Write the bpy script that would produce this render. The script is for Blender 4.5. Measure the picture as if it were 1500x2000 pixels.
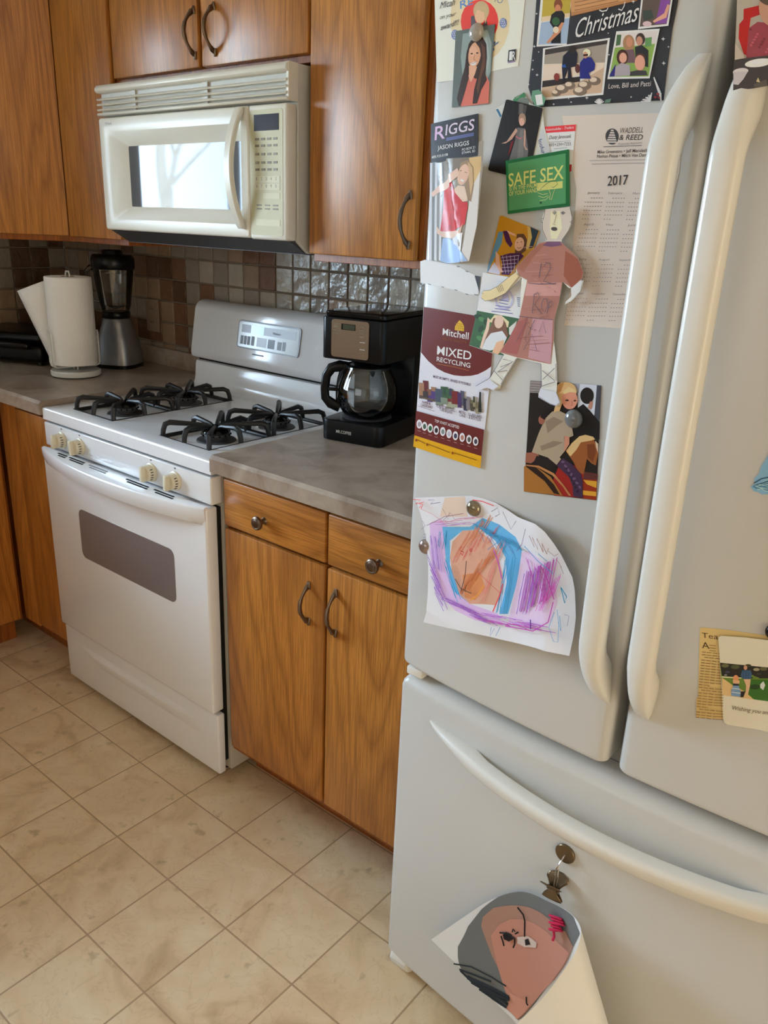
import bpy, bmesh, math, random
from mathutils import Vector, Matrix
PI = math.pi
rnd = random.Random(7)
for o in list(bpy.data.objects): bpy.data.objects.remove(o)
SC = bpy.context.scene
COL = SC.collection

# ------------------------------------------------------------------ camera
cd = bpy.data.cameras.new('camera'); cam = bpy.data.objects.new('camera', cd); COL.objects.link(cam)
YAW, PITCH, ROLL = 0.677119553, -0.344552023, 0.0415666622
fw = Vector((-math.sin(YAW)*math.cos(PITCH), math.cos(YAW)*math.cos(PITCH), math.sin(PITCH)))
r0 = Vector((math.cos(YAW), math.sin(YAW), 0)); u0 = r0.cross(fw)
rt = math.cos(ROLL)*r0 + math.sin(ROLL)*u0; up = -math.sin(ROLL)*r0 + math.cos(ROLL)*u0
M = Matrix((rt, up, -fw)).transposed().to_4x4(); M.translation = Vector((2.19252066, -1.78268706, 1.44386541))
cam.matrix_world = M
cd.sensor_fit = 'VERTICAL'; cd.sensor_height = 32.0; cd.lens = 1554.14508/2000*32.0
cd.clip_start = 0.02; cd.clip_end = 100
SC.camera = cam

# ------------------------------------------------------------------ world, daylight, exposure
SC.view_settings.view_transform = 'Standard'; SC.view_settings.look = 'None'
SC.view_settings.exposure = 0.45; SC.view_settings.gamma = 1.0; SC.view_settings.use_curve_mapping = False
W = bpy.data.worlds.new('world'); SC.world = W; W.use_nodes = True
bg = W.node_tree.nodes['Background']
SKY_STRENGTH = 27.0
bg.inputs['Color'].default_value = (0.60, 0.79, 1.0, 1); bg.inputs['Strength'].default_value = SKY_STRENGTH
def area(name, loc, rot, sx, sy, power, color, portal=False):
    l = bpy.data.lights.new(name, 'AREA'); l.shape = 'RECTANGLE'; l.size = sx; l.size_y = sy; l.energy = power; l.color = color
    if portal: l.cycles.is_portal = True
    o = bpy.data.objects.new(name, l); o.location = loc; o.rotation_euler = rot; COL.objects.link(o); return o
# kitchen window in the left wall (over the sink) and the wide patio door in the right wall
WIN = dict(y0=-2.30, y1=-1.09, z0=1.08, z1=2.02)
area('window_daylight_portal', (-0.98, (WIN['y0']+WIN['y1'])/2, (WIN['z0']+WIN['z1'])/2), (0, -PI/2, 0), WIN['z1']-WIN['z0'], WIN['y1']-WIN['y0'], 1, (1,1,1), True)
area('patio_door_daylight', (4.66, -2.3, 1.05), (0, PI/2, 0), 2.0, 1.7, 25, (1.0, 0.80, 0.52))
area('rear_fill_light', (1.2, -4.56, 1.45), (PI/2, 0, 0), 1.8, 1.2, 6, (0.95, 0.97, 1.0))  # added fill from behind the camera; no rear window is known

# ------------------------------------------------------------------ materials
def lin(c):
    return tuple(((v/255)/12.92 if v/255 <= 0.04045 else ((v/255+0.055)/1.055)**2.4) for v in c)
MATS = {}
def mat(name, rgb=None, rough=0.5, metal=0.0, spec=0.5, coat=0.0, bump=None, mottle=None, emit=0.0):
    if name in MATS: return MATS[name]
    m = bpy.data.materials.new(name); m.use_nodes = True; MATS[name] = m
    nt = m.node_tree; b = nt.nodes['Principled BSDF']
    c = lin(rgb) if rgb else (0.8,0.8,0.8)
    b.inputs['Base Color'].default_value = (*c, 1); b.inputs['Roughness'].default_value = rough
    b.inputs['Metallic'].default_value = metal; b.inputs['Specular IOR Level'].default_value = spec
    b.inputs['Coat Weight'].default_value = coat; b.inputs['Coat Roughness'].default_value = 0.05
    if emit: b.inputs['Emission Color'].default_value = (*c,1); b.inputs['Emission Strength'].default_value = emit
    if mottle or bump: tc = nt.nodes.new('ShaderNodeTexCoord')
    if mottle:            # (scale, amount)
        n = nt.nodes.new('ShaderNodeTexNoise'); n.inputs['Scale'].default_value = mottle[0]; n.inputs['Detail'].default_value = 5
        nt.links.new(tc.outputs['Object'], n.inputs['Vector'])
        mx = nt.nodes.new('ShaderNodeMix'); mx.data_type = 'RGBA'
        k = mottle[1]
        mx.inputs[6].default_value = (*[max(0,v*(1-k)) for v in c], 1); mx.inputs[7].default_value = (*[min(1,v*(1+k)) for v in c], 1)
        nt.links.new(n.outputs['Fac'], mx.inputs[0]); nt.links.new(mx.outputs[2], b.inputs['Base Color'])
    if bump:              # (scale, strength, distance)
        n2 = nt.nodes.new('ShaderNodeTexNoise'); n2.inputs['Scale'].default_value = bump[0]; n2.inputs['Detail'].default_value = 3
        nt.links.new(tc.outputs['Object'], n2.inputs['Vector'])
        bp = nt.nodes.new('ShaderNodeBump'); bp.inputs['Strength'].default_value = bump[1]; bp.inputs['Distance'].default_value = bump[2]
        nt.links.new(n2.outputs['Fac'], bp.inputs['Height']); nt.links.new(bp.outputs['Normal'], b.inputs['Normal'])
    return m
def N(nt, t, **kw):
    n = nt.nodes.new(t)
    for k, v in kw.items(): setattr(n, k, v)
    return n
def math_node(nt, op, a, b=None):
    n = nt.nodes.new('ShaderNodeMath'); n.operation = op
    for i, v in enumerate((a, b)):
        if v is None: continue
        if isinstance(v, (int, float)): n.inputs[i].default_value = v
        else: nt.links.new(v, n.inputs[i])
    return n.outputs[0]
def ramp(nt, fac, stops):
    n = nt.nodes.new('ShaderNodeValToRGB'); e = n.color_ramp.elements
    while len(e) < len(stops): e.new(0.5)
    for el, (p, c) in zip(e, stops): el.position = p; el.color = (*c, 1)
    nt.links.new(fac, n.inputs[0]); return n.outputs[0]
def wood(name, light, dark, horizontal=False, rough=0.34):
    m = bpy.data.materials.new(name); m.use_nodes = True; MATS[name] = m; nt = m.node_tree; b = nt.nodes['Principled BSDF']
    tc = N(nt, 'ShaderNodeTexCoord'); sp = N(nt, 'ShaderNodeSeparateXYZ'); nt.links.new(tc.outputs['Object'], sp.inputs[0])
    oi = N(nt, 'ShaderNodeObjectInfo')
    across = math_node(nt, 'ADD', sp.outputs[0], sp.outputs[1]); along = sp.outputs[2]
    if horizontal: across, along = along, across
    along = math_node(nt, 'ADD', along, math_node(nt, 'MULTIPLY', oi.outputs['Random'], 37.0))
    def noise(sa, sl, scale, detail=2.0):
        cv = N(nt, 'ShaderNodeCombineXYZ'); nt.links.new(math_node(nt, 'MULTIPLY', across, sa), cv.inputs[0])
        nt.links.new(math_node(nt, 'MULTIPLY', along, sl), cv.inputs[1])
        nt.links.new(math_node(nt, 'MULTIPLY', oi.outputs['Random'], 11.0), cv.inputs[2])
        n = N(nt, 'ShaderNodeTexNoise'); n.inputs['Scale'].default_value = scale; n.inputs['Detail'].default_value = detail
        nt.links.new(cv.outputs[0], n.inputs['Vector']); return n.outputs['Fac']
    rings = math_node(nt, 'FRACT', math_node(nt, 'ADD', math_node(nt, 'MULTIPLY', noise(5.5, 0.75, 1.0, 1.5), 14.0), math_node(nt,'MULTIPLY', noise(40, 3, 1.0, 2.0), 0.45)))
    pores = noise(330, 9, 1.0, 2.0); broad = noise(7, 0.8, 1.0, 2.0)
    lt, dk = lin(light), lin(dark); mid = tuple(0.62*a+0.38*c for a, c in zip(lt, dk))
    c1 = ramp(nt, rings, [(0.0, mid), (0.35, lt), (0.72, tuple(0.85*a+0.15*c for a, c in zip(lt, dk))), (0.93, tuple(0.45*a+0.55*c for a, c in zip(lt, dk))), (1.0, mid)])
    pf = ramp(nt, pores, [(0.44, (1,1,1)), (0.53, (0,0,0))])
    mx = N(nt, 'ShaderNodeMix', data_type='RGBA'); mx.inputs[7].default_value = (*dk, 1)
    nt.links.new(math_node(nt, 'MULTIPLY', pf, 0.42), mx.inputs[0]); nt.links.new(c1, mx.inputs[6])
    m2 = N(nt, 'ShaderNodeMix', data_type='RGBA', blend_type='MULTIPLY'); m2.inputs[0].default_value = 0.5
    nt.links.new(mx.outputs[2], m2.inputs[6]); nt.links.new(ramp(nt, broad, [(0.3, (0.84,0.80,0.77)), (0.7, (1.05,1.05,1.05))]), m2.inputs[7])
    nt.links.new(m2.outputs[2], b.inputs['Base Color']); b.inputs['Roughness'].default_value = rough
    bp = N(nt, 'ShaderNodeBump'); bp.inputs['Strength'].default_value = 0.12; bp.inputs['Distance'].default_value = 0.001
    nt.links.new(pores, bp.inputs['Height']); nt.links.new(bp.outputs[0], b.inputs['Normal'])
    return m
wood('oak', (198,130,56), (128,74,26)); wood('oak_across', (198,130,56), (128,74,26), True); wood('oak_frame', (168,96,36), (104,52,16))
mat('oak_inside', (70,32,14), 0.7)
mat('enamel', (236,236,238), 0.16, coat=0.4)
mat('range_side', (196,190,178), 0.4)
mat('bisque', (226,220,205), 0.32); mat('bisque_grey', (206,200,186), 0.38); mat('bisque_panel', (196,188,148), 0.4, spec=0.25); mat('bisque_key', (210,202,166), 0.4, spec=0.25)
mat('knob_bisque', (220,210,184), 0.4)
mat('black_plastic', (9,9,10), 0.30, spec=0.3); mat('black_iron', (26,26,28), 0.42, bump=(300,0.2,0.0005)); mat('black_gloss', (9,9,11), 0.10, spec=0.35)
mat('dark_grey', (62,62,64), 0.5); mat('void', (6,6,6), 0.9); mat('mid_grey', (120,118,118), 0.45)
mat('steel', (190,186,180), 0.28, 1.0); mat('bronze', (122,106,92), 0.34, 1.0); mat('chrome', (220,220,222), 0.12, 1.0)
mat('fridge_white', (208,207,203), 0.30, bump=(420,0.08,0.0006)); mat('fridge_smooth', (232,230,223), 0.24); mat('gasket', (150,150,148), 0.6)
mat('fridge_side', (60,60,62), 0.5)
mat('white_paper', (244,243,241), 0.75); mat('paper_towel', (238,232,224), 0.9, bump=(160,0.5,0.002)); mat('white_plastic', (228,226,218), 0.35)
mat('wall_paint', (212,208,200), 0.8); mat('ceiling_paint', (236,235,232), 0.9); mat('outlet', (150,128,106), 0.4)
def glass(name, tint, refl=0.08, rough=0.02):
    m = bpy.data.materials.new(name); m.use_nodes = True; MATS[name] = m; nt = m.node_tree; nt.nodes.remove(nt.nodes['Principled BSDF'])
    out = nt.nodes['Material Output']; t = N(nt,'ShaderNodeBsdfTransparent'); g = N(nt,'ShaderNodeBsdfGlossy'); mx = N(nt,'ShaderNodeMixShader'); f = N(nt,'ShaderNodeFresnel')
    t.inputs[0].default_value = (*tint,1); g.inputs['Roughness'].default_value = rough; f.inputs['IOR'].default_value = 1.45
    nt.links.new(math_node(nt,'MAXIMUM', f.outputs[0], refl), mx.inputs[0]); nt.links.new(t.outputs[0], mx.inputs[1]); nt.links.new(g.outputs[0], mx.inputs[2]); nt.links.new(mx.outputs[0], out.inputs[0])
    return m
glass('clear_glass', (0.90,0.92,0.92)); glass('window_glass', (0.97,0.98,0.98), 0.04)
mat('oven_glass', (126,116,114), 0.16); mat('micro_glass', (92,94,98), 0.03, spec=0.36)
def laminate(name, stops, scale=9.0, rough=0.3):
    m = bpy.data.materials.new(name); m.use_nodes = True; MATS[name] = m; nt = m.node_tree; b = nt.nodes['Principled BSDF']
    tc = N(nt,'ShaderNodeTexCoord'); n = N(nt,'ShaderNodeTexNoise'); n.inputs['Scale'].default_value = scale; n.inputs['Detail'].default_value = 8; n.inputs['Roughness'].default_value = 0.65; n.inputs['Distortion'].default_value = 0.8
    nt.links.new(tc.outputs['Object'], n.inputs['Vector']); nt.links.new(ramp(nt, n.outputs['Fac'], [(p, lin(c)) for p, c in stops]), b.inputs['Base Color'])
    b.inputs['Roughness'].default_value = rough; return m
laminate('laminate', [(0.28,(122,102,86)),(0.45,(152,134,118)),(0.58,(168,152,136)),(0.75,(184,164,144))])
def floor_mat():
    m = bpy.data.materials.new('vinyl_tile'); m.use_nodes = True; MATS['vinyl_tile'] = m; nt = m.node_tree; b = nt.nodes['Principled BSDF']
    tc = N(nt,'ShaderNodeTexCoord'); sp = N(nt,'ShaderNodeSeparateXYZ'); nt.links.new(tc.outputs['Object'], sp.inputs[0])
    S, OX, OY = 0.2049, 0.5163, -0.7453
    ux = math_node(nt,'DIVIDE', math_node(nt,'SUBTRACT', sp.outputs[0], OX), S); uy = math_node(nt,'DIVIDE', math_node(nt,'SUBTRACT', sp.outputs[1], OY), S)
    def edge(u):
        f = math_node(nt,'FRACT', u); return math_node(nt,'MINIMUM', f, math_node(nt,'SUBTRACT', 1.0, f))
    d = math_node(nt,'MINIMUM', edge(ux), edge(uy))
    cv = N(nt,'ShaderNodeCombineXYZ'); nt.links.new(math_node(nt,'FLOOR',ux), cv.inputs[0]); nt.links.new(math_node(nt,'FLOOR',uy), cv.inputs[1])
    wn = N(nt,'ShaderNodeTexWhiteNoise', noise_dimensions='2D'); nt.links.new(cv.outputs[0], wn.inputs['Vector'])
    off = N(nt,'ShaderNodeVectorMath', operation='MULTIPLY_ADD'); nt.links.new(wn.outputs['Color'], off.inputs[0]); off.inputs[1].default_value = (9,9,9); nt.links.new(tc.outputs['Object'], off.inputs[2])
    n = N(nt,'ShaderNodeTexNoise'); n.inputs['Scale'].default_value = 7; n.inputs['Detail'].default_value = 7; n.inputs['Distortion'].default_value = 1.2; nt.links.new(off.outputs[0], n.inputs['Vector'])
    base = ramp(nt, n.outputs['Fac'], [(0.25, lin((196,166,126))), (0.45, lin((226,198,158))), (0.6, lin((232,207,170))), (0.8, lin((240,217,182)))])
    v = N(nt,'ShaderNodeTexNoise'); v.inputs['Scale'].default_value = 13; v.inputs['Detail'].default_value = 5; v.inputs['Distortion'].default_value = 2.0; nt.links.new(off.outputs[0], v.inputs['Vector'])
    vein = math_node(nt,'ABSOLUTE', math_node(nt,'SUBTRACT', v.outputs['Fac'], 0.5))
    vf = ramp(nt, vein, [(0.0,(0.91,0.89,0.87)), (0.02,(1,1,1))])
    sp2 = N(nt,'ShaderNodeTexNoise'); sp2.inputs['Scale'].default_value = 26; sp2.inputs['Detail'].default_value = 4; nt.links.new(off.outputs[0], sp2.inputs['Vector'])
    sf = ramp(nt, sp2.outputs['Fac'], [(0.26,(0.72,0.68,0.62)), (0.36,(1,1,1))])
    m1 = N(nt,'ShaderNodeMix', data_type='RGBA', blend_type='MULTIPLY'); m1.inputs[0].default_value = 1; nt.links.new(base, m1.inputs[6]); nt.links.new(vf, m1.inputs[7])
    m2 = N(nt,'ShaderNodeMix', data_type='RGBA', blend_type='MULTIPLY'); m2.inputs[0].default_value = 1; nt.links.new(m1.outputs[2], m2.inputs[6]); nt.links.new(sf, m2.inputs[7])
    g = N(nt,'ShaderNodeMix', data_type='RGBA'); g.inputs[6].default_value = (*lin((176,146,112)),1); nt.links.new(m2.outputs[2], g.inputs[7])
    nt.links.new(ramp(nt, d, [(0.007,(0,0,0)), (0.011,(1,1,1))]), g.inputs[0]); nt.links.new(g.outputs[2], b.inputs['Base Color'])
    b.inputs['Roughness'].default_value = 0.36
    bp = N(nt,'ShaderNodeBump'); bp.inputs['Strength'].default_value = 0.3; bp.inputs['Distance'].default_value = 0.001
    nt.links.new(ramp(nt, d, [(0.006,(0,0,0)), (0.014,(1,1,1))]), bp.inputs['Height']); nt.links.new(bp.outputs[0], b.inputs['Normal'])
floor_mat()
def stone(name, c, k=0.16):
    return mat(name, c, 0.24, mottle=(30,k), bump=(24,0.9,0.007), spec=0.7)
STONES = [stone('stone_pale',(176,164,144)), stone('stone_grey',(150,138,122)), stone('stone_tan',(158,132,104)), stone('stone_rust',(128,92,68)), stone('stone_brown',(98,70,50)), stone('stone_cream',(188,178,158))]
mat('grout', (128,114,98), 0.9)

# ------------------------------------------------------------------ mesh helpers
class MB:
    def __init__(self): self.v = []; self.f = []; self.m = []; self.mats = []
    def mi(self, m):
        m = MATS[m] if isinstance(m, str) else m
        if m not in self.mats: self.mats.append(m)
        return self.mats.index(m)
    def add(self, verts, faces, m, T=None):
        b = len(self.v); k = self.mi(m)
        self.v += [tuple(T @ Vector(p)) if T else tuple(p) for p in verts]
        for f in faces: self.f.append(tuple(b+i for i in f)); self.m.append(k)
        return self
    def bm(self, bm_, m, T=None):
        bm_.verts.index_update(); self.add([v.co.copy() for v in bm_.verts], [[v.index for v in f.verts] for f in bm_.faces], m, T); bm_.free(); return self
    def box(self, lo, hi, m, bev=0.0, seg=2, T=None):
        b = bmesh.new(); bmesh.ops.create_cube(b, size=1)
        for v in b.verts: v.co = Vector([lo[i] + (v.co[i]+0.5)*(hi[i]-lo[i]) for i in range(3)])
        if bev: bmesh.ops.bevel(b, geom=list(b.edges), offset=bev, segments=seg, profile=0.5, affect='EDGES')
        return self.bm(b, m, T)
    def prism(self, poly, axis, a, c, m, bev=0.0, seg=2, T=None):
        """poly: 2D outline in the two other axes (x,y / x,z / y,z order), extruded from a to c along axis"""
        ax = 'xyz'.index(axis); oth = [i for i in range(3) if i != ax]
        def P(p, h):
            q = [0,0,0]; q[oth[0]], q[oth[1]] = p[0], p[1]; q[ax] = h; return q
        b = bmesh.new(); n = len(poly)
        v1 = [b.verts.new(P(p, a)) for p in poly]; v2 = [b.verts.new(P(p, c)) for p in poly]
        b.faces.new(v1); b.faces.new(v2[::-1])
        for i in range(n): b.faces.new((v1[i], v2[i], v2[(i+1)%n], v1[(i+1)%n]))
        bmesh.ops.recalc_face_normals(b, faces=b.faces)
        if bev: bmesh.ops.bevel(b, geom=list(b.edges), offset=bev, segments=seg, profile=0.5, affect='EDGES')
        return self.bm(b, m, T)
    def lathe(self, prof, c, m, seg=32, axis='z', T=None):
        vs, fs = [], []; n = len(prof)
        for s in range(seg):
            a = 2*PI*s/seg
            for r, h in prof:
                x, y = r*math.cos(a), r*math.sin(a)
                p = (x, y, h) if axis == 'z' else ((x, -h, y) if axis == 'y' else (h, x, y))
                vs.append((p[0]+c[0], p[1]+c[1], p[2]+c[2]))
        for s in range(seg):
            t = (s+1) % seg
            for i in range(n-1): fs.append((s*n+i, t*n+i, t*n+i+1, s*n+i+1))
        b = bmesh.new(); bv = [b.verts.new(p) for p in vs]
        for f in fs:
            try: b.faces.new([bv[i] for i in f])
            except ValueError: pass
        bmesh.ops.remove_doubles(b, verts=b.verts, dist=1e-6); bmesh.ops.recalc_face_normals(b, faces=b.faces)
        return self.bm(b, m, T)
    def tube(self, pts, rad, m, seg=10, closed=False, flat=None, T=None):
        pts = [Vector(p) for p in pts]; n = len(pts); R_ = rad if isinstance(rad, (list, tuple)) else [rad]*n
        vs, fs = [], []; ref = None
        for i, p in enumerate(pts):
            t = ((pts[(i+1)%n]-pts[i-1]) if closed else (pts[min(i+1,n-1)]-pts[max(i-1,0)])).normalized()
            if ref is None: ref = Vector((0,0,1)) if abs(t.z) < 0.9 else Vector((1,0,0))
            a = (ref - t*ref.dot(t)).normalized(); c = t.cross(a); ref = a
            for s in range(seg):
                q = 2*PI*s/seg; k = R_[i]
                vs.append(p + a*math.cos(q)*k*(flat[0] if flat else 1) + c*math.sin(q)*k*(flat[1] if flat else 1))
        for i in range(n if closed else n-1):
            j = (i+1) % n
            for s in range(seg): fs.append((i*seg+s, i*seg+(s+1)%seg, j*seg+(s+1)%seg, j*seg+s))
        if not closed: fs.append(tuple(range(seg))[::-1]); fs.append(tuple((n-1)*seg+s for s in range(seg)))
        return self.add(vs, fs, m, T)
    def grid(self, rows, m, closed_v=False, T=None):
        n = len(rows[0]); vs = [p for r in rows for p in r]; fs = []
        for i in range(len(rows)-1):
            for j in range(n if closed_v else n-1): fs.append((i*n+j, i*n+(j+1)%n, (i+1)*n+(j+1)%n, (i+1)*n+j))
        return self.add(vs, fs, m, T)
    def build(self, name, parent=None, origin=None, smooth=40):
        me = bpy.data.meshes.new(name)
        o = bpy.data.objects.new(name, me); COL.objects.link(o)
        org = Vector(origin) if origin is not None else (Vector(parent['_o']) if parent is not None else Vector((0,0,0)))
        rootpos = Vector(parent['_o']) if parent is not None else Vector((0,0,0))
        me.from_pydata([tuple(Vector(p)-org) for p in self.v], [], self.f)
        for m in self.mats: me.materials.append(m)
        me.polygons.foreach_set('material_index', self.m)
        if smooth:
            me.shade_smooth(); me.set_sharp_from_angle(angle=math.radians(smooth))
        me.update()
        o['_o'] = tuple(org)
        if parent is not None: o.parent = parent
        o.location = org - rootpos
        return o
def thing(name, loc, label, cat, group=None):
    o = bpy.data.objects.new(name, None); COL.objects.link(o); o.location = loc; o.empty_display_size = 0.05
    o['_o'] = tuple(loc); o['label'] = label; o['category'] = cat
    if group: o['group'] = group
    return o
def tag(o, label, cat, group=None):
    o['label'] = label; o['category'] = cat
    if group: o['group'] = group
    return o
def struct(o): o['kind'] = 'structure'; return o
def arc(c, r, a0, a1, n): return [(c[0]+r*math.cos(a0+(a1-a0)*i/n), c[1]+r*math.sin(a0+(a1-a0)*i/n)) for i in range(n+1)]
def rrect(x0, y0, x1, y1, r, n=5):
    return arc((x1-r,y1-r),r,0,PI/2,n)+arc((x0+r,y1-r),r,PI/2,PI,n)+arc((x0+r,y0+r),r,PI,1.5*PI,n)+arc((x1-r,y0+r),r,1.5*PI,2*PI,n)

_tx = {}
def text_polys(s, bold=0):
    """triangles of a line of text set in the built-in font, cap height 1"""
    if (s,bold) in _tx: return _tx[(s,bold)]
    cu = bpy.data.curves.new('t','FONT'); cu.body = s; cu.resolution_u = 3; cu.offset = 0.009*bold; o = bpy.data.objects.new('t',cu); COL.objects.link(o)
    dg = bpy.context.evaluated_depsgraph_get(); me = o.evaluated_get(dg).to_mesh()
    vs = [(v.co.x, v.co.y) for v in me.vertices]; fs = [tuple(p.vertices) for p in me.polygons]
    o.evaluated_get(dg).to_mesh_clear(); COL.objects.unlink(o); bpy.data.objects.remove(o); bpy.data.curves.remove(cu)
    x0 = min(v[0] for v in vs); x1 = max(v[0] for v in vs)
    _tx[(s,bold)] = ([((x-x0)/(x1-x0), y/0.69) for x, y in vs], fs); return _tx[(s,bold)]
def put_text(m, s, p0, right, up_, width, h, mt, bold=0):
    """a line of lettering as thin geometry: starts at p0, runs along right, cap height h"""
    vs, fs = text_polys(s, bold); p0, right, up_ = Vector(p0), Vector(right).normalized(), Vector(up_).normalized()
    return m.add([tuple(p0+right*(u*width)+up_*(v*h)) for u, v in vs], fs, mt)
# ------------------------------------------------------------------ room shell
XL, XR, YF, ZC = -0.944, 4.7, -4.6, 2.44
struct(MB().box((XL-0.1,YF-0.1,-0.05),(XR+0.1,0.1,0),'vinyl_tile').build('floor'))
struct(MB().box((XL-0.1,YF-0.1,ZC),(XR+0.1,0.1,ZC+0.05),'ceiling_paint').build('ceiling'))
struct(MB().box((XL-0.1,0,0),(XR+0.1,0.1,ZC),'wall_paint').build('wall_back'))
wl = MB()
for lo, hi in (((XL-0.1,YF,0),(XL,WIN['y0'],ZC)), ((XL-0.1,WIN['y1'],0),(XL,0,ZC)), ((XL-0.1,WIN['y0'],0),(XL,WIN['y1'],WIN['z0'])), ((XL-0.1,WIN['y0'],WIN['z1']),(XL,WIN['y1'],ZC))): wl.box(lo,hi,'wall_paint')
struct(wl.build('wall_left'))
struct(MB().box((XR,YF,0),(XR+0.1,0,ZC),'wall_paint').build('wall_right'))
struct(MB().box((XL,YF-0.1,0),(XR,YF,ZC),'wall_paint').build('wall_front'))
w1 = MB(); y0,y1,z0,z1 = WIN['y0'],WIN['y1'],WIN['z0'],WIN['z1']
for lo, hi in (((XL-0.09,y0,z0),(XL+0.012,y0+0.05,z1)), ((XL-0.09,y1-0.05,z0),(XL+0.012,y1,z1)), ((XL-0.09,y0+0.05,z0),(XL+0.012,y1-0.05,z0+0.05)), ((XL-0.09,y0+0.05,z1-0.05),(XL+0.012,y1-0.05,z1)), ((XL-0.07,(y0+y1)/2-0.02,z0+0.05),(XL-0.02,(y0+y1)/2+0.02,z1-0.05))):
    w1.box(lo,hi,'white_plastic')
w1.box((XL-0.052,y0+0.05,z0+0.05),(XL-0.048,y1-0.05,z1-0.05),'window_glass')
struct(w1.build('window_1'))

# frames added round the patio lamp and the made-up rear fill lamp
def frame(name, lo_a, hi_a, lo_z, hi_z, put):
    m = MB(); w_ = 0.07
    for a0_, a1_, b0_, b1_ in ((lo_a-w_,lo_a,lo_z,hi_z+w_),(hi_a,hi_a+w_,lo_z,hi_z+w_),(lo_a,hi_a,hi_z,hi_z+w_),(lo_a,hi_a,lo_z-w_ if lo_z > 0.2 else 0.001,lo_z if lo_z > 0.2 else 0.05)): put(m,a0_,a1_,b0_,b1_)
    return struct(m.build(name))
frame('door_1', -3.15, -1.45, 0.05, 2.05, lambda m,a,b_,c,d: m.box((XR-0.06,a,c),(XR-0.001,b_,d),'white_plastic',0.003,1))
frame('rear_fill_frame', 0.3, 2.1, 0.85, 2.05, lambda m,a,b_,c,d: m.box((a,YF+0.001,c),(b_,YF+0.06,d),'white_plastic',0.003,1))

# stone tile backsplash: every tile of the two walls, in one mesh per wall
def tiles(name, along0, along1, z0, z1, place, pick, ref, zref, pitch=0.0757):
    t = MB(); k0 = math.floor((along0-ref)/pitch); k1 = math.ceil((along1-ref)/pitch); j0 = math.floor((z0-zref)/pitch); j1 = math.ceil((z1-zref)/pitch)
    place(t, along0, along1, z0, z1, 0.004, 'grout', 0)
    for k in range(k0, k1):
        for j in range(j0, j1):
            a, b_ = max(along0, ref+k*pitch+0.0025), min(along1, ref+(k+1)*pitch-0.0025); c, d = max(z0, zref+j*pitch+0.0025), min(z1, zref+(j+1)*pitch-0.0025)
            if b_-a < 0.004 or d-c < 0.004: continue
            place(t, a, b_, c, d, 0.008, STONES[pick(k, j)], 0.0018)
    return struct(t.build(name))
PAT = {}
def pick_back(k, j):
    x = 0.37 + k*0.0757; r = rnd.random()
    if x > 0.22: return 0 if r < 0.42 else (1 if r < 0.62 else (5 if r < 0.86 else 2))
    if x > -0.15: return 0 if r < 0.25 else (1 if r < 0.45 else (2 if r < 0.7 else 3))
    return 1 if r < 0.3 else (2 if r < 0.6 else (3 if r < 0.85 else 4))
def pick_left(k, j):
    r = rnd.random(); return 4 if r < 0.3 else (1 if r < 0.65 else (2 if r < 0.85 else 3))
def place_back(t, a, b_, c, d, th, m, bev): t.box((a,-th,c),(b_,-0.0005,d), m, bev, 1)
def place_left(t, a, b_, c, d, th, m, bev): t.box((XL+0.0005,a,c),(XL+th,b_,d), m, bev, 1)
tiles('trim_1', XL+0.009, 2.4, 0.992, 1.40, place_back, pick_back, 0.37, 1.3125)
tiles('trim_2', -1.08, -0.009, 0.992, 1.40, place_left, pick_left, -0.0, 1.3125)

# ------------------------------------------------------------------ the garden seen through the window (and mirrored in the microwave door)
struct(MB().box((-40,-40,-0.9),(XL-0.6,30,-0.8),'garden' if 'garden' in MATS else mat('garden',(220,214,196),0.9,mottle=(0.6,0.3))).build('ground'))
TR_ = thing('tree', (-8.6,-6.9,-0.8), 'bare garden tree outside the kitchen window', 'tree')
mat('bark',(222,204,184),0.9,mottle=(8,0.3)); mt_ = MB()
def limb(m, p, d, L, r, depth):
    pts = [p]; q = Vector(p); dv = Vector(d).normalized()
    for i in range(4):
        dv = (dv+Vector((rnd.uniform(-.18,.18),rnd.uniform(-.18,.18),rnd.uniform(-.05,.16)))).normalized(); q = q+dv*L/4; pts.append(q.copy())
    m.tube(pts,[r*(1-0.12*i) for i in range(5)],'bark',6)
    if depth:
        for k in range(3):
            w_ = pts[2+k] if k < 3 else q
            nd = (dv+Vector((rnd.uniform(-1,1),rnd.uniform(-1,1),rnd.uniform(-0.2,0.7)))).normalized(); limb(m,tuple(w_),tuple(nd),L*0.68,r*0.52,depth-1)
limb(mt_,(-8.6,-6.9,-0.8),(0,0,1),3.9,0.13,5); mt_.build('trunk', TR_)
# ------------------------------------------------------------------ cabinets
def pull(parent_door, name, x, y, z0, z1, out=0.030, vertical=True, T=None):
    """arched bronze pull with flared flat ends on a face that looks to -y at depth y"""
    m = MB(); n = 18; pts = []; rad = []
    for i in range(n+1):
        s = i/n; q = math.sin(PI*s)
        h = y - 0.004 - out*min(1, (q**0.8))
        pts.append((x, h, z0+(z1-z0)*s)); e = abs(s-0.5)*2
        rad.append(0.0036 + 0.0022*max(0, 1-abs(e-0.9)/0.16) + (0.0012 if e < 0.4 else 0))
    m.tube(pts, rad, 'bronze', 10, flat=(1.25, 0.8), T=T)
    for z, dz in ((z0,-0.010),(z1,0.010)):
        m.tube([(x,y-0.0015,z-dz*0.8),(x,y-0.004,z),(x,y-0.0025,z+dz)], [0.0045,0.0062,0.003], 'bronze', 10, flat=(1.0,0.7), T=T)
    return m.build(name, None) if parent_door is None else sub(m, name, parent_door)
def sub(m, name, part):
    """a sub-part: child of a part (both share the origin of their thing)"""
    o = m.build(name, None, origin=part['_o']); o.location = (0,0,0); o.parent = part; return o
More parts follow.
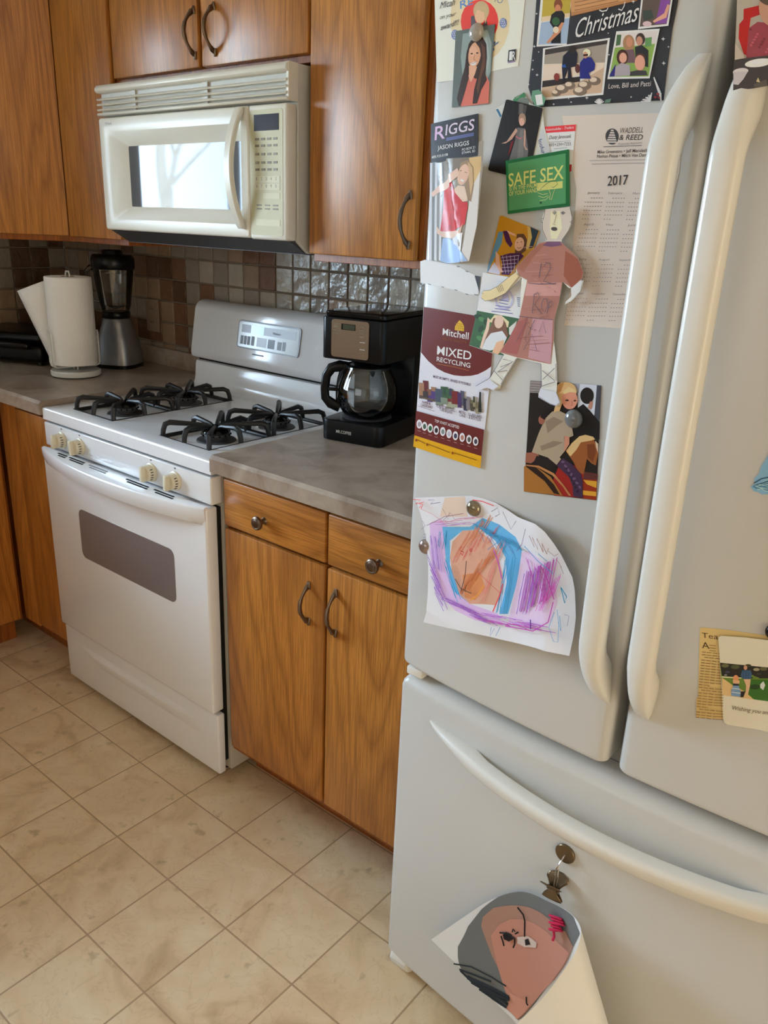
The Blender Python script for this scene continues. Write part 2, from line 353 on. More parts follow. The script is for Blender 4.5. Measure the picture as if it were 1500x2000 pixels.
def knob(door, x, y, z):
    m = MB().lathe([(0,0),(0.009,0),(0.007,0.003),(0.0055,0.010),(0.008,0.016),(0.0155,0.019),(0.0165,0.022),(0.0155,0.026),(0.0125,0.0275),(0.0105,0.0268),(0.0085,0.0278),(0,0.0285)], (x,y,z), 'bronze', 28, 'y')
    return sub(m, 'knob', door)
def slab(name, root, x0, x1, y, z0, z1, m='oak', th=0.019):
    return MB().box((x0,y,z0),(x1,y+th,z1), m, 0.004, 2).build(name, root)
ZU = 2.13
# over-the-range cabinet
t = thing('wall_cabinet', (0.385,-0.16,1.785), 'short oak wall cabinet directly above the white microwave, two doors', 'cabinet')
MB().box((0.001,-0.329,1.785),(0.772,-0.001,ZU),'oak_frame',0.001,1).build('carcass', t)
d = slab('door', t, 0.010, 0.3855, -0.350, 1.800, 2.115); pull(d, 'handle', 0.375, -0.350, 1.828, 1.925)
d = slab('door', t, 0.398, 0.768, -0.350, 1.800, 2.115); pull(d, 'handle', 0.452, -0.350, 1.828, 1.925)
# right tall wall cabinet
t = thing('wall_cabinet', (0.94,-0.16,1.358), 'tall single door oak wall cabinet between microwave and refrigerator', 'cabinet')
MB().box((0.7735,-0.329,1.358),(1.105,-0.001,ZU),'oak_frame',0.001,1).build('carcass', t)
d = slab('door', t, 0.776, 1.092, -0.350, 1.375, 2.115); pull(d, 'handle', 1.078, -0.350, 1.408, 1.508)
# left narrow wall cabinet
t = thing('wall_cabinet', (-0.15,-0.16,1.358), 'narrow oak wall cabinet left of the microwave', 'cabinet')
MB().box((-0.303,-0.329,1.358),(0.0,-0.001,ZU),'oak_frame',0.001,1).build('carcass', t)
slab('door', t, -0.293, -0.006, -0.350, 1.375, 2.115)
# diagonal corner wall cabinet
t = thing('corner_cabinet', (-0.7,-0.25,1.358), 'diagonal oak corner wall cabinet at the far left', 'cabinet')
MB().prism([(XL+0.001,-0.001),(-0.305,-0.001),(-0.305,-0.318),(-0.612,-0.625),(XL+0.001,-0.625)],'z',1.358,ZU,'oak_frame',0.001,1).build('carcass', t)
a = Vector((-0.318,-0.331,0)); bdir = Vector((-0.7071,-0.7071,0)); nn = Vector((0.7071,-0.7071,0))
q = [a+nn*0.001, a+bdir*0.413+nn*0.001, a+bdir*0.413+nn*0.02, a+nn*0.02]
MB().prism([(p.x,p.y) for p in q],'z',1.375,2.115,'oak',0.004,2).build('door', t)

# right base cabinet
t = thing('base_cabinet', (1.10,-0.3,0), 'oak base cabinet with two drawers and two doors between range and refrigerator', 'cabinet')
m = MB(); m.box((0.7665,-0.614,0.10),(1.444,-0.001,0.8895),'oak_frame',0.001,1); m.box((0.7665,-0.535,0.0),(1.444,-0.02,0.10),'oak_frame'); m.build('carcass', t)
d = slab('drawer', t, 0.780, 1.111, -0.634, 0.756, 0.872, 'oak_across'); knob(d, 0.921, -0.634, 0.803)
d = slab('drawer', t, 1.119, 1.440, -0.634, 0.756, 0.872, 'oak_across'); knob(d, 1.262, -0.634, 0.803)
d = slab('door', t, 0.780, 1.111, -0.634, 0.127, 0.748); pull(d, 'handle', 1.066, -0.634, 0.602, 0.690, 0.026)
d = slab('door', t, 1.119, 1.440, -0.634, 0.127, 0.748); pull(d, 'handle', 1.147, -0.634, 0.602, 0.698, 0.026)
# left base cabinets: corner unit beside the range, then the run under the window
t = thing('base_cabinet', (-0.15,-0.3,0), 'oak base cabinet in the corner left of the range', 'cabinet')
m = MB(); m.box((XL+0.001,-0.614,0.10),(-0.006,-0.001,0.8895),'oak_frame',0.001,1); m.box((XL+0.001,-0.545,0.0),(-0.006,-0.02,0.10),'oak_frame'); m.build('carcass', t)
slab('door', t, -0.212, -0.010, -0.634, 0.127, 0.872)
slab('filler_panel', t, -0.317, -0.217, -0.630, 0.112, 0.885, 'oak', 0.015)
t = thing('base_cabinet', (-0.63,-1.5,0), 'oak base cabinet run on the left wall under the counter', 'cabinet')
m = MB(); m.box((XL+0.001,-2.6,0.10),(-0.338,-0.6305,0.8895),'oak_frame',0.001,1); m.box((XL+0.001,-2.6,0.0),(-0.405,-0.6305,0.10),'oak_frame'); m.build('carcass', t)
for k in range(4):
    MB().box((-0.337,-0.645-0.485*k-0.475,0.112),(-0.318,-0.645-0.485*k,0.885),'oak',0.004,2).build('door', t)

# ------------------------------------------------------------------ countertops
def counter_edge(m, p0, p1, outn, z0=0.889, z1=0.93):
    pass
t = MB()
poly = [(XL+0.001,-0.001),(-0.004,-0.001),(-0.004,-0.660),(-0.292,-0.660),(-0.292,-2.6),(XL+0.001,-2.6)]
b = bmesh.new(); lo = [b.verts.new((x,y,0.8897)) for x,y in poly]; hi = [b.verts.new((x,y,0.93)) for x,y in poly]
b.faces.new(lo); b.faces.new(hi[::-1])
for i in range(6): b.faces.new((lo[i],hi[i],hi[(i+1)%6],lo[(i+1)%6]))
bmesh.ops.recalc_face_normals(b, faces=b.faces)
ed = [e for e in b.edges if all(v.co.z > 0.92 for v in e.verts) and (all(abs(v.co.y+0.66) < 1e-4 for v in e.verts) or all(abs(v.co.x+0.292) < 1e-4 for v in e.verts))]
bmesh.ops.bevel(b, geom=ed, offset=0.008, segments=1, affect='EDGES')
t.bm(b, 'laminate')
t.box((XL+0.022,-0.020,0.9295),(-0.004,-0.001,0.992),'laminate',0.003,2); t.box((XL+0.001,-2.6,0.9295),(XL+0.020,-0.001,0.992),'laminate',0.003,2)
tag(t.build('countertop'), 'mottled brown laminate countertop in the corner left of the range', 'countertop')
t = MB()
t.prism([(-0.001,0.8897),(-0.660,0.8897),(-0.660,0.922),(-0.652,0.93),(-0.001,0.93)],'x',0.7645,1.4445,'laminate')
t.box((0.7645,-0.020,0.9295),(1.4445,-0.001,0.992),'laminate',0.003,2)
tag(t.build('countertop'), 'mottled brown laminate countertop between range and refrigerator', 'countertop')

# ------------------------------------------------------------------ gas range
R0 = thing('gas_range', (0.38,-0.33,0), 'white freestanding gas range with four black burner grates', 'stove')
m = MB(); m.box((0.0015,-0.618,0.030),(0.7595,-0.02,0.878),'range_side',0.003,2)
m.box((0.012,-0.631,0.06),(0.748,-0.617,0.79),'void'); m.build('body', R0)
for x in (0.06,0.70):
    for y in (-0.585,-0.09): MB().lathe([(0,0.0005),(0.018,0.0005),(0.018,0.012),(0.010,0.014),(0.010,0.034),(0,0.034)],(x,y,0),'black_plastic',16).build('foot', R0)
# cooktop with two sunken wells, rounded lip
ct = MB()
b = bmesh.new()
xs = [0.0,0.068,0.282,0.478,0.692,0.76]; ys = [-0.653,-0.604,-0.168,-0.105]; Z = 0.914
def pt(i,j): return (xs[i],ys[j],Z)
vg = [[b.verts.new(pt(i,j)) for j in range(4)] for i in range(6)]
wells = []
for i in range(5):
    for j in range(3):
        f = b.faces.new((vg[i][j],vg[i+1][j],vg[i+1][j+1],vg[i][j+1]))
        if i in (1,3) and j == 1: wells.append(f)
for f in wells:
    r = bmesh.ops.inset_region(b, faces=[f], thickness=0.006); r2 = bmesh.ops.inset_region(b, faces=[f], thickness=0.012)
    for v in f.verts: v.co.z -= 0.012
outer = [e for e in b.edges if len(e.link_faces) == 1]
ext = bmesh.ops.extrude_edge_only(b, edges=outer)
for v in ext['geom']:
    if isinstance(v, bmesh.types.BMVert): v.co.z = 0.879
be = [e for e in b.edges if len(e.link_faces) == 2 and all(abs(v.co.z-Z) < 1e-5 for v in e.verts) and any(abs(f.normal.z) < 0.5 for f in e.link_faces)]
bmesh.ops.recalc_face_normals(b, faces=b.faces)
be = [e for e in b.edges if len(e.link_faces) == 2 and all(abs(v.co.z-Z) < 1e-5 for v in e.verts) and min(abs(f.normal.z) for f in e.link_faces) < 0.1]
bmesh.ops.bevel(b, geom=be, offset=0.007, segments=3, profile=0.5, affect='EDGES')
ct.bm(b, 'enamel')
# riser that sweeps up from the cooktop to the console
prof = [(-0.135,0.9135)]+[(-0.135+0.030*math.sin(a),0.9135+0.030*(1-math.cos(a))) for a in (0.3,0.6,0.9,1.2,1.5)]+[(-0.100,0.988),(-0.097,0.996),(-0.085,1.000),(-0.022,1.000),(-0.022,0.879),(-0.135,0.879)]
ct.prism(prof,'x',0.0005,0.7595,'enamel')
ct.build('cooktop', R0)
# backguard console
co = MB()
cp = [(-0.022,1.004),(-0.092,1.004)]+[(-0.112,1.010),(-0.1165,1.017),(-0.118,1.026),(-0.116,1.040)]+[(-0.094,1.165),(-0.090,1.176),(-0.080,1.186),(-0.066,1.192),(-0.050,1.194),(-0.030,1.192),(-0.022,1.186)]
co.prism(cp,'x',-0.004,0.764,'enamel',0.006,3)
co.box((0.004,-0.088,0.99),(0.756,-0.03,1.008),'void')
con = co.build('backguard', R0)
# the console face plane: z up along it
cz0, cy0, cz1, cy1 = 1.040,-0.116,1.165,-0.094
def cface(x, z, off=0.001): s = (z-cz0)/(cz1-cz0); return (x, cy0+s*(cy1-cy0)-off, z)
def cquad(m, x0, z0, x1, z1, mt, off): m.add([cface(x0,z0,off),cface(x1,z0,off),cface(x1,z1,off),cface(x0,z1,off)],[(0,1,2,3)],mt)
mat('panel_frame',(164,170,180),0.3); mat('panel_white',(232,240,244),0.12); mat('panel_grey',(168,170,178),0.2); mat('panel_key',(120,124,132),0.3); mat('panel_blue',(130,196,224),0.08); mat('print_grey',(120,120,128),0.4)
pm = MB()
out = rrect(0.226,1.068,0.502,1.152,0.010)
pm.add([cface(x,z,0.0035) for x,z in out]+[cface(x,z,-0.001) for x,z in out],[tuple(range(len(out)))]+[(i,(i+1)%len(out),len(out)+(i+1)%len(out),len(out)+i) for i in range(len(out))],'panel_frame')
inn = rrect(0.231,1.072,0.497,1.148,0.008); pm.add([cface(x,z,0.004) for x,z in inn],[tuple(range(len(inn)))],'panel_white')
for x0,z0,x1,z1,mt in ((0.245,1.116,0.287,1.140,'panel_grey'),(0.287,1.116,0.345,1.140,'panel_blue'),(0.345,1.116,0.484,1.140,'panel_grey'),(0.243,1.080,0.256,1.106,'panel_key'),(0.259,1.080,0.272,1.106,'panel_key'),(0.275,1.080,0.288,1.106,'panel_key'),(0.293,1.080,0.307,1.108,'panel_key'),(0.318,1.080,0.362,1.107,'panel_grey'),(0.368,1.080,0.398,1.107,'panel_key'),(0.410,1.080,0.428,1.104,'panel_key'),(0.432,1.080,0.446,1.106,'panel_key')):
    cquad(pm,x0,z0,x1,z1,mt,0.0045)
pnl = sub(pm,'control_display',con)
m = MB(); put_text(m,'Whirlpool',cface(0.384,1.123,0.0048),(1,0,0),(0,0.022,0.125),0.034,0.007,'dark_grey'); q_ = m.build('lettering', None, origin=con['_o']); q_.location = (0,0,0); q_.parent = con
m = MB(); cquad(m,0.300,1.052,0.352,1.056,'print_grey',0.0008); sub(m,'lettering',con)
# control panel and knobs
m = MB(); m.box((0.002,-0.653,0.802),(0.758,-0.60,0.872),'enamel',0.004,3); cp_ = m.build('control_panel', R0)
for i,(x,ang) in enumerate(((0.097,0.1),(0.191,-0.1),(0.523,0.0),(0.622,0.08))):
    k = MB(); y = -0.653
    k.lathe([(0,0.0),(0.0245,0.0),(0.0245,0.004),(0.0215,0.006),(0.0205,0.019),(0.018,0.022),(0,0.0225)],(x,y,0.834),'knob_bisque',32,'y')
    T = Matrix.Translation((x,y,0.834)) @ Matrix.Rotation(ang,4,'Y')
    k.box((-0.0062,-0.034,-0.020),(0.0062,-0.018,0.020),'knob_bisque',0.003,2,T=T)
    kk = k.build('knob', R0)
    for q in range(5):
        s = MB(); a = -0.7+q*0.33; s.box((x+0.0209*math.cos(a)-0.0006,y-0.016,0.834+0.0209*math.sin(a)-0.001),(x+0.0209*math.cos(a)+0.0006,y-0.009,0.834+0.0209*math.sin(a)+0.001),'black_plastic'); sub(s,'index_mark',kk)
    s = MB(); s.box((x-0.003,y-0.0006,0.834+0.030),(x+0.003,y+0.001,0.834+0.034),'print_grey'); sub(s,'marking',kk)
# oven door
od = MB(); od.box((0.006,-0.668,0.226),(0.754,-0.632,0.796),'enamel',0.006,3); door = od.build('oven_door', R0)
w = rrect(0.176,0.502,0.620,0.652,0.020); g = MB(); g.prism([(x,z) for x,z in w],'y',-0.6688,-0.667,'oven_glass'); sub(g,'oven_window',door)
h = MB(); n = 28; outp = []; innp = []
for i in range(n+1):
    s = i/n; x = 0.008+0.744*s; q = math.sin(PI*s)**0.75
    outp.append((x,-0.672-0.050*q)); innp.append((x,-0.664))
rows = []
for (x,y) in outp:
    d_ = -y-0.664
    rows.append([(x,-0.660,0.800),(x,y+0.006,0.801),(x,y+0.002,0.799),(x,y,0.795),(x,y+0.002,0.772),(x,y+0.008,0.756),(x,min(-0.664,y+0.024),0.750),(x,-0.660,0.750)])
h.grid(rows,'enamel'); h.add(rows[0],[tuple(range(8))[::-1]],'enamel'); h.add(rows[-1],[tuple(range(8))],'enamel')
hd = sub(h,'oven_handle',door)
for x0,x1 in ((0.105,0.150),(0.165,0.240),(0.265,0.350),(0.440,0.535),(0.560,0.640)):
    for dy in (0,0.011):
        v = MB(); v.box((x0+0.02*(dy>0),-0.676-dy,0.8005),(x1+0.01*(dy>0),-0.671-dy,0.8018),'void' if x0 not in (0.265,) else 'mid_grey'); sub(v,'door_vent',door)
# storage drawer with embossed ridge
sd = MB(); sd.box((0.004,-0.656,0.031),(0.756,-0.632,0.216),'enamel',0.005,3)
rows = []
for z, dy in ((0.176,0),(0.168,-0.0085),(0.160,-0.010),(0.128,0)):
    x0, x1 = (0.085,0.675) if dy == 0 and z > 0.15 else ((0.10,0.66) if dy else (0.125,0.700))
    rows.append([(x0+(x1-x0)*s/8,-0.6555+dy*(0 if s in (0,8) else 1),z) for s in range(9)])
sd.grid(rows,'enamel'); sd.build('storage_drawer', R0)
# burners and grates
def burner(cx, cy, r):
    m = MB(); m.lathe([(0,0.9022),(0.052,0.9022),(0.050,0.905),(0.030,0.906),(0.030,0.914),(0.036,0.916),(0.036,0.921),(0.034,0.924),(0,0.925)],(cx,cy,0),'dark_grey',28)
    m.lathe([(r,0.9225),(r+0.001,0.926),(r-0.002,0.931),(r-0.008,0.9335),(0,0.934)],(cx,cy,0),'black_gloss',28)
    for k in range(14):
        a = 2*PI*k/14; m.box((cx+0.0362*math.cos(a)-0.002,cy+0.0362*math.sin(a)-0.002,0.9165),(cx+0.0362*math.cos(a)+0.002,cy+0.0362*math.sin(a)+0.002,0.9215),'void')
    m.build('burner', R0)
def grate(x0, x1, y0, y1, cx, cy):
    """square frame lying in the well, eight bent fingers rising to the centre"""
    m = MB(); zf = 0.909; k = 0.0055
    fr = [(x0,y0),(x1,y0),(x1,y1),(x0,y1)]
    for i in range(4):
        p, q_ = fr[i], fr[(i+1)%4]; m.tube([(p[0],p[1],zf),(q_[0],q_[1],zf)], k, 'black_iron', 8)
    mids = [((x0+x1)/2,y0),((x0+x1)/2,y1),(x0,(y0+y1)/2),(x1,(y0+y1)/2),(x0+0.004,y0+0.004),(x1-0.004,y0+0.004),(x0+0.004,y1-0.004),(x1-0.004,y1-0.004)]
    for (fx,fy) in mids:
        dx, dy = cx-fx, cy-fy; L = math.hypot(dx,dy); ux, uy = dx/L, dy/L
        m.tube([(fx,fy,zf),(fx+ux*0.003,fy+uy*0.003,zf+0.020),(fx+ux*0.008,fy+uy*0.008,zf+0.034),(fx+ux*0.020,fy+uy*0.020,zf+0.039),(cx-ux*0.022,cy-uy*0.022,zf+0.033),(cx-ux*0.013,cy-uy*0.013,zf+0.028)],
               [0.0062,0.0066,0.0072,0.0072,0.0052,0.0045], 'black_iron', 8)
    m.build('burner_grate', R0)
for x0,x1 in ((0.077,0.273),(0.487,0.683)):
    for y0_,y1_ in ((-0.596,-0.390),(-0.382,-0.176)):
        cx, cy = (x0+x1)/2, (y0_+y1_)/2
        burner(cx, cy, 0.036 if y0_ < -0.5 else 0.032); grate(x0,x1,y0_,y1_,cx,cy)

# ------------------------------------------------------------------ over-the-range microwave
MW = thing('microwave', (0.38,-0.2,1.373), 'off-white over-the-range microwave above the stove', 'microwave')
m = MB(); m.prism([(-0.001,1.373),(-0.335,1.373),(-0.372,1.401),(-0.372,1.777),(-0.001,1.777)],'x',0.0035,0.7605,'bisque_grey',0.002,1); m.build('body', MW)
m = MB(); m.prism([(-0.335,1.3715),(-0.392,1.4025),(-0.370,1.4040),(-0.330,1.3755)],'x',0.012,0.752,'dark_grey'); m.box((0.012,-0.335,1.3705),(0.752,-0.02,1.373),'dark_grey'); m.build('underside', MW)
# vent grille
m = MB(); m.prism([(-0.371,1.700),(-0.388,1.700),(-0.388,1.777),(-0.371,1.777)],'x',0.004,0.760,'bisque_grey')
m.prism([(-0.372,1.757),(-0.404,1.757),(-0.410,1.762),(-0.409,1.770),(-0.402,1.777),(-0.372,1.777)],'x',0.004,0.760,'bisque',0.002,2)
for z in (1.743,1.730,1.717): m.prism([(-0.376,z+0.006),(-0.404,z+0.001),(-0.407,z-0.002),(-0.404,z-0.0045),(-0.376,z)],'x',0.006,0.757,'bisque')
m.prism([(-0.372,1.7005),(-0.404,1.7005),(-0.407,1.704),(-0.404,1.708),(-0.372,1.708)],'x',0.004,0.760,'bisque',0.001,1)
for x in (0.16,0.46): m.box((x-0.010,-0.393,1.702),(x+0.010,-0.378,1.76),'bisque_grey')
m.box((0.7525,-0.4015,1.6995),(0.7612,-0.3715,1.7775),'bisque',0.001,1)
m.build('vent_grille', MW)
# door: frame sloping in to the window
m = MB(); X0,X1,Zb,Zt = 0.008,0.629,1.404,1.695; gx0,gx1,gz0,gz1 = 0.117,0.580,1.470,1.621
def loop(x0,x1,z0,z1,y,r): return [(x,y,z) for x,z in rrect(x0,z0,x1,z1,r,6)]
L = [loop(X0,X1,Zb,Zt,-0.3725,0.006),loop(X0,X1,Zb,Zt,-0.402,0.006),loop(X0+0.003,X1-0.003,Zb+0.003,Zt-0.003,-0.406,0.006),loop(X0+0.022,X1-0.022,Zb+0.014,Zt-0.020,-0.409,0.012),loop(X0+0.050,X1-0.020,Zb+0.030,Zt-0.036,-0.4085,0.012),loop(gx0-0.004,gx1+0.004,gz0-0.004,gz1+0.004,-0.386,0.004),loop(gx0,gx1,gz0,gz1,-0.385,0.004)]
m.grid(L,'bisque',closed_v=True); md = m.build('door', MW, smooth=30)
m = MB(); m.prism(rrect(gx0-0.002,gz0-0.002,gx1+0.002,gz1+0.002,0.004),'y',-0.3862,-0.376,'micro_glass'); sub(m,'door_window',md)
h = MB(); n = 22; rows = []
for i in range(n+1):
    s = i/n; z = 1.424+(1.692-1.424)*s; o_ = 0.006+0.040*math.sin(PI*s)**0.8; th = min(0.012,o_)
    yo = -0.4085-o_; w_ = 0.0125
    rows.append([(0.606-w_,yo+th,z),(0.606-w_,yo+0.003,z),(0.606-w_+0.003,yo,z),(0.606+w_-0.003,yo,z),(0.606+w_,yo+0.003,z),(0.606+w_,yo+th,z)])
h.grid(rows,'bisque',closed_v=True); h.add(rows[0],[tuple(range(6))],'bisque'); h.add(rows[-1],[tuple(range(6))[::-1]],'bisque'); sub(h,'door_handle',md)
m = MB(); put_text(m,'Whirlpool',(0.046,-0.4094,1.6765),(1,0,0),(0,0,1),0.030,0.0065,'print_grey'); sub(m,'lettering',md)
# control panel side
m = MB(); m.box((0.631,-0.406,1.402),(0.7595,-0.3725,1.695),'bisque',0.006,3); cpn = m.build('control_panel', MW)
p = MB(); p.prism(rrect(0.637,1.412,0.747,1.684,0.006),'y',-0.4068,-0.405,'bisque_panel')
def bq(m_, x0,z0,x1,z1,mt,off=0.0): m_.box((x0,-0.4076-off,z0),(x1,-0.4066,z1),mt)
mat('micro_display',(46,36,34),0.25,spec=0.06); mat('key_ink',(128,116,92),0.5)
bq(p,0.652,1.640,0.735,1.674,'micro_display')
for z in (1.620,1.606,1.588,1.570,1.555): 
    for k in range(4): bq(p,0.655+k*0.0205,z,0.655+k*0.0205+0.013,z+0.005,'key_ink')
for z in (1.531,1.515):
    bq(p,0.652,z-0.002,0.738,z+0.012,'bisque_key')
bq(p,0.680,1.494,0.738,1.506,'bisque_key'); bq(p,0.655,1.434,0.738,1.448,'bisque_key')
for z in (1.470,1.478):
    for k in range(3): bq(p,0.658+k*0.028,z,0.675+k*0.028,z+0.003,'key_ink')
kp = sub(p,'keypad',cpn)
for z, row in ((1.534,'12345'),(1.518,'67890')):
    for k, ch in enumerate(row):
        m = MB(); put_text(m,ch,(0.657+k*0.0165,-0.4078,z),(1,0,0),(0,0,1),0.003 if ch == '1' else 0.005,0.007,'key_ink'); sub(m,'key_number',cpn)

# ------------------------------------------------------------------ outlet plate
t = thing('outlet_plate', (-0.356,-0.008,1.10), 'beige double outlet cover on the tile wall behind the blender', 'outlet')
MB().box((-0.394,-0.0150,1.045),(-0.318,-0.0082,1.162),'outlet',0.004,2).build('cover', t)
for z in (1.080,1.127):
    m = MB(); m.prism(rrect(-0.372,z-0.014,-0.340,z+0.014,0.008),'y',-0.0168,-0.0150,'outlet',0.0005,1)
    for dx in (-0.006,0.006): m.box((-0.356+dx-0.001,-0.0172,z-0.004),(-0.356+dx+0.001,-0.0166,z+0.005),'void')
    m.build('socket', t)
# ------------------------------------------------------------------ paper towel holder and roll
TX, TY, TZ = -0.303, -0.364, 0.9305
t = thing('paper_towel_holder', (TX,TY,TZ), 'white wire paper towel holder on a round base', 'paper towel holder')
m = MB(); m.lathe([(0,0.0035),(0.078,0.0035),(0.080,0.007),(0.080,0.018),(0.077,0.021),(0,0.021)],(TX,TY,TZ),'white_plastic',48); m.lathe([(0,0.0005),(0.076,0.0005),(0.076,0.0035),(0,0.0035)],(TX,TY,TZ),'black_plastic',48); m.build('base', t)
m = MB(); m.tube([(TX+dx,TY+dy,TZ+z) for dx,dy,z in ((0.012,0,0.019),(0.012,0,0.327),(0.008,0,0.336),(-0.008,0,0.336),(-0.012,0,0.327),(-0.012,0,0.019))],0.0025,'white_plastic',8); m.build('post', t)
for a in (math.radians(243),math.radians(268),math.radians(72)):
    ux, uy = math.cos(a), math.sin(a); px_, py_ = -uy, ux; w_ = 0.009; R = 0.078
    P = lambda r,s,z: (TX+ux*r+px_*s, TY+uy*r+py_*s, TZ+z)
    MB().tube([P(0.012,-w_,0.032),P(R-0.012,-w_,0.032),P(R-0.003,-w_,0.036),P(R,-w_,0.046),P(R,-w_,0.140),P(R,-w_*0.5,0.147),P(R,w_*0.5,0.147),P(R,w_,0.140),P(R,w_,0.046),P(R-0.003,w_,0.036),P(R-0.012,w_,0.032),P(0.012,w_,0.032)],0.0022,'white_plastic',8).build('wire_arm', t)
t = thing('paper_towel_roll', (TX,TY,TZ+0.035), 'white embossed paper towel roll with a loose sheet hanging left', 'paper towel')
m = MB(); m.lathe([(0.0205,0.040),(0.071,0.040),(0.073,0.042),(0.073,0.318),(0.071,0.320),(0.0215,0.320),(0.0205,0.318),(0.0205,0.040)],(TX,TY,TZ),'paper_towel',64); m.build('roll', t)
mat('cardboard',(168,132,96),0.9); MB().lathe([(0.0190,0.0405),(0.0203,0.0405),(0.0203,0.3206),(0.0190,0.3206),(0.0190,0.0405)],(TX,TY,TZ),'cardboard',32).build('cardboard_core', t)
# loose sheet leaving the roll on the side of the camera's left
a0 = math.radians(195); rows = []
for k in range(9):
    s = k/8; row = []
    for j in range(7):
        v_ = j/6; z = TZ+0.045+0.265*v_; L_ = 0.125*s*(0.25+0.75*v_)
        bx = TX+0.0735*math.cos(a0)+(-math.cos(YAW)*0.93)*L_; by = TY+0.0735*math.sin(a0)+(-math.sin(YAW)*0.93)*L_
        z -= 0.045*s*v_
        bx += 0.012*math.sin(PI*s); by -= 0.012*math.sin(PI*s); row.append((bx,by,z))
    rows.append(row)
sh = MB(); sh.grid(rows,'paper_towel'); o = sh.build('loose_sheet', t, smooth=180)
md_ = o.modifiers.new('thickness','SOLIDIFY'); md_.thickness = 0.0008

# ------------------------------------------------------------------ blender
BX, BY, BZ = -0.375, -0.150, 0.9305
t = thing('blender', (BX,BY,BZ), 'silver blender with clear jar and black lid in the corner', 'blender')
def sq(z, r, k=0.30, rot=0.5):
    return [(BX+math.cos(a+rot)*r*(1+k*0.25*math.cos(4*a)*-1), BY+math.sin(a+rot)*r*(1+k*0.25*math.cos(4*a)*-1), BZ+z) for a in [2*PI*i/32 for i in range(32)]]
m = MB(); L = [sq(0.012,0.078),sq(0.040,0.077),sq(0.085,0.070),sq(0.120,0.060),sq(0.150,0.052,0.1),sq(0.168,0.050,0),sq(0.171,0.047,0)]
m.grid(L,'silver' if 'silver' in MATS else mat('silver',(150,150,152),0.35,0.75),closed_v=True); m.add(L[-1],[tuple(range(32))],'silver'); bs = m.build('motor_base', t)
m = MB(); L = [sq(0.0005,0.079),sq(0.013,0.079)]; m.grid(L,'black_plastic',closed_v=True); m.add(L[0],[tuple(range(32))[::-1]],'black_plastic'); m.add(L[1],[tuple(range(32))],'black_plastic'); m.build('foot_ring', t)
m = MB(); m.lathe([(0,0.172),(0.046,0.172),(0.048,0.176),(0.048,0.190),(0.045,0.194),(0,0.194)],(BX,BY,BZ),'black_plastic',32); m.build('jar_collar', t)
m = MB(); m.lathe([(0.0455,0.195),(0.052,0.215),(0.064,0.300),(0.069,0.350),(0.0665,0.350),(0.0615,0.300),(0.0495,0.217),(0.0,0.199)],(BX,BY,BZ),'clear_glass',40); jar = m.build('jar', t)
hx, hy = -math.cos(YAW-0.2), -math.sin(YAW-0.2)
m = MB(); m.tube([(BX+hx*r,BY+hy*r,BZ+z) for r,z in ((0.060,0.335),(0.090,0.338),(0.103,0.325),(0.100,0.270),(0.085,0.225),(0.054,0.222))],[0.008,0.009,0.009,0.008,0.007,0.007],'clear_glass',10); sub(m,'jar_handle',jar)
m = MB(); m.lathe([(0.0705,0.338),(0.073,0.342),(0.073,0.372),(0.066,0.384),(0.036,0.386),(0.034,0.397),(0.030,0.400),(0,0.400)],(BX,BY,BZ),'black_plastic',40)
m.lathe([(0,0.336),(0.0705,0.336),(0.0705,0.345)],(BX,BY,BZ),'black_plastic',40); m.build('lid', t)

# ------------------------------------------------------------------ dark appliance in the left corner
AX, AY = -0.715, -0.330
t = thing('countertop_grill', (AX,AY,0.9305), 'low wide black countertop appliance left of the paper towels', 'appliance')
T = Matrix.Translation((AX,AY,0.9305)) @ Matrix.Rotation(0.45,4,'Z')
m = MB(); m.box((-0.165,-0.125,0.012),(0.165,0.125,0.070),'black_plastic',0.014,3,T=T); m.build('lower_body', t)
m = MB(); m.box((-0.160,-0.120,0.073),(0.160,0.120,0.112),'black_plastic',0.018,3,T=T); m.build('lid', t)
m = MB(); m.box((-0.13,-0.150,0.058),(0.13,-0.124,0.082),'black_gloss',0.008,3,T=T); m.build('handle', t)
for x in (-0.14,0.14):
    for y in (-0.10,0.10): MB().lathe([(0,0.0005),(0.012,0.0005),(0.012,0.013),(0,0.013)],tuple(T @ Vector((x,y,0))),'black_plastic',14).build('foot', t)
OX, OY = -0.800, -0.090
t = thing('can_opener', (OX,OY,0.9305), 'tall black appliance with a silver band behind the paper towels', 'can opener')
m = MB(); m.box((OX-0.055,OY-0.045,0.9305),(OX+0.055,OY+0.040,0.945),'black_plastic',0.004,2); m.build('base', t)
m = MB(); m.box((OX-0.018,OY-0.010,0.944),(OX+0.018,OY+0.035,1.075),'black_plastic',0.006,2); m.build('column', t)
m = MB(); m.box((OX-0.055,OY-0.048,1.075),(OX+0.055,OY+0.042,1.088),'steel',0.003,2); m.build('silver_band', t)
m = MB(); m.box((OX-0.053,OY-0.046,1.088),(OX+0.053,OY+0.040,1.175),'black_plastic',0.016,4); m.build('head', t)

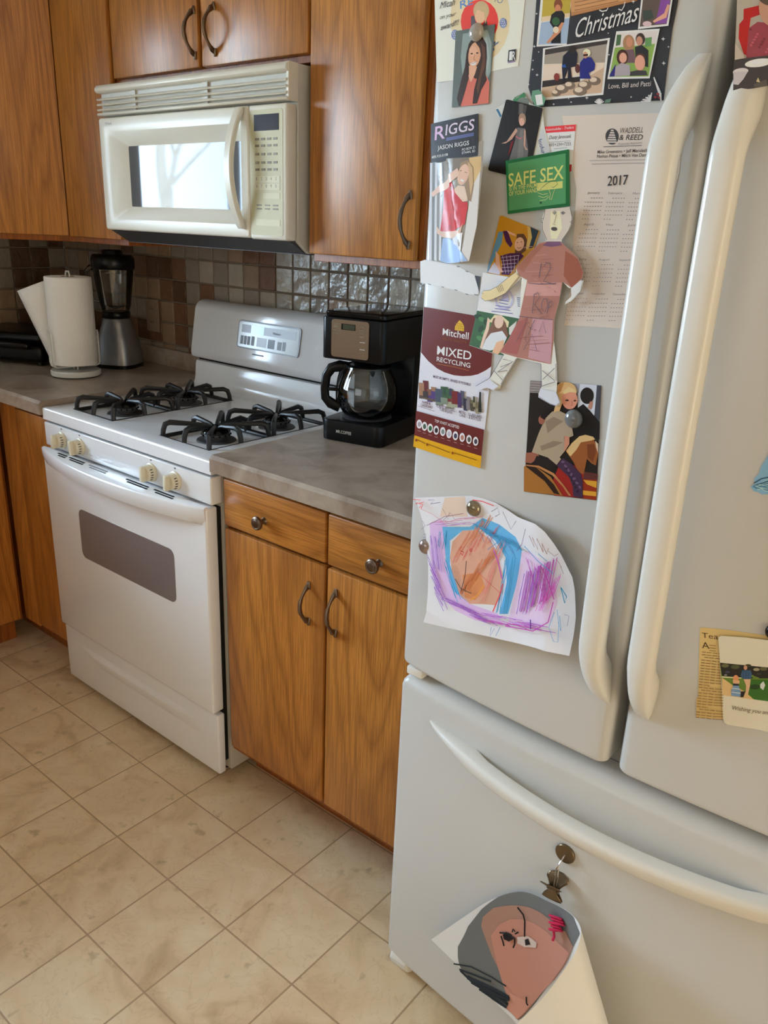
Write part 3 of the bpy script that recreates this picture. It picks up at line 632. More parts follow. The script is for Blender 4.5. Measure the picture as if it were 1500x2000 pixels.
# ------------------------------------------------------------------ coffee maker and carafe
CA = 0.19
CT = Matrix.Translation((0.893,-0.232,0.9305)) @ Matrix.Rotation(CA,4,'Z')      # local: x right, -y front, centred footprint 0.185 x 0.255
t = thing('coffee_maker', (0.893,-0.232,0.9305), 'black drip coffee maker with silver control panel on the right counter', 'coffee maker')
HW, HF, HB = 0.088, -0.110, 0.145
def CB(m, lo, hi, mt, bev=0.004, seg=3): return m.box(lo,hi,mt,bev,seg,T=CT)
m = MB(); m.prism(rrect(-HW,HF,HW,HB,0.022,5),'z',0.0005,0.052,'black_plastic',0.003,2,T=CT); m.build('base', t)
m = MB(); put_text(m,'MR.COFFEE',CT @ Vector((-0.040,HF-0.0006,0.022)),CT.to_3x3() @ Vector((1,0,0)),(0,0,1),0.044,0.0075,'bisque_grey',1); m.build('lettering', t)
m = MB(); m.lathe([(0,0.0525),(0.062,0.0525),(0.064,0.055),(0.060,0.0565),(0,0.0565)],(0,-0.028,0),'dark_grey',36,T=CT); m.build('warming_plate', t)
m = MB(); CB(m,(-HW,0.052,0.050),(HW,HB,0.215),'black_plastic'); m.build('water_tank', t)
m = MB(); m.prism(rrect(-HW,HF,HW,HB,0.014,5),'z',0.204,0.304,'black_plastic',0.003,2,T=CT); m.lathe([(0,0.187),(0.036,0.187),(0.052,0.206),(0,0.206)],(0,-0.028,0),'black_plastic',32,T=CT); hs = m.build('brew_housing', t)
m = MB(); m.prism(rrect(-HW+0.004,HF+0.006,HW-0.004,HB-0.002,0.014,5),'z',0.304,0.318,'black_gloss',0.004,3,T=CT); m.build('lid', t)
mat('brushed_panel',(176,158,138),0.24,0.85); mat('lcd',(70,74,60),0.2)
def front(m, x0,z0,x1,z1,mt,off,r=0.0008):
    m.prism(rrect(x0,z0,x1,z1,r,4),'y',HF-off,HF+0.001,mt,T=CT)
m = MB(); front(m,-0.058,0.211,0.046,0.300,'brushed_panel',0.0016,0.007); pn = m.build('control_panel', t)
m = MB(); front(m,-0.030,0.277,0.009,0.291,'black_gloss',0.0020); front(m,-0.026,0.278,0.008,0.290,'lcd',0.0024); sub(m,'clock_display',pn)
for x0,z0,x1,z1,mt in [(-0.052,0.266+k*0.008,-0.038,0.268+k*0.008,'key_ink') for k in range(4)]+[(0.020,0.263+k*0.008,0.034,0.265+k*0.008,'key_ink') for k in range(4)]+[(0.022,0.234+k*0.017,0.036,0.2352+k*0.017,'white_plastic') for k in range(2)]:
    m = MB(); front(m,x0,z0,x1,z1,mt,0.0022,0.0004); sub(m,'button',pn)
KC = CT @ Vector((0,-0.028,0.0568))
t2 = thing('carafe', tuple(KC), 'clear glass coffee carafe with black handle on the coffee maker', 'carafe')
m = MB(); pr = [(r*1.08,h*1.06) for r,h in ((0,0.001),(0.046,0.001),(0.056,0.006),(0.066,0.022),(0.0715,0.046),(0.069,0.074),(0.060,0.100),(0.052,0.114),(0.051,0.119),(0.054,0.122))]
m.lathe(pr+[(r-0.0025,h+0.0005) for r,h in pr[::-1] if r > 0.01]+[(0,0.0035)],tuple(KC),'clear_glass',48); cj = m.build('glass_jug', t2)
ca = CA+math.radians(202)
ux, uy = math.cos(ca), math.sin(ca)
P = lambda r,z: (KC.x+ux*r, KC.y+uy*r, KC.z+z)
m = MB(); m.tube([P(0.050,0.120),P(0.072,0.122),P(0.093,0.116),P(0.106,0.096),P(0.110,0.062),P(0.108,0.040),P(0.094,0.026),P(0.070,0.016)],[0.010,0.011,0.010,0.009,0.0085,0.009,0.011,0.010],'black_plastic',12,flat=(1.3,0.8))
m.tube([P(0.062,0.118),P(0.070,0.090),P(0.0745,0.060),P(0.073,0.030),P(0.068,0.018)],[0.008,0.007,0.0065,0.007,0.008],'black_plastic',10,flat=(1.4,0.8)); m.tube([P(0.074,0.062),P(0.108,0.062)],0.0045,'black_plastic',8)
m.build('handle', t2)
m = MB(); m.lathe([(0.0535,0.112),(0.0545,0.114),(0.0545,0.124),(0.0535,0.126)],tuple(KC),'black_plastic',40); m.lathe([(0,0.1262),(0.046,0.1262),(0.0475,0.1272),(0.046,0.1288),(0,0.1290)],tuple(KC),'black_plastic',40); m.build('lid', t2)
# ------------------------------------------------------------------ refrigerator
FXC, FHW = 1.8595, 0.4045
def surf(x): return -0.800-0.028*(1-((x-FXC)/FHW)**2)
t = FR = thing('refrigerator', (FXC,-0.42,0), 'white french door refrigerator with bottom freezer covered in papers', 'refrigerator')
m = MB(); m.box((1.460,-0.742,0.035),(2.259,-0.035,1.765),'fridge_smooth',0.004,2); m.box((1.475,-0.775,0.045),(2.244,-0.742,1.75),'gasket'); m.build('case', t)
m = MB(); m.box((1.475,-0.770,0.012),(2.244,-0.735,0.058),'fridge_smooth',0.004,2); m.build('base_grille', t)
for x in (1.462, 2.225):
    m = MB(); m.prism([(-0.776,0.058),(-0.790,0.050),(-0.795,0.036)]+[(-0.755+0.040*math.cos(a),0.038+0.0375*math.sin(a)) for a in [PI+0.2+i*(PI-0.4)/10 for i in range(11)]]+[(-0.715,0.058)],'x',x-(0.008 if x > 2 else 0.003),x+0.042,'fridge_smooth',0.006,3); m.build('foot_cover', t)
def outline(x0, x1, yb, ins, r=0.014, n=22):
    x0 += ins; x1 -= ins; p = [(x0,yb)]
    yl, yr = surf(x0)+ins, surf(x1)+ins
    for i in range(6): a = PI+i*(PI/2)/5*1.0; p.append((x0+r+r*math.cos(a), yl+r+r*math.sin(a)))
    for i in range(1, n): x = x0+r+(x1-x0-2*r)*i/n; p.append((x, surf(x)+ins))
    for i in range(6): a = 1.5*PI+i*(PI/2)/5; p.append((x1-r+r*math.cos(a), yr+r+r*math.sin(a)))
    p.append((x1,yb)); return p
def fdoor(name, x0, x1, zb, zt, r=0.014, kt=0.012):
    m = MB(); k = 0.012
    L = [[(x,y,zb+k*(1-math.cos(a/5*PI/2))) for x,y in outline(x0,x1,-0.776,k*(1-math.sin(a/5*PI/2)),r)] for a in range(6)]
    L += [[(x,y,zt-kt*(1-math.cos(a/5*PI/2))) for x,y in outline(x0,x1,-0.776,(kt*1.3 if kt > k else k)*(1-math.sin(a/5*PI/2)),r)] for a in range(5,-1,-1)]
    m.grid(L,'fridge_white',closed_v=True); n = len(L[0]); m.add(L[0],[tuple(range(n))[::-1]],'fridge_white'); m.add(L[-1],[tuple(range(n))],'fridge_white')
    return m.build(name, t, smooth=50)
LD = fdoor('door',1.455,1.8515,0.7225,1.76); RD = fdoor('door',1.8675,2.264,0.7225,1.76); FD = fdoor('freezer_drawer',1.455,2.264,0.056,0.7045,0.012,0.024)
m = MB(); m.box((1.466,-0.798,0.706),(1.500,-0.776,0.722),'fridge_smooth',0.003,2); m.build('hinge', t)
def door_handle(door, xc0, z0, z1, shift=0.0):
    m = MB(); rows = []; n = 60
    for i in range(n+1):
        s = i/n; z = z0+(z1-z0)*s; e = min(z-z0,z1-z)
        k = math.sin(min(1,e/0.11)*PI/2)**0.75 if e > 0 else 0
        h = 0.002+0.054*k+0.006*math.sin(PI*s); w = 0.0070+0.0100*math.sin(min(1,e/0.07)*PI/2)**0.6 if e > 0 else 0.0075
        xc = xc0+shift*(1-math.sin(min(1,max(e,0)/0.09)*PI/2))
        fx = max(0.0,min(1.0,(e-0.055)/0.05)); th = h*(1-fx)+0.030*fx; fx2 = fx*fx*(3-2*fx)
        inner = (1-fx2)*(-0.002)+fx2*max(0,h-0.026); ys = surf(xc)
        r = min(0.012,(h-inner)*0.45); row = []
        for q in range(16):
            a = 2*PI*q/16; c, s_ = math.cos(a), math.sin(a)
            ex = math.copysign(abs(c)**0.62,c)*w; ey = math.copysign(abs(s_)**0.62,s_)*(h-inner)/2
            row.append((xc+ex, ys-(h+inner)/2-ey, z))
        rows.append(row)
    m.grid(rows,'fridge_smooth',closed_v=True); m.add(rows[0],[tuple(range(16))[::-1]],'fridge_smooth'); m.add(rows[-1],[tuple(range(16))],'fridge_smooth')
    return sub(m,'handle',door)
door_handle(LD,1.8255,0.828,1.630,0.012); door_handle(RD,1.8935,0.828,1.632)
m = MB(); rows = []; n = 60
for i in range(n+1):
    s = i/n; x = 1.533+(2.186-1.533)*s; e = min(s,1-s)*0.653; ys = surf(x)
    q = math.sin(PI*s)**0.8 if 0 < s < 1 else 0
    h = 0.003+0.050*q; fx = max(0.0,min(1.0,(e-0.085)/0.045)); fx = fx*fx*(3-2*fx); inner = (1-fx)*(-0.002)+fx*max(0,h-0.025)
    zt_ = 0.647-0.008*q; zb_ = zt_-0.006-0.032*min(1,e/0.10)**0.6
    hh = zt_-zb_; o_ = h; dd = max(0.004, h-inner)
    row = [(x,ys-y_,z_) for y_, z_ in ((inner,zt_-0.001),(inner+0.15*dd,zt_),(o_-min(0.006,0.35*dd),zt_),(o_-min(0.0025,0.15*dd),zt_-0.07*hh),(o_,zt_-0.18*hh),(o_,zt_-0.32*hh),(o_-min(0.002,0.1*dd),zt_-0.50*hh),(o_-min(0.006,0.25*dd),zt_-0.72*hh),(o_-min(0.011,0.45*dd),zt_-0.90*hh),(o_-min(0.016,0.65*dd),zb_),(inner+0.1*dd,zb_),(inner,zb_+0.002))]
    rows.append(row)
m.grid(rows,'fridge_smooth',closed_v=True); m.add(rows[0],[tuple(range(12))],'fridge_smooth'); m.add(rows[-1],[tuple(range(12))[::-1]],'fridge_smooth'); sub(m,'handle',FD)
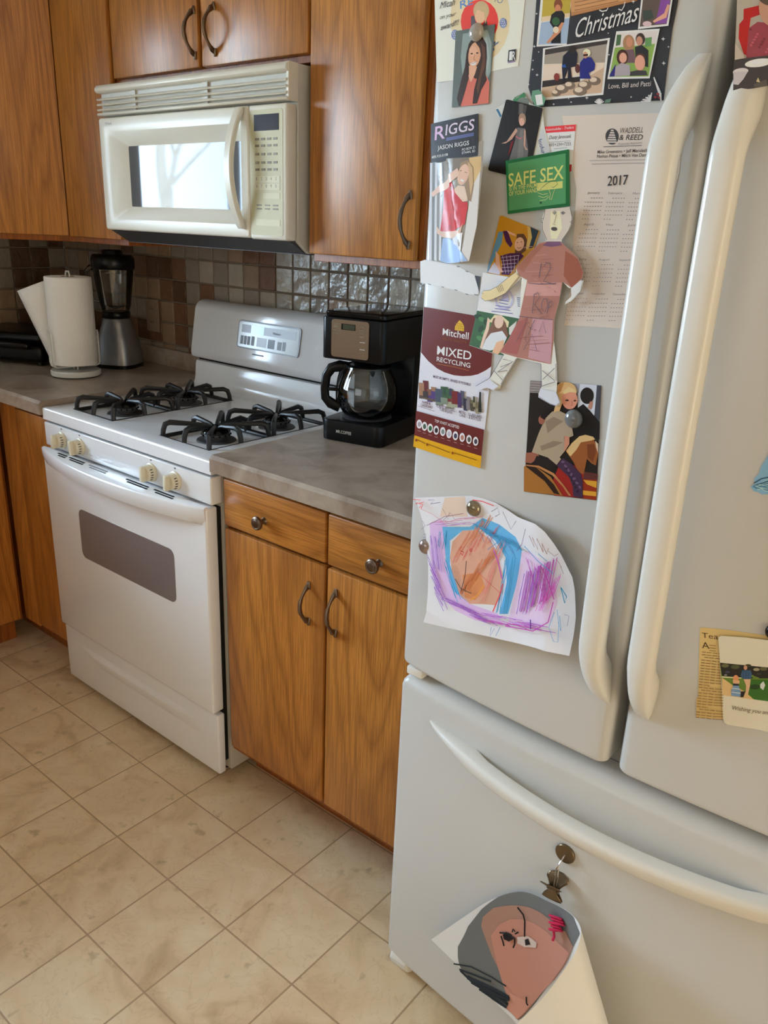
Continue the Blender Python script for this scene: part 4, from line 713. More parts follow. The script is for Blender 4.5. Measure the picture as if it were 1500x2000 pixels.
# ------------------------------------------------------------------ flat things on the refrigerator doors (x, z on the door face in 0.1 mm from an origin)
ART = [
('award_sheet',0.0006,'off-white award sheet with tan disc, red circle and handwriting, top left of refrigerator','paper',None,0.6,0.0004,[],15398,16739,[('B',(205,190,172),[-892,740,646,508,627,350,612,-358,199,-381,-448,-429,-747,-428]),('P',(190,170,128),[427,191,422,41,371,-90,279,-191,152,-251,2,-261,-157,-220,-308,-131,-435,-2,-524,153,-565,318,-553,475,-492,608,-387,702,-253,751,-102,751,51,704,191,614,306,491,388,346]),('P',(205,38,18),[248,172,241,99,206,36,145,-10,62,-35,-33,-37,-132,-14,-225,32,-302,95,-355,171,-378,250,-369,325,-330,387,-264,432,-178,454,-83,453,14,427,103,382,175,320,225,247]),('P',(168,140,98),[89,307,87,274,71,247,45,226,10,215,-30,215,-71,226,-110,246,-142,274,-164,307,-174,342,-171,375,-155,403,-128,423,-93,433,-52,433,-11,422,27,401,58,374,79,341]),('P',(205,150,112),[29,253,28,228,18,206,2,190,-21,182,-47,181,-73,188,-98,203,-119,224,-134,248,-140,275,-139,300,-129,321,-112,337,-89,346,-63,346,-37,339,-12,324,8,303,23,279]),('P',(70,62,62),[-206,283,-155,288,-122,210,-7,155,53,216,86,133,49,92,-190,120]),('P',(172,144,100),[-162,357,-114,385,21,367,71,281,42,166,3,301,-110,345,-144,264]),('T',(70,110,150),'R',[-399,391,-278,407],8.7,0,1),('T',(70,110,150),'E',[-270,408,-185,417],8.0,0,1),('T',(80,80,90),'T',[148,399,190,383],5.6,0,1),('T',(110,120,130),'O',[198,381,288,358],6.1,0,1),('T',(70,90,120),'R',[207,-154,285,-49],6.9,0,1),('P',(110,120,150),[385,136,384,119,378,104,367,93,351,87,334,86,316,91,299,101,284,115,274,132,270,150,270,167,277,182,288,193,304,199,321,199,339,194,356,184,371,170,380,154]),('S',(215,210,200),0.7,[272,188,325,105]),('S',(50,60,110),0.6,[280,169,369,169]),('S',(215,210,200),0.7,[301,184,354,102]),('S',(50,60,110),0.6,[282,148,371,149]),('S',(215,210,200),0.7,[330,180,383,98]),('S',(50,60,110),0.6,[285,128,373,128]),('P',(110,120,150),[-396,98,-397,80,-405,64,-418,53,-435,46,-455,46,-476,51,-495,62,-511,77,-521,94,-526,113,-525,131,-517,147,-504,158,-486,165,-466,165,-446,160,-427,149,-411,134,-401,117]),('S',(215,210,200),0.7,[-523,153,-464,66]),('S',(50,60,110),0.6,[-514,133,-413,133]),('S',(215,210,200),0.7,[-490,149,-432,62]),('S',(50,60,110),0.6,[-512,112,-411,111]),('S',(215,210,200),0.7,[-457,145,-399,58]),('S',(50,60,110),0.6,[-510,90,-409,90]),('T',(60,50,46),'Micah',[-759,443,-501,447],7.3,0.35,0),('T',(60,50,46),'on your',[-752,317,-469,327],4.7,0.35,0),('T',(60,50,46),'award!!!',[-726,187,-416,217],5.8,0.35,1),('P',(30,26,30),[450,-170,563,-168,570,-292,448,-299]),('P',(210,198,182),[467,-186,506,-185,510,-284,468,-287]),('T',(215,202,186),'R',[513,-287,563,-285],9.7,0,1),('S',(120,90,150),0.9,[453,-309,568,-303])]),
('portrait_photo',0.0018,'portrait photo of a person with long hair in a coral top','photo',None,0.3,0.0004,[],15278,16432,[('B',(96,104,96),[-326,450,327,451,313,-450,-313,-451]),('P',(140,152,142),[-198,405,210,403,293,246,311,-79,242,-213,-149,-109,-208,135]),('P',(160,170,160),[-57,389,196,382,277,87,265,-121,214,47,159,260]),('P',(56,34,24),[-50,312,49,344,134,338,211,243,235,91,229,-95,264,-192,191,-376,60,-451,-189,-441,-231,-346,-180,-155,-122,-16,-114,173,-84,276]),('P',(206,106,84),[-145,-146,-29,-72,64,-139,166,-136,249,-120,306,-195,319,-444,-152,-450]),('P',(214,160,124),[-56,26,84,1,58,-80,-2,-176,-42,-118]),('P',(214,156,118),[130,121,121,78,102,41,76,13,45,-2,12,-3,-20,10,-47,36,-67,73,-77,116,-77,161,-67,205,-48,242,-21,269,10,283,43,283,74,270,100,244,119,208,130,166]),('P',(222,168,132),[63,178,62,160,54,143,41,131,23,124,3,123,-17,129,-37,139,-53,154,-64,173,-69,192,-68,211,-60,227,-47,239,-29,246,-9,246,12,241,31,230,47,215,58,197]),('P',(56,34,24),[2,307,92,337,193,257,235,91,229,-95,262,-168,181,-280,128,-431,50,-432,60,-270,97,-130,109,10,142,100,105,208]),('P',(96,60,38),[125,264,199,199,219,0,166,-136,135,-336,101,-250,142,-63,170,74]),('P',(56,34,24),[-47,283,-94,148,-96,-18,-42,-118,-97,-283,-153,-437,-223,-371,-180,-155,-125,8,-108,196,-80,263]),('P',(60,40,34),[0,155,-1,153,-3,151,-8,150,-14,149,-20,149,-26,150,-32,152,-37,154,-40,157,-42,160,-41,162,-38,164,-34,166,-28,166,-22,166,-15,165,-9,163,-4,161,-1,158]),('P',(60,40,34),[92,154,92,152,89,150,85,148,79,148,73,148,66,149,60,151,56,153,52,156,51,158,52,161,55,163,59,164,65,165,71,164,77,163,83,162,88,159,91,157]),('S',(170,100,80),0.7,[27,147,20,89,51,77]),('P',(245,232,220),[-42,54,78,60,56,21,-4,21]),('S',(180,80,70),0.6,[-47,58,12,40,81,62])]),
('christmas_card',0.0008,'black photo card of family pictures with white script, beneath a small wooden plaque','card',None,0.35,0.0004,[],17228,16404,[('B',(44,46,50),[-1034,802,769,557,764,370,747,172,750,-228,760,-528,222,-522,-919,-507,-1034,-274,-1020,161]),('P',(222,212,198),[-971,781,-539,721,-543,139,-968,162]),('P',(176,150,52),[-939,777,-561,724,-536,426,-931,426]),('P',(150,166,182),[-932,414,-541,415,-545,154,-944,180]),('P',(210,185,150),[-926,473,-542,466,-539,426,-926,420]),('P',(120,66,36),[-655,561,-656,541,-662,524,-673,512,-688,505,-706,504,-725,509,-743,521,-758,537,-769,556,-774,576,-774,596,-768,612,-756,625,-741,632,-723,633,-704,627,-687,616,-672,600,-661,581]),('P',(190,120,82),[-673,523,-673,509,-677,496,-685,487,-695,482,-708,481,-721,485,-733,493,-743,504,-751,518,-755,533,-755,547,-750,560,-743,569,-732,574,-720,575,-707,571,-695,563,-685,551,-677,538]),('P',(24,24,28),[-796,480,-737,508,-652,503,-610,457,-608,377,-647,346,-626,163,-765,177,-737,321,-809,400]),('P',(50,90,50),[-670,395,-671,382,-677,370,-688,362,-702,357,-718,357,-735,361,-751,369,-764,380,-773,394,-777,408,-777,422,-771,433,-760,442,-746,446,-730,447,-713,442,-697,434,-684,423,-675,410]),('P',(196,130,90),[-644,381,-611,377,-653,277,-797,180,-830,190,-732,286]),('P',(215,190,160),[-671,308,-672,297,-676,288,-684,281,-695,277,-708,277,-720,280,-733,287,-743,295,-750,306,-753,317,-753,328,-748,337,-740,344,-729,348,-717,348,-704,345,-692,339,-682,330,-675,319]),('P',(222,212,198),[-868,134,18,153,18,-428,-835,-435]),('P',(60,54,50),[-837,119,-7,133,-11,84,-836,59]),('P',(150,138,122),[-836,59,-12,95,-10,-99,-833,-38]),('P',(214,188,164),[-836,-38,-10,-93,-10,-191,-833,-221]),('P',(44,34,32),[-830,-221,-314,-213,-305,-279,-830,-292]),('P',(190,160,130),[-830,-292,-307,-267,-17,-144,-8,-406,-826,-404]),('P',(118,100,82),[-449,-335,-452,-350,-463,-363,-482,-373,-507,-379,-536,-379,-566,-375,-593,-366,-616,-353,-631,-337,-638,-321,-635,-306,-623,-292,-604,-282,-578,-277,-550,-277,-520,-281,-493,-290,-471,-303,-456,-318]),('P',(206,184,158),[-507,-316,-509,-325,-516,-332,-527,-338,-542,-341,-560,-341,-578,-339,-594,-333,-607,-326,-617,-317,-621,-308,-619,-299,-612,-291,-600,-286,-585,-283,-567,-283,-550,-285,-534,-291,-520,-298,-511,-307]),('P',(118,100,82),[-362,-305,-364,-318,-373,-329,-389,-337,-409,-341,-433,-342,-457,-338,-480,-330,-498,-320,-511,-307,-516,-294,-514,-281,-505,-270,-489,-262,-468,-257,-444,-257,-420,-261,-398,-268,-380,-279,-367,-292]),('P',(206,184,158),[-413,-287,-414,-294,-420,-300,-429,-305,-442,-307,-456,-308,-470,-305,-484,-301,-495,-295,-502,-288,-506,-280,-504,-273,-499,-266,-489,-262,-477,-259,-462,-259,-448,-261,-434,-266,-424,-272,-416,-279]),('P',(118,100,82),[-151,-320,-153,-335,-164,-348,-182,-358,-206,-363,-234,-364,-262,-360,-288,-351,-310,-338,-325,-323,-331,-307,-329,-292,-318,-279,-299,-269,-275,-264,-248,-263,-219,-268,-194,-277,-172,-289,-158,-304]),('P',(206,184,158),[-207,-302,-208,-311,-215,-318,-226,-323,-240,-326,-257,-327,-274,-324,-289,-319,-302,-312,-311,-303,-315,-294,-314,-285,-307,-278,-296,-272,-281,-269,-265,-269,-248,-272,-232,-277,-219,-284,-210,-293]),('P',(118,100,82),[-33,-282,-35,-296,-45,-307,-61,-316,-82,-321,-107,-321,-132,-317,-156,-309,-175,-298,-189,-284,-195,-270,-193,-256,-183,-244,-166,-235,-145,-231,-120,-230,-95,-234,-71,-243,-52,-254,-39,-267]),('P',(206,184,158),[-85,-264,-86,-272,-92,-279,-102,-283,-115,-286,-130,-286,-145,-284,-159,-279,-171,-273,-179,-265,-182,-257,-181,-249,-175,-242,-165,-237,-152,-234,-137,-234,-122,-237,-108,-241,-96,-248,-88,-256]),('P',(118,100,82),[-202,-376,-204,-391,-215,-404,-234,-414,-258,-419,-286,-420,-314,-416,-341,-407,-363,-394,-378,-379,-384,-363,-382,-348,-371,-334,-352,-325,-327,-319,-300,-319,-271,-323,-245,-332,-224,-345,-209,-360]),('P',(206,184,158),[-258,-357,-260,-366,-266,-374,-277,-379,-292,-382,-309,-383,-326,-380,-342,-375,-355,-368,-364,-359,-368,-350,-366,-341,-360,-334,-348,-328,-333,-325,-317,-325,-300,-327,-284,-333,-271,-340,-262,-348]),('P',(118,100,82),[-552,-376,-554,-386,-562,-395,-575,-402,-592,-406,-611,-406,-631,-403,-649,-397,-665,-388,-675,-378,-679,-367,-678,-357,-670,-348,-657,-341,-639,-337,-620,-337,-600,-340,-582,-346,-567,-355,-557,-365]),('P',(206,184,158),[-598,-358,-599,-364,-604,-369,-612,-373,-622,-375,-634,-375,-646,-373,-657,-370,-666,-365,-672,-359,-675,-353,-674,-347,-669,-342,-661,-338,-651,-336,-639,-336,-627,-337,-616,-341,-607,-346,-601,-352]),('P',(22,26,40),[-573,22,-490,85,-414,77,-377,27,-374,-102,-449,-108,-418,-229,-479,-224,-484,-128,-535,-268,-573,-97]),('P',(40,34,30),[-406,76,-407,63,-411,52,-420,44,-432,39,-446,38,-461,42,-474,49,-486,59,-494,72,-498,85,-497,98,-492,110,-484,118,-472,123,-458,123,-443,120,-430,113,-418,102,-410,90]),('P',(30,80,150),[-576,-73,-531,-65,-511,-102,-565,-98]),('P',(28,34,110),[-334,-71,-282,-17,-193,-25,-128,-100,-130,-158,-199,-187,-161,-249,-311,-237]),('P',(226,206,170),[-205,22,-206,10,-212,0,-221,-8,-235,-12,-250,-13,-266,-9,-281,-2,-293,7,-302,19,-306,32,-306,44,-300,54,-290,62,-277,67,-261,67,-245,63,-231,57,-218,47,-209,35]),('P',(186,130,100),[-240,3,-240,-8,-243,-18,-249,-25,-256,-29,-265,-30,-275,-27,-284,-22,-291,-13,-297,-3,-300,8,-300,19,-297,28,-292,35,-284,40,-275,41,-266,38,-257,32,-249,24,-243,14]),('P',(20,20,24),[-301,14,-239,14,-236,-5,-295,-4]),('P',(90,44,40),[-323,-130,-322,-145,-325,-158,-331,-168,-339,-174,-349,-175,-360,-172,-370,-164,-379,-153,-386,-139,-389,-125,-390,-110,-387,-97,-381,-87,-372,-81,-362,-80,-352,-83,-342,-91,-333,-102,-326,-115]),('P',(120,40,30),[-591,-197,-591,-210,-595,-221,-603,-230,-613,-235,-625,-236,-638,-233,-650,-226,-660,-216,-667,-204,-670,-191,-670,-178,-666,-167,-658,-159,-648,-154,-636,-153,-624,-156,-612,-163,-602,-173,-595,-185]),('P',(222,212,198),[92,208,607,180,567,-300,51,-269]),('P',(206,196,186),[113,186,587,161,577,5,96,40]),('P',(130,160,76),[98,45,576,38,551,-279,72,-249]),('P',(70,100,64),[104,173,160,168,161,67,107,61]),('P',(96,140,84),[451,105,529,108,536,20,465,16]),('P',(160,120,84),[334,67,334,41,328,19,315,1,297,-9,276,-11,253,-5,231,9,212,30,198,54,191,81,190,107,197,129,210,146,228,156,250,158,272,152,294,138,312,118,326,93]),('P',(190,130,100),[306,81,307,65,303,52,297,41,287,35,275,34,263,37,251,46,241,58,234,72,229,88,229,104,232,117,239,128,248,134,260,135,272,131,284,123,294,111,302,97]),('P',(60,50,46),[453,94,453,75,448,59,437,47,423,39,406,38,388,43,371,53,356,68,345,86,340,105,340,124,345,140,355,152,370,159,387,161,405,156,422,146,436,131,447,113]),('P',(186,132,106),[426,80,426,66,423,53,416,44,407,38,396,37,384,40,372,48,362,59,355,73,350,87,350,102,353,114,360,124,370,129,381,131,393,127,404,119,414,108,422,95]),('P',(40,40,44),[344,27,421,42,510,-21,534,-189,382,-132]),('P',(110,84,90),[184,9,334,6,382,-132,217,-118]),('P',(70,40,30),[280,-67,280,-91,274,-113,260,-129,242,-139,220,-141,197,-135,175,-122,156,-103,143,-80,135,-54,135,-30,142,-9,156,8,174,17,196,19,219,13,241,0,259,-19,273,-42]),('P',(206,150,124),[263,-71,263,-87,259,-101,250,-112,238,-118,224,-120,209,-116,195,-107,182,-95,173,-79,169,-63,168,-47,173,-33,182,-22,194,-16,208,-15,223,-19,237,-27,249,-40,258,-55]),('P',(160,150,152),[126,-156,203,-117,310,-148,333,-254,118,-247]),('P',(40,36,110),[79,-221,135,-122,139,-248,74,-246]),('P',(76,50,40),[486,-85,485,-97,479,-108,467,-116,451,-120,433,-121,415,-117,397,-110,383,-100,372,-88,368,-75,369,-63,375,-52,387,-44,403,-40,421,-40,439,-43,457,-50,471,-61,481,-72]),('P',(214,150,124),[491,-141,492,-165,486,-186,476,-203,460,-213,442,-215,422,-210,403,-197,386,-178,374,-155,367,-131,366,-106,372,-85,383,-69,398,-59,417,-57,437,-63,456,-75,472,-94,484,-116]),('P',(60,56,58),[328,-217,407,-207,515,-221,536,-267,327,-258]),('P',(222,212,198),[344,602,711,554,703,196,354,200]),('P',(92,78,70),[366,599,696,556,680,216,372,222]),('P',(126,70,140),[577,519,679,506,685,285,676,222,548,230,566,351]),('P',(206,150,120),[659,404,689,390,667,276,533,243,517,261,635,322]),('P',(200,170,170),[508,235,507,227,501,220,490,216,476,213,460,214,443,217,428,222,415,229,406,238,402,246,404,254,410,261,421,265,435,267,451,267,468,264,483,258,496,251,504,243]),('P',(60,72,64),[382,373,486,371,525,292,411,272]),('T',(226,216,200),'Christmas',[-447,191,320,282],19.0,0.32,0),('S',(226,216,200),1.2,[-152,445,-114,427,-58,429,-42,456]),('S',(226,216,200),1.2,[87,425,131,408,152,443,159,486]),('T',(206,196,184),'Love, Bill and Patti',[81,-371,593,-378],5.0,0,0),('S',(222,212,198),0.6,[-1011,513,-985,509]),('S',(222,212,198),0.6,[-999,521,-997,501]),('P',(222,212,198),[-992,510,-994,507,-998,507,-1002,508,-1004,512,-1003,515,-999,515,-994,514]),('S',(222,212,198),0.6,[-1008,166,-968,162]),('S',(222,212,198),0.6,[-990,179,-986,149]),('P',(222,212,198),[-979,163,-981,159,-987,157,-994,160,-997,165,-995,169,-989,171,-982,168]),('S',(222,212,198),0.6,[-997,-85,-967,-87]),('S',(222,212,198),0.6,[-983,-75,-980,-97]),('P',(222,212,198),[-975,-87,-977,-90,-981,-91,-986,-89,-989,-85,-987,-82,-982,-81,-977,-83]),('S',(222,212,198),0.6,[-928,-150,-888,-153]),('S',(222,212,198),0.6,[-910,-136,-906,-166]),('P',(222,212,198),[-899,-152,-901,-156,-907,-158,-914,-155,-917,-150,-915,-146,-909,-144,-902,-147]),('S',(222,212,198),0.6,[-1034,-245,-1007,-247]),('S',(222,212,198),0.6,[-1022,-236,-1019,-256]),('P',(222,212,198),[-1014,-247,-1016,-250,-1020,-251,-1024,-249,-1026,-246,-1025,-243,-1021,-242,-1017,-243]),('S',(222,212,198),0.6,[-996,13,-976,11]),('S',(222,212,198),0.6,[-986,20,-985,5]),('P',(222,212,198),[-981,12,-982,9,-985,9,-988,10,-990,13,-989,15,-986,15,-983,14]),('S',(222,212,198),0.6,[-924,97,-905,95]),('S',(222,212,198),0.6,[-915,104,-914,89]),('P',(222,212,198),[-910,96,-911,94,-914,93,-917,94,-919,97,-918,99,-915,100,-912,98]),('S',(222,212,198),0.6,[648,75,690,71]),('S',(222,212,198),0.6,[666,90,672,55]),('P',(222,212,198),[678,72,676,66,670,65,663,68,660,74,661,79,668,81,675,78]),('S',(222,212,198),0.6,[693,-163,735,-167]),('S',(222,212,198),0.6,[711,-147,717,-183]),('P',(222,212,198),[723,-166,722,-171,715,-173,708,-170,705,-164,707,-159,713,-157,720,-160]),('S',(222,212,198),0.6,[732,-9,752,-11]),('S',(222,212,198),0.6,[741,-1,743,-19]),('P',(222,212,198),[747,-10,746,-13,743,-14,739,-12,737,-9,738,-7,741,-6,745,-7]),('S',(222,212,198),0.6,[242,476,280,471]),('S',(222,212,198),0.6,[259,489,264,458]),('P',(222,212,198),[270,472,268,468,262,466,256,469,253,474,255,479,260,480,267,477]),('S',(222,212,198),0.6,[33,-22,53,-24]),('S',(222,212,198),0.6,[42,-15,44,-31]),('P',(222,212,198),[47,-24,47,-26,43,-27,40,-26,38,-23,39,-21,42,-20,46,-21]),('S',(222,212,198),0.6,[-637,-490,-611,-492]),('S',(222,212,198),0.6,[-625,-481,-622,-501]),('P',(222,212,198),[-618,-491,-619,-495,-623,-496,-627,-494,-629,-491,-628,-488,-624,-487,-620,-488]),('S',(222,212,198),0.6,[-198,-450,-156,-452]),('S',(222,212,198),0.6,[-179,-434,-175,-468]),('P',(222,212,198),[-167,-452,-169,-457,-176,-459,-183,-456,-186,-450,-184,-445,-178,-443,-171,-446]),('S',(222,212,198),0.6,[-394,-483,-372,-484]),('S',(222,212,198),0.6,[-384,-475,-382,-492]),('P',(222,212,198),[-378,-484,-379,-487,-383,-488,-386,-486,-388,-483,-387,-481,-384,-480,-380,-481]),('S',(222,212,198),0.6,[373,-477,395,-478]),('S',(222,212,198),0.6,[382,-468,385,-487]),('P',(222,212,198),[389,-478,388,-481,384,-482,381,-480,379,-477,380,-474,383,-473,387,-475]),('S',(222,212,198),0.6,[-3,196,11,194]),('S',(222,212,198),0.6,[3,201,5,189]),('P',(222,212,198),[7,195,6,193,4,192,2,193,1,195,1,197,3,198,6,197]),('S',(222,212,198),0.6,[-427,-445,-411,-446]),('S',(222,212,198),0.6,[-420,-439,-418,-451]),('P',(222,212,198),[-415,-445,-416,-447,-419,-448,-421,-447,-422,-445,-422,-443,-419,-442,-417,-443]),('S',(206,200,190),1.2,[625,-537,511,-531]),('S',(206,200,190),1.2,[749,-539,626,-296]),('S',(210,204,196),1.1,[-2,-528,-67,-497]),('S',(206,200,190),1.2,[625,-537,527,-511]),('S',(206,200,190),1.2,[748,-530,641,-319]),('S',(210,204,196),1.1,[-2,-528,-52,-483]),('S',(206,200,190),1.2,[625,-537,545,-510]),('S',(206,200,190),1.2,[746,-521,657,-343]),('S',(210,204,196),1.1,[-2,-528,-36,-473]),('S',(206,200,190),1.2,[625,-537,561,-491]),('S',(206,200,190),1.2,[745,-512,672,-366]),('S',(210,204,196),1.1,[-2,-528,-19,-468]),('S',(206,200,190),1.2,[625,-537,579,-489]),('S',(206,200,190),1.2,[743,-503,688,-390]),('S',(210,204,196),1.1,[-2,-528,-2,-469]),('S',(206,200,190),1.2,[625,-537,594,-470]),('S',(206,200,190),1.2,[742,-494,703,-413]),('S',(210,204,196),1.1,[-2,-528,17,-476]),('S',(206,200,190),1.2,[625,-537,613,-469]),('S',(206,200,190),1.2,[740,-485,718,-436]),('S',(210,204,196),1.1,[-2,-528,36,-489]),('S',(206,200,190),1.2,[625,-537,628,-450]),('S',(206,200,190),1.2,[739,-476,734,-460]),('S',(210,204,196),1.1,[-2,-528,55,-505]),('P',(130,40,48),[720,-470,720,-473,718,-476,714,-479,709,-480,703,-480,698,-479,692,-477,688,-475,685,-471,683,-468,684,-464,686,-461,689,-459,694,-458,700,-457,706,-458,711,-460,715,-463,718,-466]),('P',(130,40,48),[696,-500,696,-503,694,-506,690,-509,685,-510,680,-510,674,-509,668,-507,664,-505,661,-501,659,-498,660,-494,662,-491,665,-489,670,-488,676,-487,682,-488,687,-490,692,-493,695,-496]),('P',(130,40,48),[736,-507,736,-510,734,-513,731,-515,727,-516,722,-516,717,-515,713,-514,709,-511,706,-508,705,-505,705,-502,707,-499,710,-497,714,-496,719,-496,724,-496,728,-498,732,-501,735,-504]),('P',(96,140,110),[-945,-324,-847,-318,-736,-425,-759,-498,-873,-503,-950,-411]),('P',(206,204,196),[-897,-377,-799,-371,-769,-485,-858,-492]),('P',(90,120,96),[76,-488,146,-480,137,-521,66,-523])]),
('wooden_plaque',0.0025,'small tan wooden plaque magnet with engraved lines above the family photo card','plaque',None,0.6,0.006,[],17114,16968,[('B',(198,142,86),[-454,169,440,47,410,-81,-398,-135]),('P',(176,120,68),[-403,-98,424,-57,410,-81,-398,-135]),('S',(140,90,48),0.8,[-361,-81,-287,-81,-86,-72,190,-60]),('S',(140,90,48),0.8,[-366,-41,-293,-42,-92,-33,185,-23]),('S',(140,90,48),0.8,[-372,-2,-298,-3,-97,5,179,15]),('S',(140,90,48),0.8,[-377,37,-303,36,-103,43,173,53])]),
('business_magnet',0.003,'black magnetic business card with large pale lettering, left edge of refrigerator','magnet',None,0.3,0.0008,[],15043,15586,[('B',(34,32,36),[-441,213,397,292,444,-219,-400,-284]),('S',(46,44,48),0.5,[-378,209,-338,-272]),('S',(46,44,48),0.5,[-282,218,-241,-264]),('S',(46,44,48),0.5,[-188,227,-145,-256]),('S',(46,44,48),0.5,[-95,236,-51,-248]),('S',(46,44,48),0.5,[-3,244,41,-241]),('S',(46,44,48),0.5,[87,253,133,-233]),('S',(46,44,48),0.5,[176,261,223,-225]),('S',(46,44,48),0.5,[264,270,312,-217]),('S',(46,44,48),0.5,[350,278,399,-210]),('T',(206,170,196),'R',[-351,2,-160,20],16.8,0.1,1),('T',(214,196,206),'IGGS',[-154,55,347,100],13.1,0.15,1),('P',(92,98,146),[-128,23,354,66,355,28,-136,-17]),('S',(40,44,80),0.4,[-127,3,353,47]),('T',(226,220,216),'JASON RIGGS',[-284,-125,284,-79],5.2,0,1),('T',(226,220,216),'PO BOX 21',[169,-151,394,-125],3.0,0,1),('T',(226,220,216),'ETHAN, SD',[172,-191,399,-170],3.0,0,1),('T',(226,220,216),'605.933.0108',[-381,-229,-82,-201],3.1,0,1)]),
('portrait_photo',0.001,'tall curling photo of a person in a red top beside a fence','photo',None,0.36,0.0004,[(1.494,1.45,1.0,0.28,0.032,0.016,2.0)],15427,14862,[('B',(150,138,118),[-817,440,-99,434,304,469,304,638,373,643,396,314,374,-364,288,-820,-383,-893,-736,-856]),('P',(120,104,84),[-535,447,295,461,283,243,-510,276]),('P',(206,170,110),[161,450,361,465,370,315,300,71,215,244]),('P',(214,206,194),[232,71,362,291,371,-365,284,-818,143,-839]),('P',(196,194,192),[-817,442,-777,444,-681,-874,-732,-862]),('P',(110,108,104),[-761,441,-722,443,-625,-871,-674,-859]),('P',(206,204,200),[-717,440,-677,441,-580,-868,-630,-857]),('P',(130,126,118),[-664,438,-618,439,-528,-865,-577,-854]),('P',(214,212,206),[-618,436,-564,436,-488,-863,-537,-852]),('P',(96,88,76),[-564,434,-497,432,-449,-861,-498,-849]),('P',(150,120,86),[28,395,146,428,240,341,275,121,247,-78,155,-28,112,245,2,296]),('P',(196,160,110),[148,410,232,329,262,145,231,-3,186,195]),('P',(226,176,146),[174,235,160,197,138,165,112,140,82,127,53,126,26,137,6,159,-7,191,-11,229,-5,269,10,307,32,339,59,363,88,376,117,377,143,365,163,343,176,312,179,275]),('P',(232,190,162),[10,122,125,109,194,-66,108,-79,-23,-4,-57,72]),('P',(196,18,18),[-497,144,-111,173,-36,34,108,-79,186,-78,202,-154,136,-384,-119,-452,-543,-462,-510,-148]),('P',(166,12,14),[-209,79,-25,-182,-267,-441,-403,-444]),('P',(206,30,30),[81,-168,196,-128,169,-357,101,-385]),('P',(228,182,154),[-138,274,-19,334,21,246,-128,160,-606,53,-720,-8,-764,40,-614,147]),('P',(228,182,154),[-618,-395,-523,-461,70,-437,133,-345,102,-488,-239,-541,-477,-542,-600,-491]),('P',(152,176,214),[-486,-550,-352,-552,130,-695,266,-819,-384,-888,-508,-864]),('P',(226,214,206),[-272,-549,144,-461,130,-695,-243,-616]),('S',(90,60,44),0.6,[23,296,54,303]),('S',(90,60,44),0.6,[108,282,147,272]),('P',(248,236,226),[47,196,118,181,94,164,48,178])]),
('photo_card',0.0024,'black photo card with a figure in a long grey dress, tilted above the green magnet','photo',None,0.3,0.0004,[],16081,15538,[('B',(24,22,22),[-206,471,-175,473,348,348,362,332,250,-465,219,-472,-388,-354,-407,-334]),('P',(70,66,62),[-3,418,125,387,115,272,4,290]),('P',(92,88,84),[13,417,68,406,75,286,20,295]),('P',(150,120,96),[129,231,129,209,124,190,113,175,99,166,82,163,64,168,47,178,33,195,22,215,17,237,17,258,23,278,34,292,48,301,65,304,83,299,100,289,114,273,124,253]),('P',(196,150,126),[106,203,106,189,103,176,96,166,86,160,75,158,63,161,51,168,42,179,35,192,31,207,32,221,35,234,42,244,52,250,64,252,75,249,87,242,96,231,103,218]),('P',(96,92,88),[6,143,133,126,209,-130,208,-248,-78,-242,-9,-4]),('P',(110,106,100),[57,112,104,110,143,-223,48,-221]),('P',(178,136,112),[-9,138,18,102,-58,10,-150,-35,-223,-34,-136,-11]),('P',(178,136,112),[118,121,144,96,157,-81,201,-123,170,-119,132,-68]),('S',(190,80,90),1.0,[-6,44,60,11,98,22]),('P',(110,14,20),[-70,-25,-25,-3,-59,-122,-100,-193])]),
('souvenir_magnet',0.0016,'clear and green novelty magnet peeking out around the tilted black photo card','magnet',None,0.3,0.001,[],16146,15765,[('B',(206,204,190),[-181,246,-16,303,106,181,285,124,341,-84,471,-377,197,-452,158,-250,-143,-85,-387,70,-438,157,-398,166]),('P',(60,130,84),[-172,239,-89,263,-2,312,27,266,-21,212,-96,194]),('P',(116,122,112),[86,194,84,176,73,161,55,149,31,142,3,141,-25,146,-52,156,-73,170,-88,187,-95,205,-92,223,-81,238,-63,250,-38,256,-11,257,18,253,43,243,65,229,79,212]),('P',(60,110,140),[-425,146,-388,151,-322,67,-344,44]),('P',(200,200,196),[283,-220,321,-106,467,-377,329,-408]),('T',(50,60,110),'foofur',[271,-243,352,-409],5.2,0,1),('S',(40,110,60),0.9,[-157,242,-128,268]),('S',(40,110,60),0.9,[-130,253,-106,275]),('S',(40,110,60),0.9,[-103,264,-83,283]),('S',(40,110,60),0.9,[-76,274,-61,291]),('S',(40,110,60),0.9,[-49,285,-39,298]),('S',(40,110,60),0.9,[-23,296,-16,306])]),
('business_card',0.0011,'white business card with a red top strip, right of the green magnet','card',None,0.6,0.0004,[],16706,15406,[('B',(214,200,184),[-249,266,223,272,231,-255,-204,-285]),('P',(196,30,34),[-249,266,223,272,226,200,-219,195]),('P',(150,24,30),[164,-173,225,-168,231,-249,160,-254]),('T',(240,214,200),'Automobiles - Trailers',[-200,218,194,228],2.9,0.3,0),('T',(66,60,58),'Dusty Janousek',[-133,123,173,129],4.0,0.25,1),('S',(130,120,112),0.5,[-161,89,170,95]),('T',(70,66,62),'605+234+7255',[-123,42,184,44],3.6,0,0),('S',(120,116,108),0.5,[-48,11,138,22])]),
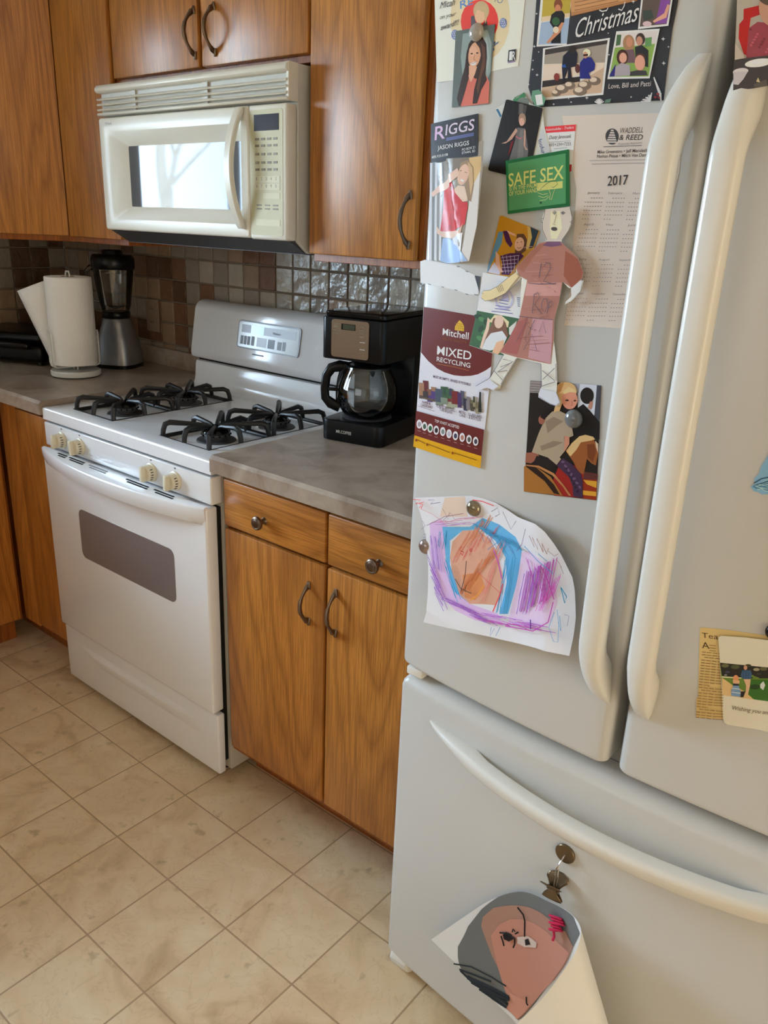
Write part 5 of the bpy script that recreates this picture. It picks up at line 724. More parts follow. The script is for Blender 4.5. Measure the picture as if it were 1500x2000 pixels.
('slogan_magnet',0.004,'green rectangular slogan magnet with raised rim and pale lettering, mid left door','magnet',None,0.3,0.003,[],16468,15028,[('B',(36,124,66),[-507,268,408,376,501,-266,-402,-376]),('P',(22,104,52),[-503,265,409,374,380,331,-457,233]),('P',(22,104,52),[-387,-335,454,-235,501,-266,-402,-376]),('P',(22,104,52),[408,376,501,-266,454,-235,377,332]),('P',(82,150,94),[-464,233,377,332,454,-236,-383,-335]),('T',(214,212,120),'SAFE SEX',[-426,-42,388,47],15.4,0,1),('P',(208,206,118),[9,-2,377,20,387,-60,20,-96]),('T',(206,206,120),'IS IN THE PALM',[-407,-94,7,-48],5.1,0,1),('T',(206,206,120),'OF YOUR HAND',[-404,-156,29,-105],5.1,0,1),('S',(80,120,70),0.7,[64,-82,139,-17,223,24,289,24,309,-17,263,-53,211,-53]),('S',(214,214,140),0.7,[211,-53,279,-64,258,-136,244,-195,218,-190,220,-124,194,-76]),('S',(214,214,140),0.6,[30,-113,109,-136,183,-124]),('S',(214,214,140),0.6,[51,-155,129,-172,193,-148]),('S',(214,214,140),0.6,[80,-209,162,-196,205,-160]),('S',(214,214,140),0.6,[10,-76,85,-64,144,-53]),('P',(30,80,44),[113,-233,111,-241,103,-246,91,-247,82,-241,77,-233,79,-224,88,-219,99,-219,109,-224])]),
('portrait_photo',0.001,'tilted photo of a person in purple plaid on a yellow ground','photo',None,0.3,0.0004,[],16190,14304,[('B',(196,138,26),[-271,320,-235,329,360,162,376,139,180,-523,-409,-426]),('P',(30,50,62),[226,203,364,156,300,-50,241,-66,268,74]),('P',(206,170,90),[182,208,232,196,271,74,234,-81,189,-69,212,71]),('P',(96,144,170),[-268,125,-194,127,-197,-15,-298,-207,-401,-418,-400,-330]),('P',(96,62,40),[35,107,141,113,202,43,192,-96,102,-157,27,-133,29,9]),('P',(226,176,146),[159,-26,152,-52,138,-75,118,-92,96,-102,72,-103,50,-96,31,-81,17,-60,10,-35,11,-8,18,18,33,41,52,57,75,67,98,68,120,61,139,46,153,26,160,1]),('P',(72,24,74),[-207,-180,-45,-136,116,-128,173,-161,46,-303,-32,-416,-162,-417,-158,-286]),('P',(72,24,74),[-195,134,-123,144,-22,-22,-53,-66,-134,2]),('P',(220,170,140),[-142,150,-1,106,30,76,-91,103]),('P',(220,170,140),[-289,-119,-226,-174,-192,-317,-128,-386,-203,-391,-270,-293]),('P',(200,196,206),[-292,-265,-184,-389,-190,-422,-393,-403]),('S',(206,190,214),0.6,[-170,-171,-90,-398]),('S',(206,190,214),0.6,[-186,-201,102,-157]),('S',(206,190,214),0.6,[-104,-168,-42,-395]),('S',(206,190,214),0.6,[-181,-244,86,-206]),('S',(206,190,214),0.6,[-39,-164,6,-392]),('S',(206,190,214),0.6,[-176,-287,70,-256]),('S',(206,190,214),0.6,[27,-161,53,-388]),('S',(206,190,214),0.6,[-172,-330,54,-305]),('S',(206,190,214),0.6,[91,-158,99,-385]),('S',(206,190,214),0.6,[-167,-374,38,-355]),('S',(120,50,44),0.6,[55,-61,91,-70,125,-55]),('P',(60,40,34),[67,3,64,-1,57,-3,49,-2,45,2,48,6,56,8,63,7]),('P',(60,40,34),[128,13,125,9,118,7,110,8,107,12,109,16,117,18,124,16])]),
('announcement_card',0.002,'white announcement card with round crest above a photo of a person in sun hat','card',None,0.6,0.0004,[],16056,13286,[('B',(204,200,204),[-339,610,437,554,406,66,321,-454,38,-469,-480,-400,-386,95]),('P',(44,84,44),[-386,92,372,55,302,-457,37,-464,-478,-397]),('P',(28,58,30),[-301,24,-312,5,-344,-10,-386,-14,-421,-6,-436,10,-425,30,-392,44,-350,48,-315,41]),('P',(70,120,66),[-230,-38,-251,-51,-288,-51,-325,-39,-350,-19,-351,2,-330,15,-293,15,-256,3,-231,-17]),('P',(28,58,30),[-176,-94,-202,-97,-232,-84,-256,-58,-263,-31,-251,-12,-225,-9,-194,-22,-171,-48,-164,-75]),('P',(70,120,66),[-132,-139,-155,-132,-172,-108,-176,-76,-164,-48,-142,-36,-119,-44,-102,-68,-99,-99,-110,-127]),('P',(28,58,30),[-324,-197,-340,-181,-338,-153,-320,-122,-293,-102,-266,-100,-251,-116,-252,-144,-270,-174,-298,-195]),('P',(70,120,66),[-273,-216,-276,-195,-256,-170,-222,-150,-186,-142,-163,-150,-160,-171,-180,-196,-213,-216,-249,-224]),('P',(28,58,30),[-207,-225,-197,-206,-165,-191,-124,-186,-90,-193,-75,-210,-86,-229,-118,-244,-158,-249,-193,-242]),('P',(70,120,66),[-361,-261,-339,-247,-302,-246,-265,-258,-240,-278,-239,-299,-260,-312,-297,-314,-335,-302,-360,-281]),('P',(28,58,30),[-260,-273,-234,-269,-203,-283,-180,-308,-172,-336,-184,-355,-210,-359,-241,-346,-265,-320,-272,-292]),('P',(206,190,146),[-164,-38,-78,65,37,70,176,-2,166,-79,-7,-52]),('P',(110,70,46),[-92,15,38,58,122,-23,187,-182,147,-247,83,-179,-108,-201,-210,-353,-187,-195,-120,-80]),('P',(222,174,148),[84,-21,78,-47,66,-72,48,-91,26,-104,2,-108,-21,-104,-41,-91,-57,-72,-66,-47,-68,-20,-62,7,-50,32,-31,51,-9,63,14,67,37,63,57,50,73,31,82,6]),('P',(220,176,150),[-189,20,-144,-6,-153,-145,-207,-290,-243,-420,-285,-410,-242,-232,-204,-120]),('P',(196,196,200),[-109,-186,78,-134,163,-215,103,-360,-103,-426,-243,-420,-197,-289]),('P',(226,160,120),[0,-296,119,-251,123,-373,37,-461,-62,-443]),('P',(200,196,180),[185,-77,302,26,253,-189,195,-166]),('S',(176,172,206),1.2,[211,297,207,253,187,212,151,180,105,160,54,155,4,166,-39,191,-69,228,-83,272,-79,317,-57,358,-20,390,26,410,77,414,126,402,168,377,197,340,211,297]),('S',(176,172,206),1.2,[195,296,191,257,173,220,142,192,101,174,56,170,11,179,-27,202,-54,235,-66,273,-62,313,-43,350,-11,378,31,395,76,399,119,389,157,366,183,334,195,296]),('P',(168,166,204),[47,401,115,377,145,277,16,258]),('S',(84,84,140),0.9,[-14,270,137,264]),('S',(84,84,140),0.9,[-19,233,132,224]),('S',(84,84,140),0.9,[-72,191,173,188]),('S',(84,84,140),0.9,[-77,152,178,148]),('S',(84,84,140),0.9,[-131,110,228,113]),('S',(70,70,90),0.9,[268,324,355,322]),('S',(70,70,90),0.9,[274,299,358,296]),('S',(70,70,90),0.9,[281,273,361,270]),('S',(70,70,90),0.9,[288,247,364,244]),('S',(70,70,90),0.9,[294,221,367,218]),('S',(190,190,210),0.9,[-78,513,101,501])]),
('torn_sticker',0.0006,'torn remains of a white paper sticker above the recycling flyer','sticker',None,0.6,0.0004,[],15177,13759,[('B',(206,204,204),[-664,211,-567,241,59,199,247,137,390,92,499,79,489,-156,455,-170,277,-179,90,-140,-186,-120,-450,-105,-637,-88]),('P',(50,48,50),[391,87,499,79,492,-141,470,-76,416,30]),('P',(70,68,70),[-482,-90,-415,-96,-423,-104,-473,-99]),('P',(70,68,70),[-217,-107,-152,-113,-160,-121,-208,-116]),('P',(70,68,70),[39,-130,102,-136,95,-144,48,-138]),('P',(70,68,70),[248,-170,309,-176,302,-184,257,-179]),('P',(70,68,70),[408,-163,467,-169,460,-177,416,-171]),('P',(70,68,70),[51,192,113,185,106,177,60,183]),('P',(70,68,70),[219,135,280,129,272,121,228,127])]),
('recycling_flyer',0.0014,'maroon, white and yellow recycling flyer on the left edge of the refrigerator','flyer',None,0.3,0.0006,[],15536,12405,[('B',(204,200,206),[-890,927,497,891,455,428,456,244,424,-1257,-940,-1232]),('P',(98,34,30),[-890,927,497,891,455,428,456,238,362,168,231,94,114,55,-48,24,-216,12,-390,26,-548,61,-736,144,-897,252]),('P',(214,168,36),[-254,662,-254,712,-221,762,-174,809,-119,776,-84,731,-80,663]),('S',(150,108,20),0.5,[-230,671,-201,772]),('S',(150,108,20),0.5,[-188,671,-180,770]),('S',(150,108,20),0.5,[-146,671,-159,767]),('S',(150,108,20),0.5,[-105,671,-139,765]),('S',(150,108,20),0.5,[-253,696,-83,697]),('S',(150,108,20),0.5,[-256,727,-86,727]),('S',(150,108,20),0.5,[-258,758,-89,758]),('T',(236,230,226),'Mitchell',[-481,566,14,560],9.6,0,1),('T',(146,84,40),'SOUTH DAKOTA',[-475,496,-11,497],3.1,0,0),('T',(238,232,230),'MIXED',[-566,271,92,276],12.3,0,1),('T',(236,230,228),'RECYCLING',[-564,169,85,165],6.7,0,1),('S',(168,104,44),0.7,[-554,129,-227,136,66,124]),('T',(84,56,80),'MUST BE EMPTY, RINSED IF POSSIBLE',[-615,-85,118,-91],3.7,0,1),('P',(96,40,40),[-904,-239,-792,-231,-779,-323,-891,-335]),('P',(120,80,60),[-815,-257,-705,-249,-687,-392,-798,-401]),('P',(80,60,110),[-727,-275,-618,-266,-597,-460,-706,-467]),('P',(150,110,80),[-646,-229,-538,-221,-525,-311,-632,-323]),('P',(60,52,50),[-899,-304,-787,-295,-770,-439,-882,-449]),('P',(96,40,40),[-823,-161,-712,-153,-691,-347,-802,-353]),('P',(120,80,60),[-727,-275,-618,-266,-605,-358,-714,-370]),('P',(80,60,110),[-641,-292,-533,-284,-515,-426,-623,-436]),('P',(150,110,80),[-906,-207,-794,-199,-773,-394,-886,-400]),('P',(60,52,50),[-810,-322,-699,-313,-686,-405,-797,-418]),('P',(90,76,60),[-875,-410,-532,-408,-547,-445,-878,-436]),('P',(60,90,60),[-551,-274,-411,-260,-396,-353,-536,-371]),('P',(110,40,40),[-441,-288,-303,-274,-283,-419,-421,-434]),('P',(150,150,120),[-332,-302,-196,-288,-171,-484,-307,-496]),('P',(70,80,90),[-230,-252,-96,-239,-81,-330,-214,-347]),('P',(120,130,110),[-546,-339,-406,-325,-386,-471,-526,-486]),('P',(60,90,60),[-449,-190,-311,-177,-287,-373,-425,-385]),('P',(110,40,40),[-332,-302,-196,-288,-180,-380,-316,-398]),('P',(150,150,120),[-224,-316,-90,-302,-70,-445,-204,-460]),('P',(70,80,90),[-554,-241,-414,-227,-390,-425,-530,-437]),('P',(120,130,110),[-435,-353,-297,-339,-282,-432,-419,-450]),('P',(60,90,60),[-340,-205,-205,-192,-184,-335,-320,-349]),('P',(110,40,40),[-233,-220,-99,-207,-74,-400,-208,-412]),('P',(50,74,54),[-381,-203,-344,-200,-323,-296,-384,-306]),('P',(60,60,80),[-267,-187,-228,-187,-214,-294,-275,-296]),('P',(70,50,90),[-106,-253,-36,-250,-24,-333,-94,-339]),('P',(80,80,92),[-49,-272,20,-270,36,-398,-34,-402]),('P',(50,50,60),[7,-292,76,-290,96,-464,27,-465]),('P',(120,112,110),[57,-254,125,-252,137,-333,69,-340]),('P',(70,50,90),[-100,-311,-30,-308,-14,-437,-85,-441]),('P',(80,80,92),[-58,-186,12,-184,32,-358,-38,-359]),('P',(50,50,60),[7,-292,76,-290,87,-372,18,-378]),('P',(120,112,110),[62,-311,131,-309,147,-437,78,-441]),('P',(70,50,90),[-108,-224,-38,-221,-18,-397,-89,-397]),('P',(110,100,70),[143,-287,201,-287,211,-356,154,-361]),('P',(70,66,50),[190,-304,248,-303,262,-412,204,-415]),('P',(140,130,100),[237,-321,294,-320,312,-469,254,-469]),('P',(110,100,70),[278,-289,335,-288,345,-357,288,-362]),('P',(70,66,50),[148,-337,206,-336,220,-445,162,-449]),('P',(140,130,100),[183,-230,240,-229,258,-378,200,-378]),('P',(110,100,70),[237,-321,294,-320,304,-389,247,-395]),('P',(40,44,38),[295,-145,327,-143,336,-246,365,-434,301,-438,296,-253]),('P',(50,54,44),[195,-226,215,-226,228,-314,196,-319]),('T',(96,40,44),'PAPER &',[-801,-513,-624,-505],4.1,0,1),('T',(96,40,44),'CARDBOARD',[-830,-560,-588,-553],4.0,0,1),('T',(80,44,60),'PLASTIC BOTTLES,',[-500,-512,-138,-515],4.2,0,1),('T',(80,44,60),'TUBS & JUGS',[-440,-555,-182,-557],4.1,0,1),('T',(84,44,56),'METAL',[-50,-518,77,-521],4.1,0,1),('T',(84,44,56),'CANS',[-39,-563,71,-568],4.1,0,1),('T',(84,44,56),'GLASS JARS',[129,-524,373,-517],4.0,0,1),('T',(84,44,56),'& BOTTLES',[143,-564,362,-564],4.0,0,1),('S',(110,80,80),0.5,[-880,-569,-540,-584]),('P',(98,34,30),[-919,-650,433,-674,430,-1071,-929,-1044]),('P',(206,150,20),[-929,-1044,430,-1071,424,-1257,-940,-1232]),('T',(226,214,206),'TOP 10 NOT ACCEPTED',[-515,-747,-26,-754],4.3,0,1),('P',(214,206,204),[-776,-833,-779,-861,-790,-887,-807,-906,-830,-916,-853,-915,-873,-904,-888,-883,-894,-857,-892,-829,-881,-803,-863,-784,-840,-774,-817,-775,-797,-787,-783,-807]),('P',(150,140,140),[-797,-841,-800,-862,-812,-880,-829,-890,-847,-888,-862,-875,-868,-855,-865,-833,-853,-816,-836,-807,-817,-808,-803,-821]),('S',(196,170,160),0.5,[-865,-954,-793,-953]),('P',(214,206,204),[-662,-845,-664,-872,-675,-898,-693,-917,-714,-927,-737,-926,-757,-915,-772,-895,-778,-868,-776,-841,-765,-815,-747,-796,-725,-786,-703,-787,-683,-798,-669,-819]),('P',(70,90,70),[-683,-852,-686,-874,-697,-892,-714,-901,-732,-899,-746,-886,-752,-867,-749,-845,-738,-827,-721,-818,-703,-820,-689,-833]),('S',(196,170,160),0.5,[-749,-964,-678,-963]),('P',(214,206,204),[-541,-849,-543,-877,-554,-902,-571,-921,-592,-931,-614,-930,-634,-919,-649,-899,-655,-873,-653,-845,-642,-820,-625,-801,-603,-791,-581,-792,-562,-803,-547,-823]),('P',(40,90,54),[-561,-857,-564,-878,-575,-896,-592,-905,-610,-903,-623,-891,-630,-871,-627,-850,-615,-832,-599,-823,-581,-825,-567,-837]),('S',(196,170,160),0.5,[-626,-968,-557,-967]),('P',(214,206,204),[-415,-854,-417,-882,-427,-907,-444,-926,-465,-936,-487,-935,-506,-924,-521,-903,-527,-878,-525,-850,-515,-825,-498,-806,-477,-796,-455,-797,-435,-809,-421,-829]),('P',(40,30,30),[-435,-862,-438,-883,-449,-901,-465,-910,-482,-908,-496,-895,-502,-876,-499,-854,-488,-837,-472,-828,-454,-830,-441,-842]),('S',(196,170,160),0.5,[-499,-972,-430,-971]),('P',(214,206,204),[-281,-847,-283,-874,-293,-899,-309,-918,-330,-928,-351,-927,-371,-916,-385,-896,-391,-870,-389,-843,-379,-818,-362,-799,-342,-790,-320,-790,-301,-802,-288,-822]),('P',(120,130,124),[-300,-855,-303,-876,-314,-893,-330,-902,-347,-900,-360,-888,-366,-868,-364,-847,-353,-830,-337,-821,-320,-823,-307,-835]),('S',(196,170,160),0.5,[-363,-964,-295,-963]),('P',(214,206,204),[-155,-855,-157,-882,-166,-907,-182,-925,-203,-935,-224,-934,-243,-923,-256,-903,-263,-877,-261,-850,-251,-826,-235,-807,-215,-798,-194,-799,-175,-810,-161,-830]),('P',(176,170,176),[-174,-862,-176,-883,-187,-900,-203,-909,-219,-907,-233,-895,-239,-876,-236,-855,-226,-838,-210,-829,-193,-831,-180,-843]),('S',(196,170,160),0.5,[-235,-971,-169,-970]),('P',(214,206,204),[-29,-859,-31,-886,-40,-910,-56,-929,-76,-938,-96,-937,-115,-926,-129,-907,-135,-881,-133,-854,-124,-830,-108,-811,-88,-802,-67,-803,-49,-814,-35,-834]),('P',(60,60,80),[-48,-866,-50,-887,-60,-904,-76,-913,-92,-911,-105,-899,-111,-880,-109,-859,-99,-842,-83,-833,-67,-835,-54,-847]),('S',(196,170,160),0.5,[-107,-974,-42,-974]),('P',(214,206,204),[103,-856,101,-883,92,-907,77,-926,57,-935,37,-934,18,-923,5,-904,-1,-878,0,-852,9,-827,25,-809,44,-800,65,-801,83,-812,96,-831]),('P',(166,110,90),[84,-864,82,-884,72,-901,57,-910,41,-908,28,-896,22,-877,24,-856,34,-839,49,-831,65,-833,78,-845]),('S',(196,170,160),0.5,[26,-971,90,-970]),('P',(214,206,204),[232,-859,231,-886,222,-910,207,-928,188,-937,168,-936,150,-925,137,-906,130,-881,132,-854,141,-830,156,-812,175,-803,195,-804,213,-815,226,-834]),('P',(80,76,66),[214,-866,212,-887,202,-903,188,-912,172,-910,159,-898,153,-879,155,-859,165,-842,180,-833,196,-835,208,-847]),('S',(196,170,160),0.5,[158,-972,221,-972]),('P',(214,206,204),[358,-861,356,-887,348,-911,333,-929,314,-938,295,-937,277,-926,264,-907,257,-882,259,-856,267,-832,282,-814,301,-805,321,-806,338,-817,351,-836]),('P',(60,56,70),[340,-868,338,-888,328,-905,314,-913,298,-911,286,-899,280,-881,282,-860,292,-844,306,-835,322,-837,334,-849]),('S',(196,170,160),0.5,[285,-973,346,-973]),('S',(120,76,16),1.1,[-840,-1099,-683,-1121]),('P',(130,60,20),[-852,-1105,-855,-1119,-865,-1130,-878,-1133,-889,-1127,-895,-1115,-891,-1100,-881,-1090,-868,-1087,-857,-1093]),('S',(120,76,16),1.1,[-600,-1117,-166,-1149]),('P',(130,60,20),[-612,-1123,-615,-1137,-624,-1148,-637,-1151,-648,-1145,-653,-1132,-650,-1118,-641,-1108,-628,-1105,-617,-1111]),('S',(120,76,16),1.1,[-79,-1134,345,-1147]),('P',(130,60,20),[-90,-1140,-92,-1154,-101,-1164,-113,-1166,-124,-1161,-128,-1149,-126,-1135,-117,-1125,-105,-1122,-95,-1128])]),
('horse_photo',0.001,'photo of a child in a khaki shirt riding a brown horse','photo',None,0.3,0.0004,[],17232,11828,[('B',(28,24,22),[-575,719,464,815,608,-689,-495,-844]),('P',(150,138,130),[-571,714,-164,752,-147,615,-560,557]),('S',(84,76,72),0.7,[-565,679,-171,716]),('S',(84,76,72),0.7,[-561,645,-167,687]),('S',(84,76,72),0.7,[-557,611,-163,657]),('S',(84,76,72),0.7,[-552,577,-160,628]),('P',(206,206,212),[131,788,408,811,430,346,195,403]),('P',(70,70,76),[408,811,464,814,514,302,434,357]),('P',(160,160,166),[56,776,169,789,170,666,110,706]),('P',(150,30,26),[19,-311,311,-288,389,-374,412,-705,-14,-781,-62,-587]),('P',(150,44,20),[365,-359,576,-330,607,-687,402,-713]),('P',(214,152,44),[389,-457,582,-432,591,-523,451,-505]),('P',(214,152,44),[403,-601,596,-574,602,-635,406,-664]),('P',(92,44,40),[385,-343,580,-329,588,-410,388,-447]),('P',(18,18,20),[184,481,252,542,359,472,515,342,540,128,256,112,148,90,162,236]),('P',(26,22,22),[384,672,384,639,375,607,357,581,333,561,305,551,275,551,246,562,222,582,204,609,195,641,195,675,205,706,223,733,247,752,275,762,305,761,333,750,357,731,375,704]),('P',(190,130,104),[342,587,381,603,384,535,367,488,322,505]),('P',(150,84,40),[87,-129,191,17,324,95,451,120,515,43,551,-60,542,-225,475,-209,404,-164,389,-374,324,-389,216,-246]),('P',(214,176,116),[86,-119,160,0,256,112,339,149,447,145,483,117,413,83,288,37,237,-76,162,-185]),('P',(120,60,28),[378,25,481,56,516,-38,495,-195,411,-141]),('P',(214,186,150),[486,97,533,67,551,-60,507,21]),('P',(160,104,44),[-535,-481,-332,-445,-93,-530,122,-746,-495,-842]),('P',(40,24,20),[-521,-467,-370,-432,-214,-515,-34,-623,76,-747,-18,-749,-178,-615,-409,-518]),('P',(180,120,70),[-516,-450,-299,-416,-54,-467,127,-605,244,-715,211,-726,106,-621,-73,-503,-308,-445,-515,-466]),('P',(152,92,70),[-524,-282,-358,-235,-303,-288,-422,-411,-520,-423]),('P',(30,24,26),[-351,-287,-173,-270,-23,-342,-62,-404,-397,-417]),('P',(64,42,66),[-22,-353,55,-230,186,-274,346,-384,387,-479,417,-703,279,-717,248,-575,177,-465]),('P',(110,84,112),[90,-274,83,-288,63,-297,42,-297,32,-287,39,-274,59,-265,80,-265]),('P',(40,26,44),[151,-355,146,-367,131,-375,114,-374,107,-365,112,-354,127,-346,143,-347]),('P',(110,84,112),[135,-341,121,-348,101,-344,87,-331,87,-317,101,-309,121,-314,135,-326]),('P',(40,26,44),[183,-409,174,-419,157,-420,144,-413,141,-401,151,-392,167,-391,180,-398]),('P',(110,84,112),[169,-401,155,-399,144,-383,143,-363,152,-351,167,-354,178,-369,179,-389]),('P',(40,26,44),[212,-463,199,-468,185,-462,176,-450,179,-438,191,-433,206,-438,214,-451]),('P',(110,84,112),[199,-450,191,-439,194,-419,206,-402,221,-397,229,-408,226,-428,214,-446]),('P',(40,26,44),[237,-514,224,-514,214,-503,213,-488,220,-477,233,-477,243,-488,245,-503]),('P',(110,84,112),[234,-487,236,-472,251,-457,272,-450,285,-456,283,-470,267,-485,247,-492]),('P',(40,26,44),[261,-562,250,-556,246,-542,252,-526,263,-519,273,-525,277,-539,272,-554]),('P',(110,84,112),[281,-516,291,-505,312,-502,331,-509,336,-521,325,-532,304,-535,286,-529]),('P',(40,26,44),[285,-605,278,-596,281,-580,292,-568,305,-565,312,-575,308,-590,297,-603]),('P',(110,84,112),[340,-546,355,-544,371,-554,379,-571,374,-585,360,-588,343,-578,335,-560]),('P',(40,26,44),[310,-645,309,-633,319,-620,334,-612,345,-615,347,-627,337,-641,322,-648]),('P',(168,148,120),[-429,-251,-354,31,-275,256,-183,365,-73,395,21,371,130,229,174,106,128,76,38,68,70,-132,8,-229,34,-245,-23,-342,-173,-270]),('P',(140,120,96),[-270,215,-152,299,1,266,-91,187,-215,59]),('P',(140,120,96),[-309,-139,-111,-24,38,-14,-100,-106,-278,-197]),('P',(200,134,104),[43,79,117,74,129,-16,66,-144]),('P',(214,170,112),[144,692,142,653,123,616,91,583,48,558,-2,544,-53,541,-102,551,-143,572,-171,602,-184,639,-181,678,-161,716,-128,749,-84,773,-34,787,18,789,65,779,104,758,132,728]),('P',(214,170,112),[-157,693,-54,769,-35,543,-73,395,-160,359,-135,526]),('P',(214,142,112),[170,587,169,548,158,510,137,477,108,454,73,441,37,441,3,454,-27,478,-48,511,-59,549,-58,589,-46,628,-24,660,5,683,40,695,76,694,109,682,138,658,159,625]),('P',(186,130,70),[-119,749,-54,769,-84,655,-126,628]),('P',(60,34,28),[46,557,45,553,42,549,36,545,29,542,21,541,13,540,5,540,-1,542,-5,544,-7,548,-6,552,-3,556,3,559,10,562,18,564,26,565,34,564,40,563,44,560]),('P',(60,34,28),[153,571,153,568,150,565,146,562,141,559,135,558,129,557,124,558,119,559,116,561,115,564,115,567,117,571,121,574,127,576,133,577,139,578,144,577,149,576,152,574]),('S',(170,90,70),0.7,[86,554,106,507,83,493]),('P',(226,190,130),[-51,660,18,731,120,708,147,673,49,667,-35,623]),('P',(150,90,70),[-284,233,-284,214,-288,196,-297,180,-308,169,-322,163,-337,164,-351,170,-363,182,-372,197,-377,216,-377,235,-372,253,-363,269,-351,280,-337,285,-323,285,-309,279,-297,267,-288,252]),('P',(22,18,18),[-358,261,-278,379,-167,419,-266,278,-284,233])]),
